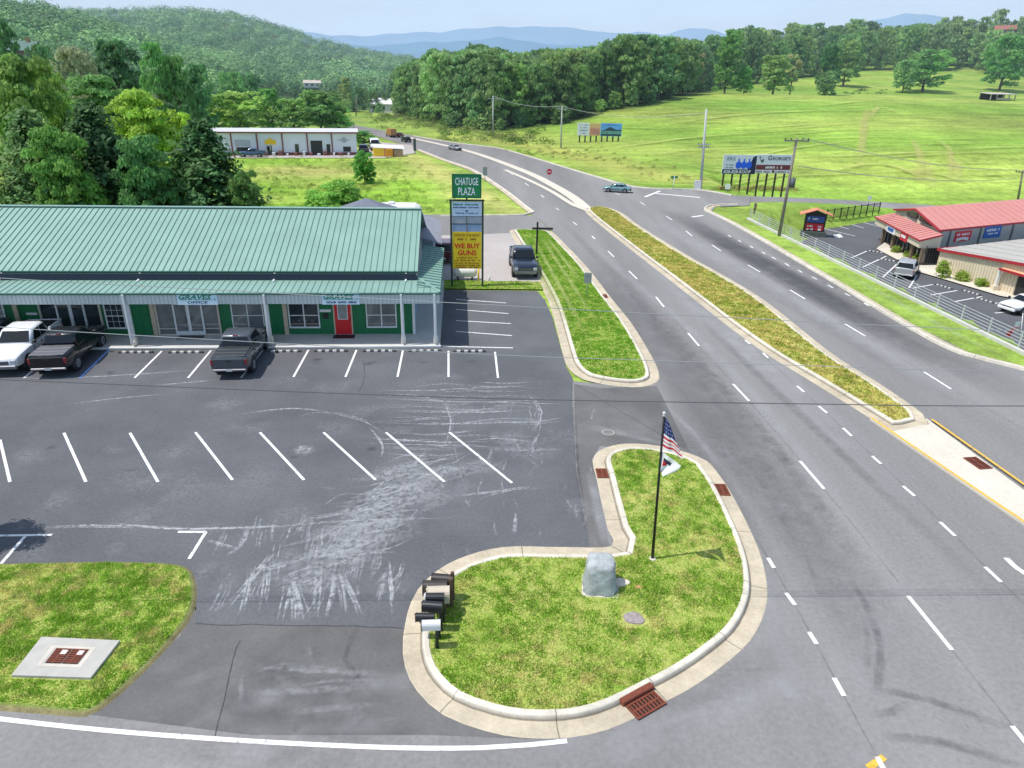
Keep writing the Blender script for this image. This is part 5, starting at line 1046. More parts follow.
def cloth(name, label, cat, z_top, hoist, fly, colour, mats, droop, NU=22, NV=26, ph=0):
    mb = MB(); g = []
    for j in range(NV+1):
        v = j/NV; row = []
        for i in range(NU+1):
            u = i/NU; wd_, dz = fly(v), droop(u, v)
            row.append(mb.add(Vector((.03, 0, 0))+ld*(z_top-PL*0)+Vector((wd_*u, .09*math.sin(u*9+v*2.4+ph)*u**.7*(.3+v)-wd_*u*.85, -hoist*v-dz))))
        g.append(row)
    for j in range(NV):
        for i in range(NU): mb.face((g[j+1][i], g[j+1][i+1], g[j][i+1], g[j][i]), colour((i+.5)/NU, (j+.5)/NV), True)
    o = mb.build(name, mats, None); o.location = FP; return tag(o, label, cat)
def uscol(u, v):
    if v < .5: 
        return 1 if (int(u*22*1.0) % 4 == 1 and int(v*26) % 3 == 1 and u < .95) else 2
    return 0 if int((v-.5)/.5*6.99) % 2 == 1 else 1
cloth('national_flag', 'drooping American flag at the top of the flagpole', 'flag', PL-.05, 1.02, lambda v: .06+.50*v**.8, uscol, [m_fr, m_fw, m_fb], lambda u, v: .10*u*math.sin(v*3)+.04*u, ph=.5)
def seccol(u, v):
    d = math.hypot((u-.33)*1.0, (v-.42)*1.2)
    if .12 < u < .62 and .22 < v < .38+.1*u: return 2
    if .12 < u < .45 and .38 <= v < .70-.4*(u-.1): return 0
    return 1
cloth('pennant_flag', 'small white flag with red and dark emblem below the American flag', 'flag', PL-1.2, .62, lambda v: .50-.4*v**1.4, seccol, [m_fr, m_fw, mat('flag dark', (.03, .03, .06), .8, var=.1)], lambda u, v: .22*u, ph=2)
# ------------------------------------------------------------------ mailboxes
m_mb = {'white': mat('white mailbox', (.62, .62, .63), .4, var=.06), 'black': mat('black mailbox', (.02, .021, .024), .4, var=.1), 'beige': mat('beige mailbox', rgb(196, 184, 164), .5, var=.08), 'brown': mat('dark brown mailbox', (.045, .035, .03), .5, var=.15)}
m_wood = mat('weathered post wood', rgb(92, 72, 56), .9, var=.25, scale=8)
M0, M1 = gp(435, 651), gp(446, 602)
MBX = [('silver white topped mailbox nearest the camera', 'white', 'black', .24, .24, .50, .70, -.05), ('low black mailbox with red flag, second from the front', 'black', 'black', .2, .2, .5, .68, .16), ('black mailbox with red mark on its door, behind the low black one', 'black', 'black', .25, .27, .54, .72, 0), ('black mailbox with pale number plate, just before the beige one', 'black', 'white', .25, .28, .52, .74, .0), ('large beige rounded mailbox', 'beige', 'beige', .40, .42, .62, .55, -.1), ('large dark brown mailbox behind the beige one', 'brown', 'brown', .34, .38, .68, .52, .02), ('farthest dark mailbox beside the tall wooden post', 'brown', 'brown', .3, .34, .62, .54, -.12)]
for i, (lab, cb, cd, w, h, Lm, z, dx) in enumerate(MBX):
    b = M0.lerp(M1, i/6); b.z = .12; t = thing('mailbox', lab, 'mailbox', b, R(rr.uniform(-6, 6)), 'row of mailboxes by the kerb'); x1 = .12-dx; x0 = x1-Lm
    prof = [(-w/2, 0), (w/2, 0), (w/2, h*.55)]+[(w/2*math.cos(a), h*.55+h*.45*math.sin(a)) for a in (.4, .8, 1.2, 1.57, 1.94, 2.34, 2.74)]+[(-w/2, h*.55)]
    mb = MB(); mb.loft([[Vector((x, y, z+zz)) for y, zz in prof] for x in (x0, x1)], 0, None, True, False); mb.build('box', m_mb[cb], t)
    mb = MB(); mb.loft([[Vector((x, y*1.06, z-.008+zz*1.05)) for y, zz in prof] for x in (x0-.025, x0)], 0, None, True, False); mb.box(x0-.05, x0-.025, -.03, .03, z+h*.8, z+h*.9); d = mb.build('door', m_mb[cd], t)
    if i == 3: mb = MB(); mb.box(x0-.03, x0-.026, -.08, .08, z+.05, z+.13); mb.build('number_plate', m_trim_white, d)
    if i in (1, 2): mb = MB(); mb.cyl((x0-.034, -.02, z+h*.5), (x0-.026, -.02, z+h*.5), .055, n=10); mb.build('door_mark', m_sred, d)
    if i in (1, 3): mb = MB(); mb.box(x1-.22, x1-.08, -w/2-.02, -w/2-.008, z+h*.3, z+h*.38); mb.build('flag', m_sred, t)
    mb = MB(); mb.box(.02, .11, -.045, .045, -.05, z, b=.008); mb.bar((-.12-dx, 0, z-.03), (.12-dx, 0, z-.03), .16, .03)
    if i >= 5: mb.box(.16, .26, -.05, .05, -.05, z+h+.12, b=.01)
    mb.build('post', m_wood if i >= 4 else m_mb['black'], t)
# ------------------------------------------------------------------ utility cover, stones, drains
m_rock = mat('grey mock rock', rgb(164, 168, 168), .85, var=.3, scale=3.2, bump=.8, bscale=5)
c = gp(599, 589); c.z = .12; t = thing('mock_rock', 'pale grey mock rock housing on the grass beside the kerb corner', 'rock cover', c, R(-4)); rings = []
for z, sx, sy, oy in ((-.03, .52, .50, 0), (.06, .51, .49, 0), (.35, .47, .46, .02), (.66, .44, .44, .03), (.84, .42, .41, .04), (.93, .39, .38, .05), (.965, .33, .32, .06), (.975, .15, .15, .06)):
    ring = []
    for k in range(22):
        a = k/22*2*math.pi; e = 4.6; ca, sa = math.cos(a), math.sin(a); q = (abs(ca)**e+abs(sa)**e)**(-1/e); n_ = 1+.04*math.sin(a*5+z*9)+.025*math.sin(a*9-z*14)+rr.uniform(-.022, .022)
        ring.append(Vector((sx*q*ca*n_, oy+sy*q*sa*n_, z)))
    rings.append(ring)
mb = MB(); mb.loft(rings); mb.build('shell', m_rock, t)
mb = MB(); mb.tess([Vector(p) for p in ((-.55, -.53, .012), (.56, -.53, .012), (.62, .5, .012), (-.52, .5, .012))]); mb.build('base_pad', m_conc, t)
def stone(label, p, r_, h, m, seed, cat='stone'):
    q = random.Random(seed); mb = MB(); rings = []
    for z, s_ in ((-.03, 1), (h*.5, .95), (h*.9, .75), (h, .35)): rings.append([Vector((r_*s_*math.cos(a)*(1+.14*math.sin(a*2+seed)), r_*.75*s_*math.sin(a)*(1+.12*math.sin(a*3+seed)), z+q.uniform(-.012, .012))) for a in [k*math.pi/6 for k in range(12)]])
    mb.loft(rings, smooth=False); o = mb.build('stone', m); p = p.copy(); p.z = .12; o.location = p; return tag(o, label, cat)
stone('pale flat stone leaning by the right foot of the mock rock', gp(621, 586), .26, .08, mat('pale stone', rgb(224, 208, 190), .9, var=.1), 1)
stone('rough grey stone sunk in a bare patch of the island', gp(633.5, 622), .34, .07, mat('grey purple stone', rgb(150, 140, 138), .95, var=.3, scale=12), 4)
stone('small reddish clay patch stone right of the mock rock', gp(638, 590), .14, .03, mat('clay stone', rgb(196, 150, 110), .95, var=.15), 7)
m_iron = mat('rusty iron', rgb(118, 62, 44), .9, var=.25, scale=14); m_irond = mat('drain dark', (.02, .012, .01), .9, var=.1)
def grate(label, p, yaw, w=.95, d=.48, hood=True, z=.02):
    t = thing('drain_grate', label, 'drain', (p.x, p.y, z), yaw)
    mb = MB(); mb.box(-w/2, w/2, -d/2, d/2, 0, .006); mb.build('pit', m_irond, t)
    mb = MB()
    for a in ((-w/2, w/2, -d/2, -d/2+.05), (-w/2, w/2, d/2-.05, d/2), (-w/2, -w/2+.05, -d/2+.05, d/2-.05), (w/2-.05, w/2, -d/2+.05, d/2-.05)): mb.box(*a, .004, .035)
    for k in range(1, 9): x = -w/2+k*w/9; mb.box(x-.022, x+.022, -d/2+.05, d/2-.05, .008, .03)
    mb.box(-w/2+.05, w/2-.05, -.025, .025, .008, .032); mb.build('grate_bars', m_iron, t)
    if hood: mb = MB(); mb.box(-w/2-.05, w/2+.05, d/2+.02, d/2+.2, -.02, .14, b=.02); mb.build('kerb_hood', m_iron, t)
    return t
grate('rusty drain grate at the front kerb of the island', gp(646, 706), heading((620, 726), (672, 696)))
grate('rusty drain grate in the highway side kerb of the island', gp(722, 490.5), heading((729, 505), (715, 476)), .8, .45, False)
grate('rusty drain grate at the left tip of the island', gp(602, 474), heading((598, 462), (604, 486)) , .7, .45, False)
grate('rusty drain grate in the concrete median', gp(977, 465.5), heading((960, 455), (994, 478)), .95, .6, False, .105)
grate('small rusty drain grate on the kerb of the striped strip', gp(604.5, 296.5), heading((615, 310), (600, 284)), .8, .4, False)
# concrete drain slab in the corner lawn
C4 = gps([(13, 680), (92, 682.5), (121, 645), (43, 641.5)]); cc = sum(C4, Vector())/4; cc.z = .10; t = thing('drain_slab', 'square concrete drain slab with two rusty grates in the corner lawn', 'drain', cc)
mb = MB(); q = [p-Vector((cc.x, cc.y, 0)) for p in C4]; slab(mb, [Vector((p.x, p.y, .07)) for p in q], .1); mb.build('concrete_slab', mat('pale slab concrete', rgb(178, 175, 168), .9, var=.09, scale=3), t)
def bil(u, v, z): p = lerp4(q, u, v); return Vector((p.x, p.y, z))
mb = MB()
for a in ((.22, .78, .24, .30), (.22, .78, .72, .78), (.22, .27, .30, .72), (.73, .78, .30, .72)): mb.poly([bil(a[0], a[2], .074), bil(a[1], a[2], .074), bil(a[1], a[3], .074), bil(a[0], a[3], .074)])
mb.build('inner_rim', mat('rim concrete', rgb(198, 190, 178), .9, var=.1), t)
for u0, u1 in ((.30, .50), (.51, .71)):
    mb = MB(); mb.poly([bil(u0, .32, .076), bil(u1, .32, .076), bil(u1, .70, .076), bil(u0, .70, .076)]); g_ = mb.build('grate', m_irond, t); mb = MB()
    for k in range(7): v = .34+k*.055; mb.poly([bil(u0, v, .088), bil(u1, v, .088), bil(u1, v+.035, .088), bil(u0, v+.035, .088)])
    mb.poly([bil((u0+u1)/2-.012, .32, .092), bil((u0+u1)/2+.012, .32, .092), bil((u0+u1)/2+.012, .7, .092), bil((u0+u1)/2-.012, .7, .092)]); mb.build('grate_bars', m_iron, g_)
    mb = MB(); mb.poly([bil(u1-.10, .55, .094), bil(u1-.03, .55, .094), bil(u1-.03, .66, .094), bil(u1-.10, .66, .094)]); mb.build('paper_tag', m_trim_white, g_)
c = gp(608, 432.5); t = thing('manhole_cover', 'pale round utility cover in the driveway asphalt', 'manhole', (c.x, c.y, .006)); mb = MB(); mb.cyl((0, 0, 0), (0, 0, .008), .3, n=24); mb.build('ring', mat('dusty ring', rgb(150, 147, 142), .9, var=.1), t); mb = MB(); mb.cyl((0, 0, .008), (0, 0, .014), .22, n=24); mb.build('lid', mat('grey iron', rgb(120, 116, 112), .8, var=.15), t)
# ------------------------------------------------------------------ small posts and signs
m_steel = mat('galvanised steel', rgb(150, 154, 158), .5, .3, var=.08); m_signback = mat('sign back grey', rgb(142, 148, 152), .5, .2, var=.06)
def height_at(p, row): return zrow(p.x, p.y, row)-p.z
c = gp(536.5, 255.5); c.z = .12; h = height_at(c, 222); t = thing('sign_post', 'dark T shaped sign post without its board on the striped strip', 'post', c, R(2))
mb = MB(); mb.box(-.08, .08, -.08, .08, 0, h, b=.01); mb.build('upright', mat('dark stained wood', (.035, .03, .026), .8, var=.2), t); mb = MB(); z = h*.8; mb.box(-.45, -.081, -.05, .05, z-.09, z+.09, b=.01); mb.box(.081, 1.35, -.05, .05, z-.09, z+.09, b=.01); mb.build('crossarm', MATS['dark stained wood'], t)
c = gp(586.5, 300); c.z = .12; h = height_at(c, 272.5); t = thing('road_sign', 'grey backed rectangular road sign on the striped strip', 'sign', c, R(-8))
mb = MB(); mb.cyl((0, .03, 0), (0, .03, h), .03, n=8); mb.build('post', m_steel, t); mb = MB(); mb.box(-.26, .26, -.01, .01, h-.75, h-.02, b=.004); mb.build('panel', m_signback, t); mb = MB(); mb.box(-.22, .22, -.03, -.012, h-.2, h-.15); mb.build('bracket', m_steel, t)
c = gp(485, 182); h = height_at(c, 167); t = thing('road_sign', 'grey backed sign at the tip of the field by the highway', 'sign', c, R(10)); mb = MB(); mb.cyl((0, .03, 0), (0, .03, h), .04, n=8); mb.build('post', m_steel, t); mb = MB(); mb.box(-.32, .32, -.01, .01, h-1.2, h, b=.004); mb.build('panel', m_signback, t)
c = gp(415, 154); h = height_at(c, 138.5); t = thing('road_sign', 'slim dark post sign where the field meets the far highway', 'sign', c, R(10)); mb = MB(); mb.cyl((0, .05, 0), (0, .05, h), .06, n=8); mb.build('post', m_dark, t); mb = MB(); mb.box(-.25, .25, -.02, .02, h*.2, h, b=.01); mb.build('panel', mat('dark sign back', (.07, .075, .08), .6, var=.1), t)
c = hit(549, 180); h = height_at(c, 169); t = thing('stop_sign', 'small red sign by the far carriageway', 'sign', c, R(15)); mb = MB(); mb.cyl((0, .04, 0), (0, .04, h-.1), .03, n=6); mb.build('post', m_steel, t)
s_ = .45; mb = MB(); mb.loft([[Vector((s_*math.cos(math.pi/8+k*math.pi/4), y, h-.4+s_*math.sin(math.pi/8+k*math.pi/4))) for k in range(8)] for y in (.0, -.02)]); pn = mb.build('panel', m_sred, t); mb = MB(); mb.box(-.3, .3, -.026, -.022, h-.47, h-.33); mb.build('print_band', m_trim_white, pn)
c = hit(673, 190); h = height_at(c, 176); t = thing('street_name_sign', 'street name post with small green blade at the junction', 'sign', c, R(5)); mb = MB(); mb.cyl((0, 0, 0), (0, 0, h), .05, n=8); mb.build('post', m_trim_white, t); mb = MB(); mb.box(-.5, .5, -.02, .02, h-.3, h, b=.005); mb.build('blade', m_sgreen, t)
c = hit(868, 206); h = height_at(c, 196); t = thing('road_sign', 'small white sign by the side road above the brick topped lot sign', 'sign', c, R(0)); mb = MB(); mb.cyl((0, .03, 0), (0, .03, h), .035, n=6); mb.build('post', m_steel, t); mb = MB(); mb.box(-.3, .3, -.01, .01, h-.6, h, b=.005); mb.build('panel', m_trim_white, t)
t['label'] = 'small white sign standing by the side road, left of the red roof'
c = hit(727, 192); h = height_at(c, 184); t = thing('yard_sign', 'small white sign in the weeds under the nearer billboard', 'sign', c, R(-10)); mb = MB(); mb.box(-.03, .03, .01, .04, 0, h*.5); mb.build('stake', m_steel, t); mb = MB(); mb.box(-.35, .35, -.01, .01, h*.3, h, b=.005); mb.build('panel', m_trim_white, t)
c = hit(754, 214); h = height_at(c, 203); t = thing('marker_post', 'short brown marker post on the verge beside the fence end', 'post', c, R(5)); mb = MB(); mb.box(-.1, .1, -.08, .08, 0, h, b=.02); mb.build('post', m_wood, t); mb = MB(); mb.box(-.16, .16, -.1, -.08, h*.5, h*.95); mb.build('plate', mat('faded plate', rgb(150, 120, 110), .8, var=.1), t)
# ------------------------------------------------------------------ billboards
m_bbw = mat('billboard white', rgb(214, 218, 222), .5, var=.04); m_bbn = mat('billboard navy', rgb(28, 34, 72), .5, var=.06); m_bbm = mat('billboard maroon', rgb(112, 48, 52), .5, var=.06); m_bbb = mat('billboard blue', rgb(36, 96, 224), .5, var=.06)
m_bbpost = mat('billboard post', (.07, .055, .045), .9, var=.2)
pA = hit(722, 187); pB = at(781, 188, pA.y+.8); d = pB-pA; d.z = 0; Lb = d.length*1.03+.9
t = thing('billboard', 'long double billboard with blue roofing advert and GEORGE\'S advert near the junction', 'billboard', pA, math.atan2(d.y, d.x)); zt1, zb0 = zrow(pA.x, pA.y, 154.5)-pA.z, zrow(pA.x, pA.y, 173.8)-pA.z
hB = zt1-zb0; cz = (zt1+zb0)/2; xm = Lb*.49-.4
mb = MB(); mb.box(-.4, xm-.02, -.2, -.08, zb0, zt1, b=.02); pl = mb.build('panel', m_bbw, t, 'panel with blue figures and a phone number ending in ROOF')
mb = MB(); mb.box(-.38, xm-.02, -.205, -.2, zb0+.02, zb0+hB*.25); mb.poly([(xm-1.2, -.204, zb0+hB*.25), (xm-.03, -.204, zb0+hB*.25), (xm-.03, -.204, zt1-.05), (xm-.55, -.204, zt1-.3)]); mb.build('navy_band', m_bbn, pl)
lettering('lettering', [('828-828-ROOF', (xm-.4)/2-.2, zb0+hB*.125, Lb*.40, hB*.17, .02, .15)], m_white, pl, -.21)
lettering('lettering', [('RRG', .75, zt1-hB*.2, 1.25, hB*.2, .02, .1)], mat('billboard grey', rgb(120, 134, 150), .5, var=.03), pl, -.21)
mb = MB()
for k in range(3):
    x = 1.95+k*.78; mb.loft([[Vector((x+.46*math.cos(a)*s_, y, cz-.03*hB+.2*hB*math.sin(a)*s_)) for a in [i*math.pi/5 for i in range(10)]] for y, s_ in ((-.2, 1), (-.215, .95))]); mb.box(x-.1, x+.1, -.212, -.2, cz+.15*hB, cz+.3*hB)
mb.build('blue_figures', m_bbb, pl)
mb = MB(); textbar(mb, .65, cz-.02*hB, 1.1, hB*.08, 9, -.205); textbar(mb, .65, cz-.16*hB, 1.1, hB*.07, 9, -.205); mb.build('small_print', MATS['billboard grey'], pl)
mb = MB(); mb.box(xm+.02, Lb-.2, -.2, -.08, zb0+.05*hB, zt1+.03*hB, b=.02); pr = mb.build('panel', m_bbw, t, 'panel lettered GEORGE\'S in black over a maroon band')
mb = MB(); mb.box(xm+.03, Lb-.22, -.206, -.2, zb0+hB*.24, zb0+hB*.5); mb.box((xm+Lb)/2-.25, (xm+Lb)/2+.1, -.206, -.2, zb0+hB*.08, zb0+hB*.22); mb.build('maroon_band', m_bbm, pr)
wR = Lb-.2-xm; lettering('lettering', [('G', xm+wR*.36, zt1-hB*.15, wR*.11, hB*.24, .02, 0), ("EORGE'S", xm+wR*.69, zt1-hB*.17, wR*.50, hB*.18, .02, 0)], m_blackt, pr, -.21)
mb = MB(); textbar(mb, xm+wR*.45, zb0+hB*.37, wR*.36, hB*.12, 9, -.21); textbar(mb, xm+wR*.73, zb0+hB*.38, wR*.06, hB*.14, 1, -.21); mb.build('small_print', m_white, pr)
mb = MB(); textbar(mb, xm+wR*.22, zb0+hB*.14, wR*.38, hB*.11, 9, -.21); textbar(mb, xm+wR*.76, zb0+hB*.14, wR*.4, hB*.11, 9, -.21); mb.build('small_print', mat('maroon lettering', rgb(150, 120, 122), .5, var=.03), pr)
mb = MB(); mb.cyl((xm+.45, -.2, zt1-hB*.12), (xm+.45, -.212, zt1-hB*.12), .14, n=8); mb.poly([(xm+.45, -.208, zt1-.2*hB), (xm+.8, -.208, zt1-.42*hB), (xm+.95, -.208, zt1-.12*hB), (xm+1.1, -.208, zt1-.3*hB)][::1]); mb.build('mascot_mark', mat('dark teal print', rgb(60, 92, 90), .6, var=.1), pr)
for k in range(8):
    x = .0+k*(Lb-1.0)/7; X_ = pA.x+math.cos(t.rotation_euler.z)*x; Y_ = pA.y+math.sin(t.rotation_euler.z)*x; mb = MB(); mb.box(x-.11, x+.11, -.08, .1, zt(X_, Y_)-pA.z-.2, zt1-.2); mb.build('post', m_bbpost, t)
pA, pB = hit(578, 142.5), hit(619, 141.5); d = pB-pA; d.z = 0; Lb = d.length
t = thing('billboard', 'distant double billboard with mountain lake picture on its right half', 'billboard', pA, math.atan2(d.y, d.x)); zt1, zb0 = zrow(pA.x, pA.y, 122.8)-pA.z, zrow(pA.x, pA.y, 135.3)-pA.z; hB = zt1-zb0; xm = Lb*.53
mb = MB(); mb.box(-.3, Lb*.26, -.2, -.05, zb0, zt1, b=.03); a_ = mb.build('panel', m_bbw, t, 'white panel with lines of blue grey print'); mb = MB()
for k, (w_, h_) in enumerate(((.9, .14), (.75, .1), (.85, .12), (.6, .1))): textbar(mb, Lb*.12, zt1-hB*(.14+.22*k), Lb*.24*w_, hB*h_, 7, -.21)
mb.build('small_print', mat('blue grey print', rgb(120, 140, 176), .5, var=.05), a_)
mb = MB(); mb.box(Lb*.265, xm-.1, -.2, -.05, zb0, zt1, b=.03); a_ = mb.build('panel', mat('tan picture ground', rgb(206, 170, 120), .6, var=.12), t, 'tan panel with a pink brown blurred picture'); mb = MB(); mb.box(Lb*.28, xm-.15, -.21, -.2, zb0+hB*.1, zb0+hB*.62); mb.build('picture', mat('pink brown picture', rgb(184, 128, 116), .6, var=.3, scale=1.2), a_)
mb = MB(); mb.box(xm, Lb+.4, -.2, -.05, zb0-.05, zt1+.05, b=.03); a_ = mb.build('panel', mat('picture sky blue', rgb(96, 160, 226), .5, var=.1, scale=.4), t, 'panel with picture of blue sky, dark hills and green water'); w_ = Lb+.4-xm
mb = MB(); mb.poly([(xm+.1, -.206, zb0+hB*.42), (Lb+.3, -.206, zb0+hB*.42), (Lb+.3, -.206, zb0+hB*.55), (xm+w_*.75, -.206, zb0+hB*.5), (xm+w_*.45, -.206, zb0+hB*.74), (xm+w_*.2, -.206, zb0+hB*.5)]); mb.box(xm+.1, Lb+.3, -.206, -.2, zb0+.05, zb0+hB*.16); mb.build('hills_print', mat('dark hills print', rgb(36, 62, 74), .6, var=.15), a_)
mb = MB(); mb.box(xm+.1, Lb+.3, -.206, -.2, zb0+hB*.16, zb0+hB*.42); mb.build('water_print', mat('green water print', rgb(92, 150, 140), .6, var=.3, scale=1), a_); mb = MB(); textbar(mb, xm+w_*.6, zt1-hB*.1, w_*.7, hB*.07, 8, -.208); mb.build('small_print', m_navyt, a_)
for k in range(8):
    x = .3+k*(Lb-.5)/7; X_ = pA.x+math.cos(t.rotation_euler.z)*x; Y_ = pA.y+math.sin(t.rotation_euler.z)*x; mb = MB(); mb.box(x-.16, x+.16, -.05, .15, zt(X_, Y_)-pA.z-.3, zt1-.3); mb.build('post', m_bbpost, t)
# ------------------------------------------------------------------ utility poles and lines
m_pw = mat('pole wood', rgb(128, 120, 112), .9, var=.15, scale=2); m_pg = mat('grey pole', rgb(176, 178, 176), .8, var=.08)
def upole(label, base, top, r, m, arms=((.3, 1.3),), tr=None):
    b = hit(*base); tp = at(top[0], top[1], b.y)-b; t = thing('utility_pole', label, 'utility pole', b); mb = MB(); mb.cyl((0, 0, -.3), tp, r, r*.65, 10); mb.build('pole', m, t); u = tp.normalized()
    for dz, w in arms:
        p = tp-u*dz; mb = MB(); mb.box(p.x-w, p.x+w, p.y-.14, p.y-.02, p.z-.07, p.z+.07); a = mb.build('crossarm', m, t)
        for k in (-1, -.5, .5, 1): mb = MB(); mb.cyl((p.x+k*w*.92, p.y-.08, p.z+.07), (p.x+k*w*.92, p.y-.08, p.z+.25), .05, n=6); mb.build('insulator', m_dark, a)
    if tr:
        p = tp-u*tr; mb = MB(); mb.cyl(p+Vector((.35, -.1, -.45)), p+Vector((.35, -.1, .45)), .25, n=12); mb.cyl(p+Vector((.35, -.1, .45)), p+Vector((.35, -.1, .55)), .08, n=8); mb.build('transformer', mat('transformer grey', (.1, .1, .11), .6, var=.1), t)
    return b+tp
q1 = upole('leaning dark utility pole with transformer right of the nearer billboard', (779, 236), (797, 138), .17, m_pw, ((.25, 1.2),), 4.2)
q2 = upole('pale grey tall pole with round equipment left of the nearer billboard', (700.5, 190), (706.5, 109), .22, m_pg, ((4.6, .9), (5.0, .7)), None)
q3 = upole('thin grey utility pole left of the distant billboard', (561, 148), (562, 106), .2, m_pg, ((.6, 1.2),))
q4 = upole('thin utility pole before the big woodland group', (493, 135), (493, 96), .2, m_pg, ((.6, 1.2),))
q5 = upole('faint far pole above the warehouse roof end', (356, 116), (356.5, 97), .22, m_pw, ((.6, 1.1),))
q6 = upole('dark pole at the right frame edge above the red roof', (1018, 200), (1023, 170), .18, m_pw, ((.3, 1.2),))
mb = MB(); c = hit(697, 190); t = thing('meter_cabinet', 'small pale cabinet at the foot of the grey pole', 'cabinet', c, 0); mb.box(-.45, .45, -.3, .3, 0, 1.3, b=.04); mb.build('cabinet', m_pg, t); mb = MB(); mb.box(-.4, .4, -.31, -.302, .1, 1.2); mb.build('door', m_trim_white, t)
m_wire = mat('wire grey', rgb(150, 152, 156), .6, var=0); m_wired = mat('wire dark', (.09, .09, .095), .6, var=0)
def line(label, a, b, r, sag, m, n=24):
    P = [a.lerp(b, k/n)-Vector((0, 0, sag*4*(k/n)*(1-k/n))) for k in range(n+1)]; mb = MB(); mb.tube(P, r, 5); return tag(mb.build('overhead_line', m), label, 'cable')
def wire(label, rows, r, m):
    P = smooth_line([at(px, row, 15.8+.0012*px) for px, row in rows], .8); mb = MB(); mb.tube(P, r, 5); return tag(mb.build('overhead_line', m), label, 'cable')
wire('upper pale cable crossing above the plaza fascia', [(-700, 228), (-300, 257), (0, 278), (256, 292), (512, 306), (710, 316.5), (1024, 331), (1700, 352)], .009, m_wire)
wire('middle pale cable crossing over the parked cars', [(-700, 276), (-300, 305), (0, 327), (256, 342), (512, 355.5), (640, 360), (868, 367.5), (1024, 371), (1700, 378)], .009, m_wire)
wire('lowest dark cable crossing over the painted parking bays', [(-700, 348), (-300, 366), (0, 379.5), (240, 389.5), (400, 395.5), (560, 400), (816, 404), (1024, 406), (1700, 405)], .013, m_wired)
for z_, lb in ((0, 'top power line running right from the leaning pole'), (-2.6, 'lower power line running right from the leaning pole')): line(lb, q1+Vector((.6, 0, z_)), q6+Vector((-.6, 0, z_*.5)), .035, .8, m_wire)
line('power line joining the thin pole and the big woodland pole', q3, q4, .05, 1.0, m_wire); line('power line joining the grey tall pole and the thin pole', q2-Vector((0, 0, .5)), q3, .04, 1.2, m_wire)
# ------------------------------------------------------------------ fences and lot sign
m_wrail = mat('white fence pipe', (.52, .53, .55), .45, .2, var=.05)
F0, F1 = Vector((26.62, 81.8, 0)), Vector((31.9, 22, 0)); fd = (F1-F0); FLn = fd.length; t = thing('rail_fence', 'white steel pipe fence with five rails along the highway verge', 'fence', F0, math.atan2(fd.y, fd.x))
for k in range(5): mb = MB(); mb.cyl((0, 0, .25+k*.2), (FLn, 0, .25+k*.2), .021, n=6); mb.build('rail', m_wrail, t)
for k in range(24): x = k*FLn/23; mb = MB(); mb.box(x-.04, x+.04, -.04, .04, 0, 1.12, b=.008); mb.build('post', m_wrail, t)
mb = MB(); mb.box(0, FLn, -.36, -.1, -1, .14); mb.box(0, FLn, -.1, .1, -3.3, .02); mb.build('retaining_wall', m_walk, t)
i0, i1 = hit(826, 220), hit(878, 215.5); fd = i1-i0; n_ = 15; t = thing('iron_fence', 'thin black iron fence along the far edge of the shop lot', 'fence', (i0.x, i0.y, max(i0.z, i1.z)-.3), math.atan2(fd.y, fd.x)); Li = fd.length
for z in (.5, 1.5): mb = MB(); mb.box(0, Li, -.02, .02, z, z+.05); mb.build('rail', m_dark, t)
for k in range(9): x = k*Li/8; mb = MB(); mb.box(x-.05, x+.05, -.05, .05, 0, 1.7); mb.build('post', m_dark, t)
mb = MB()
for k in range(60): x = k*Li/60; mb.box(x-.012, x+.012, -.012, .012, .3, 1.6)
mb.build('pickets', m_dark, t)
c = hit(812, 237.5); sc_ = (c-Vector((0, 0, 14.5))).length/FPX; hM = zrow(c.x, c.y, 208.5)-c.z; t = thing('monument_sign', 'dark roadside sign with small salmon gable roof at the shop lot corner', 'sign', c, R(-14)); wM = 17.5*sc_
mb = MB(); mb.box(-wM*.62, wM*.62, -.4, .4, -.5, hM*.21, b=.04); mb.build('stone_base', mat('dark stone base', rgb(86, 92, 88), .9, var=.2, scale=6), t)
mb = MB(); mb.box(-wM/2, wM/2, -.28, .28, hM*.21, hM*.82); mb.poly([(-wM/2, -.28, hM*.82), (wM/2, -.28, hM*.82), (0, -.28, hM*.95)]); mb.build('sign_body', m_dark, t)
mb = MB()
for s in (-1, 1): slab(mb, [(0, -.8, hM), (0, .8, hM), (s*wM*.78, .8, hM*.81), (s*wM*.78, -.8, hM*.81)][::s], .08)
mb.build('gable_roof', mat('salmon roof', rgb(226, 134, 104), .6, var=.08), t)
for z0, z1, m_, lab in ((.53, .74, mat('lot sign blue', rgb(62, 84, 150), .5, var=.1), 'blue panel with pale print'), (.26, .49, m_sred, 'red panel with pale print')):
    mb = MB(); mb.box(-wM*.42, wM*.42, -.31, -.28, hM*z0, hM*z1); pn = mb.build('panel', m_, t, lab); mb = MB(); textbar(mb, 0, hM*(z0+(z1-z0)*.6), wM*.7, hM*.06, 7, -.315); 
    if z0 < .3: textbar(mb, 0, hM*(z0+.03), wM*.75, hM*.07, 4, -.315)
    mb.build('print', m_white, pn)
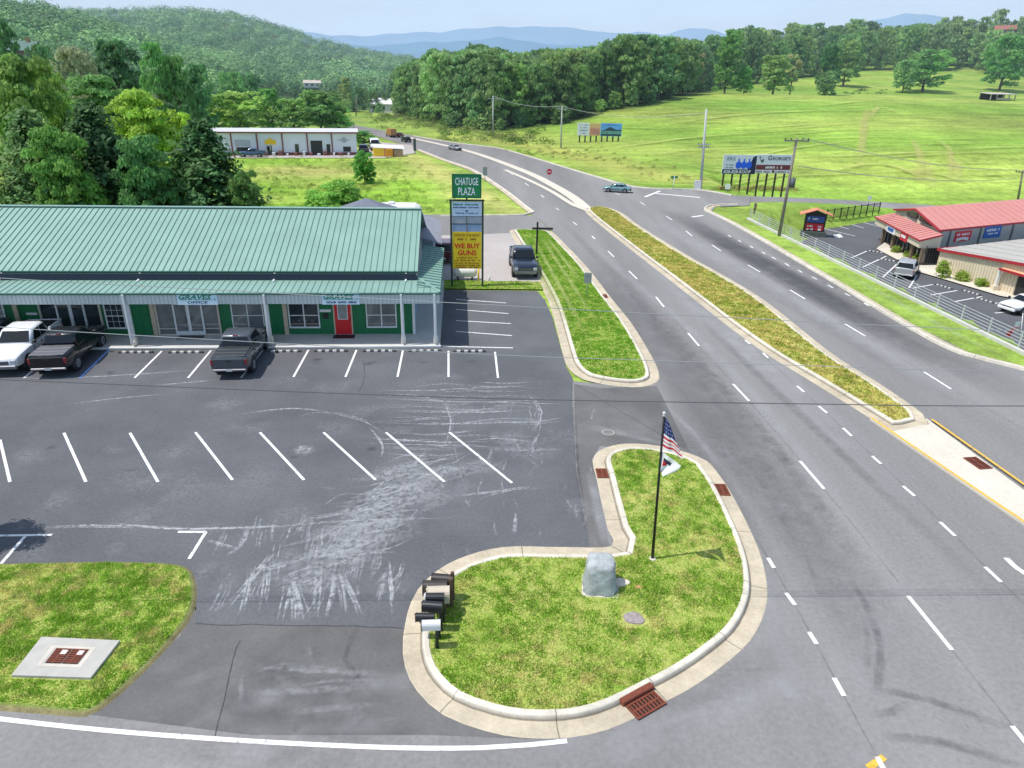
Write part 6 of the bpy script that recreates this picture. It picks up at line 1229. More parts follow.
# small leaning flag by the fence at the right
b = at(1022, 336, 41.5); b.z = -.2; tp = at(1021.5, 318, 41.5); t = thing('feather_flag', 'red and white flag on a leaning staff at the right end of the fence', 'flag', (b.x, b.y, zt(b.x, b.y)), 0); o_ = Vector((b.x, b.y, zt(b.x, b.y)))
mb = MB(); mb.cyl((0, 0, 0), tp-o_+Vector((0, 0, .3)), .025, n=8); mb.build('staff', m_trim_white, t)
mb = MB(); A_ = [at(x, y, 41.5)-o_ for x, y in ((1021, 321), (1019, 327), (1013, 332), (1009, 338))]; B_ = [at(x, y, 41.4)-o_ for x, y in ((1016, 322), (1014, 327), (1009, 331), (1006, 335))]
for k in range(3): mb.poly([A_[k], A_[k+1], B_[k+1], B_[k]], [2, 1, 0][k])
mb.build('cloth', [m_fr, mat('flag pink', rgb(214, 120, 128), .8, var=.2), m_fw], t)
# entrance planters
m_terra = mat('dark planter', (.05, .045, .04), .8, var=.2)
# ------------------------------------------------------------------ trees
m_leaf = leaf_mat('tree leaves', .48); m_bark = mat('tree bark', rgb(92, 80, 66), .95, var=.25, scale=6)
def nrmz(a): return a/np.maximum(np.linalg.norm(a, axis=1, keepdims=True), 1e-6)
def leaf_quads(c, nrm, size, r):
    n = len(c); nrm = nrmz(nrm+r.normal(0, .42, (n, 3))); t = nrmz(np.cross(nrm, r.normal(0, 1, (n, 3)))); b = np.cross(nrm, t); s = size*r.uniform(.6, 1.4, (n, 1))
    return np.stack([c-t*s, c-b*s*.6, c+t*s, c+b*s*.6], 1)
def crown_pts(kind, n, r):
    """leaf centres, outward normals and tints inside a unit tree (height 1, width 1)"""
    C, Nn, T = [], [], []
    def clump(c, rad, k, tone, flat=.75):
        d = nrmz(r.normal(0, 1, (k, 3))); d[:, 2] = np.abs(d[:, 2])*.9-.25; rr_ = rad*r.uniform(.55, 1.08, (k, 1)); p = c+d*rr_*np.array([1, 1, flat]); C.append(p); Nn.append(d+np.array([0, 0, .35])); T.append(np.tile(tone, (k, 1))*r.uniform(.75, 1.25, (k, 1)))
    def tone(): g = r.uniform(.72, 1.28); w = r.uniform(-.1, .1); return np.array([g*(1+w), g, g*(1-w*.5)])
    if kind in ('round', 'oval', 'bush'):
        nl = {'round': 13, 'oval': 14, 'bush': 14}[kind]; z0, z1 = {'round': (.15, .93), 'oval': (.09, .95), 'bush': (.06, .85)}[kind]; lobes = []
        for i in range(nl):
            z = z0+(z1-z0)*(i+.5)/nl; f = (z-z0)/(z1-z0); w = {'round': .36*math.sin(math.pi*(.20+.74*f))**.65, 'oval': .34*math.sin(math.pi*(.20+.74*f**.9))**.8, 'bush': .36*math.sin(math.pi*(.25+.68*f))**.7}[kind]
            a = i*2.399+r.uniform(-.5, .5); rad = r.uniform(.14, .2)*{'round': 1.15, 'oval': 1.0, 'bush': 1.2}[kind]; lobes.append((np.array([math.cos(a)*w*.72, math.sin(a)*w*.72, z]), rad))
        lobes.append((np.array([0, 0, z1-.06]), .15)); lobes.append((np.array([0, 0, (z0+z1)/2]), .26))
        per = n//(len(lobes)*11)
        for lc, rad in lobes:
            lt = tone()
            for k in range(11):
                d = r.normal(0, 1, 3); d /= np.linalg.norm(d); d[2] = d[2]*.8+.15; out = lc*np.array([1, 1, 0]); c = lc+d*rad*.85+out*.12*r.uniform(0, 1); c[2] = min(max(c[2], z0*.8), .97)
                clump(c, rad*r.uniform(.35, .6), per, lt*.6+tone()*.4)
    elif kind == 'conifer':
        lev = 15
        for i in range(lev):
            f = i/(lev-1); z = .05+.9*f; R_ = .50*(1-f)**.85+.02; nb = int(11-6*f)
            for k in range(nb):
                a = 2*math.pi*(k+r.uniform(-.3, .3))/nb+i*.7; L_ = R_*r.uniform(.72, 1.12); m = max(3, int(n/(lev*8))); s = np.sqrt(r.uniform(.05, 1, m)); lt = tone()
                p = np.stack([np.cos(a)*L_*s, np.sin(a)*L_*s, z+.05*s-.10*s*s], 1)+r.normal(0, 1, (m, 3))*np.array([.030, .030, .018])*(.5+s[:, None]); C.append(p); Nn.append(np.tile([math.cos(a)*.6, math.sin(a)*.6, .8], (m, 1))); T.append(np.tile(lt, (m, 1))*r.uniform(.7, 1.25, (m, 1))*(.75+.35*s[:, None]))
        clump(np.array([0, 0, .95]), .04, n//60, tone(), 1.5)
    elif kind == 'sparse':
        for i in range(16):
            z = r.uniform(.3, .92); a = r.uniform(0, 6.28); w = .34*math.sin(math.pi*min(.95, (z-.15)/.85))**.6*r.uniform(.4, 1); clump(np.array([math.cos(a)*w, math.sin(a)*w, z]), r.uniform(.08, .14), n//16, tone())
    return np.concatenate(C), np.concatenate(Nn), np.clip(np.concatenate(T), .25, 1.9)
def trunk_mb(kind, r):
    mb = MB(); top = .5 if kind != 'conifer' else .9; mb.cyl((0, 0, -.03), (0.01, 0, top*.55), .028, .02, 8); mb.cyl((.01, 0, top*.55), (0, .01, top), .02, .008, 7)
    if kind != 'conifer':
        for k in range(7):
            a = k*2.4+r.uniform(-.3, .3); z = .2+.05*k; L_ = r.uniform(.16, .3); p = Vector((0.01, 0, z)); q = p+Vector((math.cos(a)*L_*.6, math.sin(a)*L_*.6, L_*.55)); mb.cyl(p, q, .011, .006, 5); mb.cyl(q, q+Vector((math.cos(a+.4)*L_*.3, math.sin(a+.4)*L_*.3, L_*.4)), .006, .003, 5)
    return mb
PROTO = {}
def proto(kind, fine, var):
    k = (kind, fine, var)
    if k in PROTO: return PROTO[k]
    r = np.random.default_rng(hash((len(kind), ord(kind[0]), fine, var)) % 99991); n = {0: 1700, 1: 5200, 2: 17000}[fine]; ls = {0: .044, 1: .029, 2: .021}[fine]*(1.0 if kind != 'conifer' else .95)
    c, nn, t = crown_pts(kind, n, r); V = leaf_quads(c, nn, ls, r); rp = random.Random(var); tm = trunk_mb(kind, rp)
    if fine == 0:   # trunk and crown in one mesh for trees a few pixels tall
        tv = []
        for f in tm.f: tv.append([tm.v[f[i]] if i < len(f) else tm.v[f[-1]] for i in range(4)]) if len(f) == 4 else None
        tv = np.array(tv); VV = np.concatenate([V, tv]); tt = np.concatenate([t, np.ones((len(tv), 3))]); mi = np.concatenate([np.zeros(len(V)), np.ones(len(tv))])
        PROTO[k] = (quads_mesh('tree', VV, tt, [m_leaf, m_bark], mi),)
    else:
        cm = quads_mesh('crown', V, t, [m_leaf]); me = bpy.data.meshes.new('trunk'); me.from_pydata(tm.v, [], tm.f); me.materials.append(m_bark); PROTO[k] = (cm, me)
    return PROTO[k]
TN = [0]
def tree(loc, h, w, kind, colr, label, fine=1, name='broadleaf_tree', cat='tree', group=None, yaw=None):
    TN[0] += 1; pr = proto(kind, fine, TN[0] % (2 if fine == 2 else 4)); rz = rr.uniform(0, 6.28) if yaw is None else yaw
    if fine == 0:
        o = bpy.data.objects.new(name, pr[0]); col.objects.link(o); o.location = loc; o.scale = (w, w, h); o.rotation_euler = (0, 0, rz); o.color = (*[v*LEAFGAIN for v in colr], 1); return tag(o, label, cat, group)
    t = thing(name, label, cat, loc, rz, group); t.scale = (w, w, h)
    for nm, me in (('crown', pr[0]), ('trunk', pr[1])):
        o = bpy.data.objects.new(nm, me); col.objects.link(o); o.parent = t; o.color = (*[v*LEAFGAIN for v in colr], 1)
    return t
def haze(cc, Y): f = .10*(1-math.exp(-max(0, Y-120)/480)); g = 1+.25*sm(90, 180, Y); return tuple(a*g*(1-f)+b*f for a, b in zip(cc, (.10, .16, .12)))  # distance haze mixed into the leaf colour
DK, MD, LT, YG, CF, GY = (.045, .085, .026), (.07, .13, .034), (.105, .175, .04), (.20, .28, .04), (.042, .085, .03), (.12, .135, .075)
LEAFGAIN = 2.75
def jit(cc, a=.18): k = rr.uniform(1-a, 1+a); return tuple(max(.008, v*k*rr.uniform(.93, 1.07)) for v in cc)
def pxtree(px, row_top, wpx, Y, kind, colr, label, fine=1, name='broadleaf_tree', group=None, sink=0):
    p = at(px, (row_top+100)/2, Y); z = zt(p.x, Y); top = zrow(p.x, Y, row_top); h = max(2.5, top-z); w = wpx*math.hypot(Y, p.x*.2)*.97/FPX*1.08
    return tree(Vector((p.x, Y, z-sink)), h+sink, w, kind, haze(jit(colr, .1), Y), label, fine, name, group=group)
# the near group on the left, behind the plaza
NEAR_T = [(196, 118, 132, 64, 'conifer', CF, 'tall dark conifer standing right behind the plaza roof, left of the field', 2, 'conifer_tree'),
 (86, 102, 138, 62, 'conifer', (.038, .078, .028), 'broad dark conifer behind the middle of the plaza roof', 2, 'conifer_tree'),
 (22, 108, 124, 60, 'conifer', (.065, .12, .038), 'pale green conifer behind the left end of the plaza roof', 2, 'conifer_tree'),
 (138, 92, 72, 84, 'round', (.17, .245, .036), 'bright yellow green broadleaf tree between two dark conifers', 2, 'broadleaf_tree'),
 (180, 114, 34, 88, 'oval', (.17, .25, .035), 'small bright green tree peeping over the right conifer', 2, 'broadleaf_tree'),
 (14, 57, 74, 82, 'round', (.085, .15, .036), 'big light green tree at the left frame edge', 2, 'broadleaf_tree'),
 (52, 74, 40, 95, 'oval', LT, 'light green tree right of the big left edge tree', 2, 'broadleaf_tree'),
 (96, 77, 62, 120, 'round', (.075, .125, .038), 'rounded mid green tree above the dark conifers', 2, 'broadleaf_tree'),
 (75, 48, 44, 135, 'round', GY, 'greyish thin leaved tree among the greener ones', 1, 'broadleaf_tree'),
 (116, 42, 54, 150, 'round', (.028, .07, .022), 'very dark rounded tree behind the greyish one', 1, 'broadleaf_tree'),
 (155, 44, 34, 140, 'oval', (.06, .13, .032), 'tall green tree right of the very dark one', 1, 'broadleaf_tree'),
 (176, 57, 30, 142, 'oval', (.055, .12, .035), 'slender tree before the far ridge, left of the warehouse', 1, 'broadleaf_tree'),
 (50, 128, 66, 58, 'round', (.08, .15, .035), 'leafy green tree filling the gap between the two left conifers', 2, 'broadleaf_tree'),
 (136, 138, 60, 60, 'round', (.06, .125, .04), 'low dark green tree under the bright yellow green one', 2, 'broadleaf_tree'),
 (236, 168, 40, 62, 'bush', (.07, .14, .035), 'low dark bush at the right foot of the tall dark conifer', 2, 'shrub'),
 (196, 66, 32, 146, 'round', (.05, .115, .04), 'dark tree just left above the warehouse', 1, 'broadleaf_tree'),
 (44, 46, 34, 165, 'round', (.05, .10, .035), 'dark green tree above the brown house', 1, 'broadleaf_tree'),
 (8, 20, 34, 160, 'oval', (.04, .09, .03), 'tall dark tree in the upper left corner', 1, 'broadleaf_tree'),
 (235, 92, 62, 172, 'round', (.105, .165, .045), 'wide light green tree behind the left part of the warehouse', 1, 'broadleaf_tree'),
 (205, 95, 40, 170, 'round', (.11, .175, .05), 'light green tree touching the left end of the warehouse', 1, 'broadleaf_tree'),
 (269, 89, 30, 178, 'oval', (.07, .16, .035), 'egg shaped green tree behind the warehouse roof', 1, 'broadleaf_tree'),
 (292, 99, 40, 176, 'round', (.082, .135, .038), 'low light tree behind the warehouse roof middle', 1, 'broadleaf_tree'),
 (318, 91, 54, 184, 'round', (.06, .115, .035), 'broad green tree behind the right half of the warehouse', 1, 'broadleaf_tree'),
 (338, 103, 30, 186, 'bush', (.10, .20, .045), 'short leafy tree behind the warehouse right corner', 1, 'broadleaf_tree'),
 (233, 72, 30, 215, 'round', (.075, .15, .05), 'distant round tree above the wide light green one', 1, 'broadleaf_tree'),
 (252, 74, 22, 225, 'round', (.05, .11, .045), 'small dark distant tree near the mid left skyline', 1, 'broadleaf_tree'),
 (362, 131, 26, 160, 'oval', (.045, .12, .025), 'dark leafy tree at the right end wall of the warehouse', 1, 'broadleaf_tree'),
 (926, 50, 46, 335, 'round', (.06, .118, .034), 'lone spreading tree on the far pasture', 1, 'broadleaf_tree'),
 (905, 60, 22, 330, 'round', (.08, .15, .05), 'small tree beside the lone spreading pasture tree', 1, 'broadleaf_tree'),
 (728, 30, 32, 262, 'oval', (.068, .135, .032), 'tall fresh green tree at the pasture edge', 1, 'broadleaf_tree'),
 (745, 66, 18, 262, 'bush', (.06, .13, .03), 'low round tree right of the tall fresh green one at the pasture edge', 1, 'broadleaf_tree'),
 (775, 56, 34, 285, 'round', (.08, .13, .038), 'wide low tree on the pasture crest', 1, 'broadleaf_tree'),
 (793, 48, 22, 292, 'sparse', (.16, .17, .075), 'thin brownish tree on the pasture crest', 1, 'broadleaf_tree'),
 (828, 44, 24, 300, 'oval', (.035, .09, .025), 'dark dense tree on the crest left of the hollow field', 1, 'broadleaf_tree'),
 (846, 40, 32, 350, 'round', (.08, .135, .038), 'light round tree at the left end of the hollow field', 1, 'broadleaf_tree'),
 (827, 70, 20, 290, 'bush', (.07, .13, .05), 'grey green bush below the dark dense tree', 1, 'broadleaf_tree'),
 (1005, 36, 40, 345, 'round', (.06, .13, .035), 'big tree at the right end of the far field', 1, 'broadleaf_tree')]
for (px, rt, w, Y, kd, cc, lb, fi, nm) in NEAR_T: pxtree(px, rt, w, Y, kd, cc, lb, fi, nm)
t = tree(gp(-75, 548)+Vector((0, 0, 0)), 5.2, 3.0, 'round', (.09, .17, .03), 'young tree whose shadow falls on the left painted bay', 2, 'broadleaf_tree')
# lone shrubs in the field
c = hit(365, 183); h = zrow(c.x, c.y, 150)-c.z; tree(c, h, 3.5, 'bush', (.06, .16, .03), 'dense egg shaped green tree alone in the yellow field', 2, 'broadleaf_tree')
for px, row, top, w, lb in ((338, 210, 180, 6.5, 'wide loose shrub behind the plaza roof, left of the dark tent'), (318, 212, 190, 3.2, 'pale shrub at the left of the loose shrub behind the roof')):
    c = gp(px, row+14); c.y = 66; c.x = at(px, row, 66).x; c.z = 0; h = zrow(c.x, 66, top); tree(c, h, w, 'bush', (.11, .2, .04), lb, 2, 'shrub', 'shrub')
for px, row, w, h, lb in ((960.5, 281.5, 1.6, 1.1, 'yellow green shrub in the middle of the beige wall'), (980, 287, 1.4, .9, 'small shrub towards the right of the beige wall'), (942, 278, 1.5, 1.9, 'tall bushy shrub at the left corner of the beige wall'), (918, 262, 1.4, 1.0, 'shrub beside the silver hatchback'), (989, 282, .6, 1.6, 'thin climbing plant near the porch column'), (895, 253, 1.3, .8, 'low shrub before the far shop windows'), (908, 258, 1.2, .9, 'shrub in a dark planter before the shop entrance')):
    c = gp(px, row, LZ); c.z = LZ; tree(c, h, w, 'bush', (.14, .19, .035), lb, 1, 'shrub', 'shrub', 'shrubs before the red roofed shop')
# woods: rows of trees behind their visible edge, cut to the skyline of the place
def wood(edge, skyline, depth, step, colours, label, group, hr, kinds=('round', 'oval', 'round'), rows=5, spacing=9, near_fine=1, keep=None):
    n = 0
    for k in range(rows):
        for px, row in edge_iter(edge, spacing, k):
            b = hit(px, row); dirn = Vector((b.x, b.y, 0)).normalized(); p = b+dirn*(k*depth+rr.uniform(0, depth*.6)); z = zt(p.x, p.y); h = rr.uniform(*hr); X_, Y_ = p.x, p.y
            sk = lerp_tab(skyline, px); 
            cap = zrow(X_, Y_, sk+rr.uniform(-1.5, 4.5 if k > rows//2 else 14))-z
            if cap < 4: continue
            hh = min(h, cap) if k < rows-1 else max(min(cap, h*1.25), 5)
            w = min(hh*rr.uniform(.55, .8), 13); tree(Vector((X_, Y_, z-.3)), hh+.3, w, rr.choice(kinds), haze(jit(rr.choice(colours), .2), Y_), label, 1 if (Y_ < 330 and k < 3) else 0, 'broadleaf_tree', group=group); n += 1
            if k == 0 and rr.random() < .75:
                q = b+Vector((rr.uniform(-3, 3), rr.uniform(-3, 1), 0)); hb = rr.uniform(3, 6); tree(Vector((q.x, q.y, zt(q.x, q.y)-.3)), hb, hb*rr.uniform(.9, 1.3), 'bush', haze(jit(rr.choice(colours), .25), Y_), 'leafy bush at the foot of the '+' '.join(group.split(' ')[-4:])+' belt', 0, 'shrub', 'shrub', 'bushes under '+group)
            WOODS.append((X_, Y_, max(w*.75, 4)))
    return n
def edge_iter(edge, spacing, k):
    x = edge[0][0]+(spacing/2 if k % 2 else 0)
    while x < edge[-1][0]: yield x+rr.uniform(-2, 2), lerp_tab(edge, x); x += spacing*rr.uniform(.8, 1.2)
GREENS = [(.06, .105, .034), (.08, .13, .04), (.07, .118, .038), (.095, .145, .045), (.062, .112, .044), (.112, .162, .055), (.084, .128, .048)]
SKY1 = [(390, 92), (398, 76), (410, 58), (440, 50), (480, 46), (500, 49), (515, 57), (530, 52), (548, 48), (575, 47), (600, 42), (620, 35), (650, 32), (668, 33), (680, 41), (690, 41), (705, 38), (722, 28), (740, 24), (760, 30)]
n1 = wood([(400, 112), (420, 118), (450, 125), (490, 129), (520, 128)], SKY1, 11, 9, GREENS, 'tall broadleaf tree in the dense wood left of the distant billboard', 'trees of the roadside wood', (18, 25), ('oval', 'oval', 'round'), 4, 10)
n2 = wood([(524, 127), (560, 120), (600, 111.5), (650, 101.5), (700, 91), (716, 88)], SKY1, 14, 9, GREENS+GREENS+[(.12, .12, .06)], 'broadleaf tree in the wood along the upper edge of the pasture', 'trees along the pasture edge', (13, 21), ('round', 'oval', 'round'), 5, 12)
SKY2 = [(700, 38), (722, 28), (740, 24), (770, 29), (790, 23), (820, 24), (850, 19), (865, 22), (890, 27), (905, 24), (920, 19), (950, 15), (975, 10), (1000, 8), (1060, 6)]
n3 = wood([(735, 86), (770, 82), (800, 78), (840, 72), (870, 69), (900, 70), (935, 71), (960, 68), (985, 72), (1010, 76), (1050, 78)], SKY2, 26, 9, GREENS, 'broadleaf tree in the wooded hill behind the right hand pasture', 'trees of the wooded hill on the right', (16, 23), ('round', 'round', 'oval'), 5, 14)
SKY3 = [(330, 84), (350, 78), (370, 84), (392, 86), (402, 90)]
n4 = wood([(335, 112), (360, 112), (385, 113), (402, 116)], SKY3, 18, 9, GREENS, 'tree in the hazy group beyond the end of the highway', 'trees beyond the end of the highway', (10, 16), ('round', 'oval'), 2, 13)
n5 = wood([(-20, 96), (60, 92), (120, 88), (200, 96), (300, 104)], [(-20, 55), (60, 52), (120, 60), (200, 72), (300, 84)], 22, 9, [DK, MD, (.06, .12, .035)], 'background tree between the near left trees and the far ridge', 'trees filling the left hillside', (9, 15), ('round', 'oval'), 3, 24)
print('TREES', n1, n2, n3, n4, n5)
# hedge bank and scrub along the far road
V_, C_ = [], []
def scrub(pts, n, s, h, cols, seed):
    r = np.random.default_rng(seed); out = []; cc = []
    for px, row, sp in pts:
        b = hit(px, row)
        for k in range(n):
            x, y = b.x+r.normal(0, sp), b.y+r.normal(0, sp*1.3); z = zt(x, y); m = 64; d = nrmz(r.normal(0, 1, (m, 3))); d[:, 2] = abs(d[:, 2]); R_ = r.uniform(.5, 1.3)*h; out.append(leaf_quads(np.array([x, y, z])+d*R_*np.array([1.1, 1.1, .8]), d*1.6+np.array([0, 0, .4]), s*.5*R_, r)); cc.append(np.tile(np.array(cols[r.integers(len(cols))])*r.uniform(.7, 1.3), (m, 1))*r.uniform(.7, 1.3, (m, 1)))
    return np.concatenate(out), np.concatenate(cc)
m_scrub = attr_mat('scrub leaves', rough=.7, trans=.2)
v1, c1 = scrub([(400, 118, 5), (415, 120, 6), (430, 124, 6), (445, 128, 6), (460, 132, 5), (470, 126, 5), (385, 116, 5), (480, 137, 5), (500, 139, 4), (520, 142, 3), (440, 119, 7), (515, 134, 4)], 26, .28, 1.1, [(.13, .22, .04), (.18, .27, .06), (.09, .17, .03), (.26, .28, .1)], 5)
v5, c5 = scrub([(535, 150, 2.5), (548, 154, 2), (560, 152, 3), (575, 156, 2.5), (590, 152, 4), (610, 160, 3), (640, 168, 4), (670, 178, 3)], 14, .34, .38, [(.24, .32, .07), (.38, .34, .12), (.18, .28, .05)], 15)
v2, c2 = scrub([(720+6*k, 189.5, .6) for k in range(13)], 8, .3, .45, [(.38, .30, .10), (.25, .30, .07), (.30, .26, .12)], 6)
v3, c3 = scrub([(840+rr.uniform(0, 60), rr.uniform(90, 94), 1.5) for k in range(10)], 2, .35, .8, [(.05, .08, .03)], 8)
v4, c4 = scrub([(px, 206-.17*(px-430) if px > 430 else 208, 2.2) for px in range(250, 440, 16)]+[(rr.uniform(240, 405), rr.uniform(158, 205), 3) for k in range(50)]+[(300, 180, 10), (260, 185, 8), (340, 175, 9), (400, 185, 6), (420, 195, 5)], 10, .3, .35, [(.2, .32, .05), (.3, .38, .07)], 9)
o = bpy.data.objects.new('roadside_scrub', quads_mesh('roadside_scrub', np.concatenate([v1, v2, v3, v4, v5]), np.concatenate([c1, c2, c3, c4, c5]), [m_scrub])); col.objects.link(o); o['kind'] = 'stuff'; tag(o, 'loose scrub and weeds on the banks beside the roads', 'scrub')
# far wooded ridge: thousands of crowns that read as one mass
def far_forest():
    r = np.random.default_rng(21); pts = []
    tries = 0
    while len(pts) < 5200 and tries < 60000:
        tries += 1; Y = 330+(1-r.random()**.75)*760 if r.random() < .8 else r.uniform(330, 560); px = r.uniform(-45, 560); X = at(px, 60, Y).x
        z = zt(X, Y)
        if px > 395 and Y < 460: continue
        if lerp_tab(FAR, Y) < X+15 and Y < 420: continue
        pts.append((X, Y, z))
    P = np.array(pts); n = len(P); m = 105; h = r.uniform(4.5, 14, n)*(.75+.5*vnoise(P[:, 0]+2000, P[:, 1], .012, 5)); w = h*r.uniform(.45, .68, n); d = nrmz(r.normal(0, 1, (n*m, 3))); d[:, 2] = abs(d[:, 2])*1.1-.15
    I = np.repeat(np.arange(n), m); c = P[I]+np.stack([d[:, 0]*w[I], d[:, 1]*w[I], h[I]*.45+d[:, 2]*h[I]*.5], 1)*r.uniform(.8, 1.08, (n*m, 1))
    V = leaf_quads(c, d*2.2+np.array([0, 0, .5]), .064*h[I][:, None], r); base = 2.7*np.array([(.065, .12, .04), (.08, .15, .045), (.045, .105, .035), (.095, .165, .05)])[r.integers(0, 4, n)]*r.uniform(.75, 1.25, (n, 1))
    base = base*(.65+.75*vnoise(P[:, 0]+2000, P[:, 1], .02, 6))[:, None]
    f = np.clip(.45*(1-np.exp(-(P[:, 1]-150)/520)), 0, .8)[:, None]; base = base*(1-f)+np.array((.24, .40, .34))*f; cc = base[I]*r.uniform(.75, 1.25, (n*m, 1))  # crowns turn bluer with distance, haze painted into the leaves
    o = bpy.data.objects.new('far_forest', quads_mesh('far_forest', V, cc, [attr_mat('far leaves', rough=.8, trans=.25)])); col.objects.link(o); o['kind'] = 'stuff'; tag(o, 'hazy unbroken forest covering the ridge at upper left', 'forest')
far_forest()
build_terrain()
# tractor tracks on the pasture
mb = MB(); mt_ = ribbon_mat('pale mown track', (.56, .54, .18), .8, .25, .22, .55)
for pts in ([(863, 118), (862, 140), (860, 160), (866, 175)], [(868, 108), (864, 125), (864, 142)], [(905, 118), (880, 108), (868, 122)], [(918, 165), (918, 180), (925, 190)], [(926, 160), (928, 175), (934, 192)], [(937, 140), (948, 150), (950, 165), (946, 186)], [(912, 140), (920, 160), (922, 185)], [(940, 152), (955, 165), (957, 186)], [(720, 170), (790, 150), (870, 140)], [(820, 175), (880, 165), (930, 182), (960, 188)], [(640, 130), (720, 118), (800, 112), (900, 112)], [(600, 150), (680, 140), (780, 132)], [(980, 190), (940, 176), (880, 172)]):
    P = [hit(*p) for p in pts]; P = smooth_line(P, 3); mb.ribbon([Vector((p.x, p.y, zt(p.x, p.y)+.3)) for p in P], rr.uniform(.7, 1.3), .6)
for k in range(70):
    y = rr.uniform(100, 182); x = rr.uniform(600, 1000); a, b_ = hit(x, y), hit(x+rr.uniform(40, 130), y-rr.uniform(-2, 7)); P = smooth_line([a, a.lerp(b_, .5), b_], 3); mb.ribbon([Vector((p.x, p.y, zt(p.x, p.y)+.3)) for p in P], rr.uniform(.25, .9), rr.uniform(.3, .7))
struct('mown_track', mb, mt_)
# pale mow stripes along the strip by the plaza lot
mb = MB(); ms_ = ribbon_mat('dry clippings', (.45, .52, .16), .75, 3, .25, .6)
for a, b_ in (((522, 234), (575, 340)), ((530, 234), (590, 345)), ((538, 234), (600, 330)), ((545, 236), (585, 290)), ((527, 246), (560, 320))): P = [gp(*a), gp(*b_)]; P = [P[0].lerp(P[1], k/12) for k in range(13)]; mb.ribbon([Vector((p.x, p.y, .19)) for p in P], .22, .8)
struct('clipping_row', mb, ms_)
# mountains, aerial haze painted in as their blue base colour
m_mt = mat('haze tinted mountain', rgb(122, 158, 192), 1, var=.05, scale=.002, spec=0); m_mt2 = mat('nearer haze tinted mountain', rgb(98, 140, 174), 1, var=.06, scale=.004, spec=0)
def mountain(tab, Y, m, seed):
    r = random.Random(seed); mb = MB(); a, b = [], []
    for px in range(-700, 1800, 5):
        row = lerp_tab(tab, px)+.9*math.sin(px*.05+seed)+.5*math.sin(px*.17+seed*2); p = at(px, row, Y); a.append(mb.add(p)); b.append(mb.add((p.x*.72, Y*.72, 0)))
    c = [mb.add((mb.v[i][0]*1.25, Y*1.25, 0)) for i in a]
    for i in range(len(a)-1): mb.face((b[i], b[i+1], a[i+1], a[i]), 0, True); mb.face((a[i], a[i+1], c[i+1], c[i]), 0, True)
    struct('mountain', mb, m)
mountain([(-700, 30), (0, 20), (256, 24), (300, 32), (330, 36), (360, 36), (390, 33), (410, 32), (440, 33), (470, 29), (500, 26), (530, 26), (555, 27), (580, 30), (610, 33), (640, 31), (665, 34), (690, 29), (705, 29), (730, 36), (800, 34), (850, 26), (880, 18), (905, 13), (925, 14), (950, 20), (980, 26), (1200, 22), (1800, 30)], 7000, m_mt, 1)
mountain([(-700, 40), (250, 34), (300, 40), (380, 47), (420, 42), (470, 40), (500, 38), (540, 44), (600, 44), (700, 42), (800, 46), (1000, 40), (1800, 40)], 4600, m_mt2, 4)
SUNE, SKYS, SKYC, HAZE = 4.25, .138, (5.0, 7.3, 10.6), .00034
# ------------------------------------------------------------------ light, sky, camera
SUN = Vector((-2.55, -.62, 5.3)).normalized(); el = math.asin(SUN.z); az = math.atan2(SUN.x, SUN.y)
w = bpy.data.worlds.new('World'); scn.world = w; w.use_nodes = True; n, l = w.node_tree.nodes, w.node_tree.links
bg = n['Background']; sky = n.new('ShaderNodeTexSky'); sky.sky_type = 'NISHITA'; sky.sun_disc = False; sky.sun_elevation = el; sky.sun_rotation = az % (2*math.pi); sky.air_density = 1.2; sky.dust_density = 2.0; sky.ozone_density = 1.5; sky.altitude = 500
# thin high cloud veil
tc = n.new('ShaderNodeTexCoord'); mp = n.new('ShaderNodeMapping'); mp.inputs['Scale'].default_value = (3, 3, 16); l.new(tc.outputs['Generated'], mp.inputs['Vector'])
no = n.new('ShaderNodeTexNoise'); no.inputs['Scale'].default_value = 1.6; no.inputs['Detail'].default_value = 7; l.new(mp.outputs['Vector'], no.inputs['Vector'])
mr = n.new('ShaderNodeMapRange'); mr.inputs['From Min'].default_value = .42; mr.inputs['From Max'].default_value = .72; mr.inputs['To Min'].default_value = .72; mr.inputs['To Max'].default_value = .95; l.new(no.outputs['Fac'], mr.inputs['Value'])
sx = n.new('ShaderNodeSeparateXYZ'); l.new(tc.outputs['Generated'], sx.inputs['Vector']); hz = n.new('ShaderNodeMapRange'); hz.interpolation_type = 'SMOOTHSTEP'; hz.inputs['From Min'].default_value = .08; hz.inputs['From Max'].default_value = .55; hz.inputs['To Min'].default_value = 1; hz.inputs['To Max'].default_value = .12; l.new(sx.outputs['Z'], hz.inputs['Value'])
ml_ = n.new('ShaderNodeMath'); ml_.operation = 'MULTIPLY'; l.new(mr.outputs['Result'], ml_.inputs[0]); l.new(hz.outputs['Result'], ml_.inputs[1])
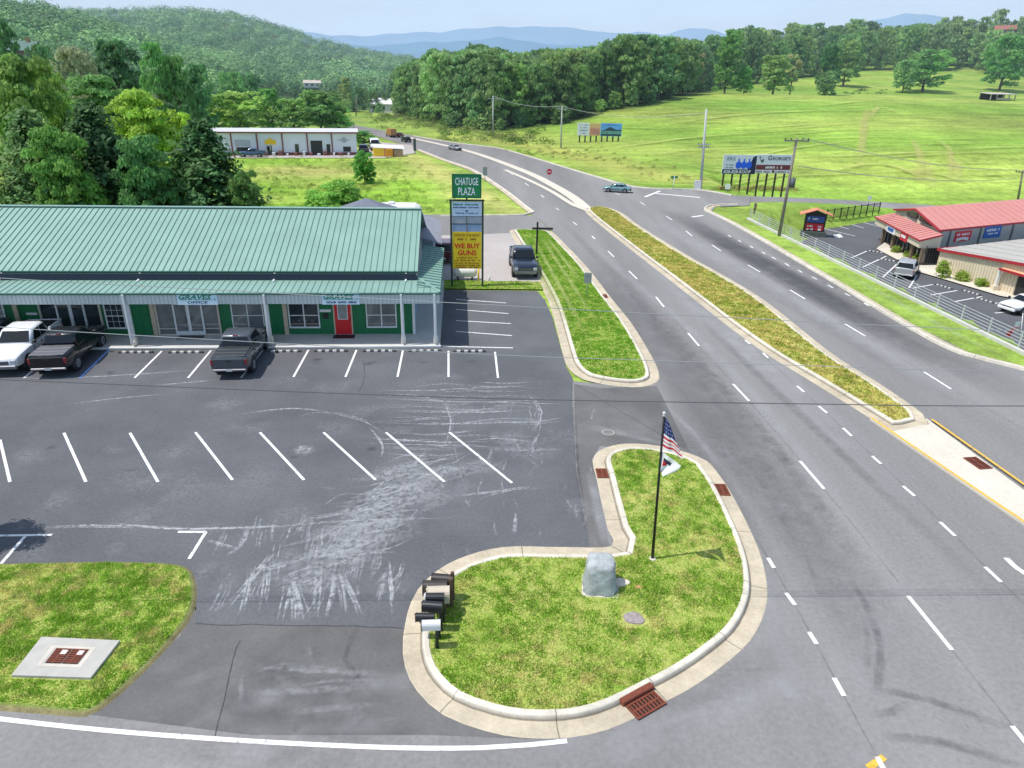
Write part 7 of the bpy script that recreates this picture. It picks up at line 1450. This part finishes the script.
mx = n.new('ShaderNodeMix'); mx.data_type = 'RGBA'; mx.inputs['B'].default_value = (SKYC[0], SKYC[1], SKYC[2], 1); l.new(ml_.outputs[0], mx.inputs['Factor']); l.new(sky.outputs['Color'], mx.inputs['A']); l.new(mx.outputs['Result'], bg.inputs['Color'])
bg.inputs['Strength'].default_value = SKYS
sl_ = bpy.data.lights.new('sun', 'SUN'); sl_.energy = SUNE; sl_.angle = R(.53); sl_.color = (1, .965, .90); so_ = bpy.data.objects.new('sun', sl_); col.objects.link(so_); so_.rotation_euler = SUN.to_track_quat('Z', 'Y').to_euler()
# summer haze lying over the valley beyond the shops
hm = bpy.data.materials.new('valley haze'); hm.use_nodes = True; hn, hl = hm.node_tree.nodes, hm.node_tree.links; hn.remove(hn['Principled BSDF'])
vs = hn.new('ShaderNodeVolumeScatter'); vs.inputs['Color'].default_value = (.62, .84, 1, 1); vs.inputs['Density'].default_value = HAZE; vs.inputs['Anisotropy'].default_value = 0; hl.new(vs.outputs[0], hn['Material Output'].inputs['Volume'])
mb = MB(); mb.box(-2400, 2400, 112, 1900, -30, 420); struct('haze', mb, hm)
cam = bpy.data.cameras.new('camera'); cam.sensor_width = 36; cam.lens = FPX/1024*36; cam.clip_end = 30000; cam.clip_start = .1; co = bpy.data.objects.new('camera', cam); col.objects.link(co); scn.camera = co
R0, D0, F0_ = Vector((1, 0, 0)), Vector((0, -_s, -_c)), Vector((0, _c, -_s)); rx = R0*math.cos(ROLL)-D0*math.sin(ROLL); dy = R0*math.sin(ROLL)+D0*math.cos(ROLL)
co.matrix_world = Matrix(((rx.x, -dy.x, -F0_.x, 0), (rx.y, -dy.y, -F0_.y, 0), (rx.z, -dy.z, -F0_.z, CAMH), (0, 0, 0, 1)))
scn.render.resolution_x = 1024; scn.render.resolution_y = 768
scn.view_settings.view_transform = 'Standard'; scn.view_settings.look = 'None'; scn.view_settings.exposure = 0; scn.view_settings.gamma = 1
scn.cycles.transparent_max_bounces = 48
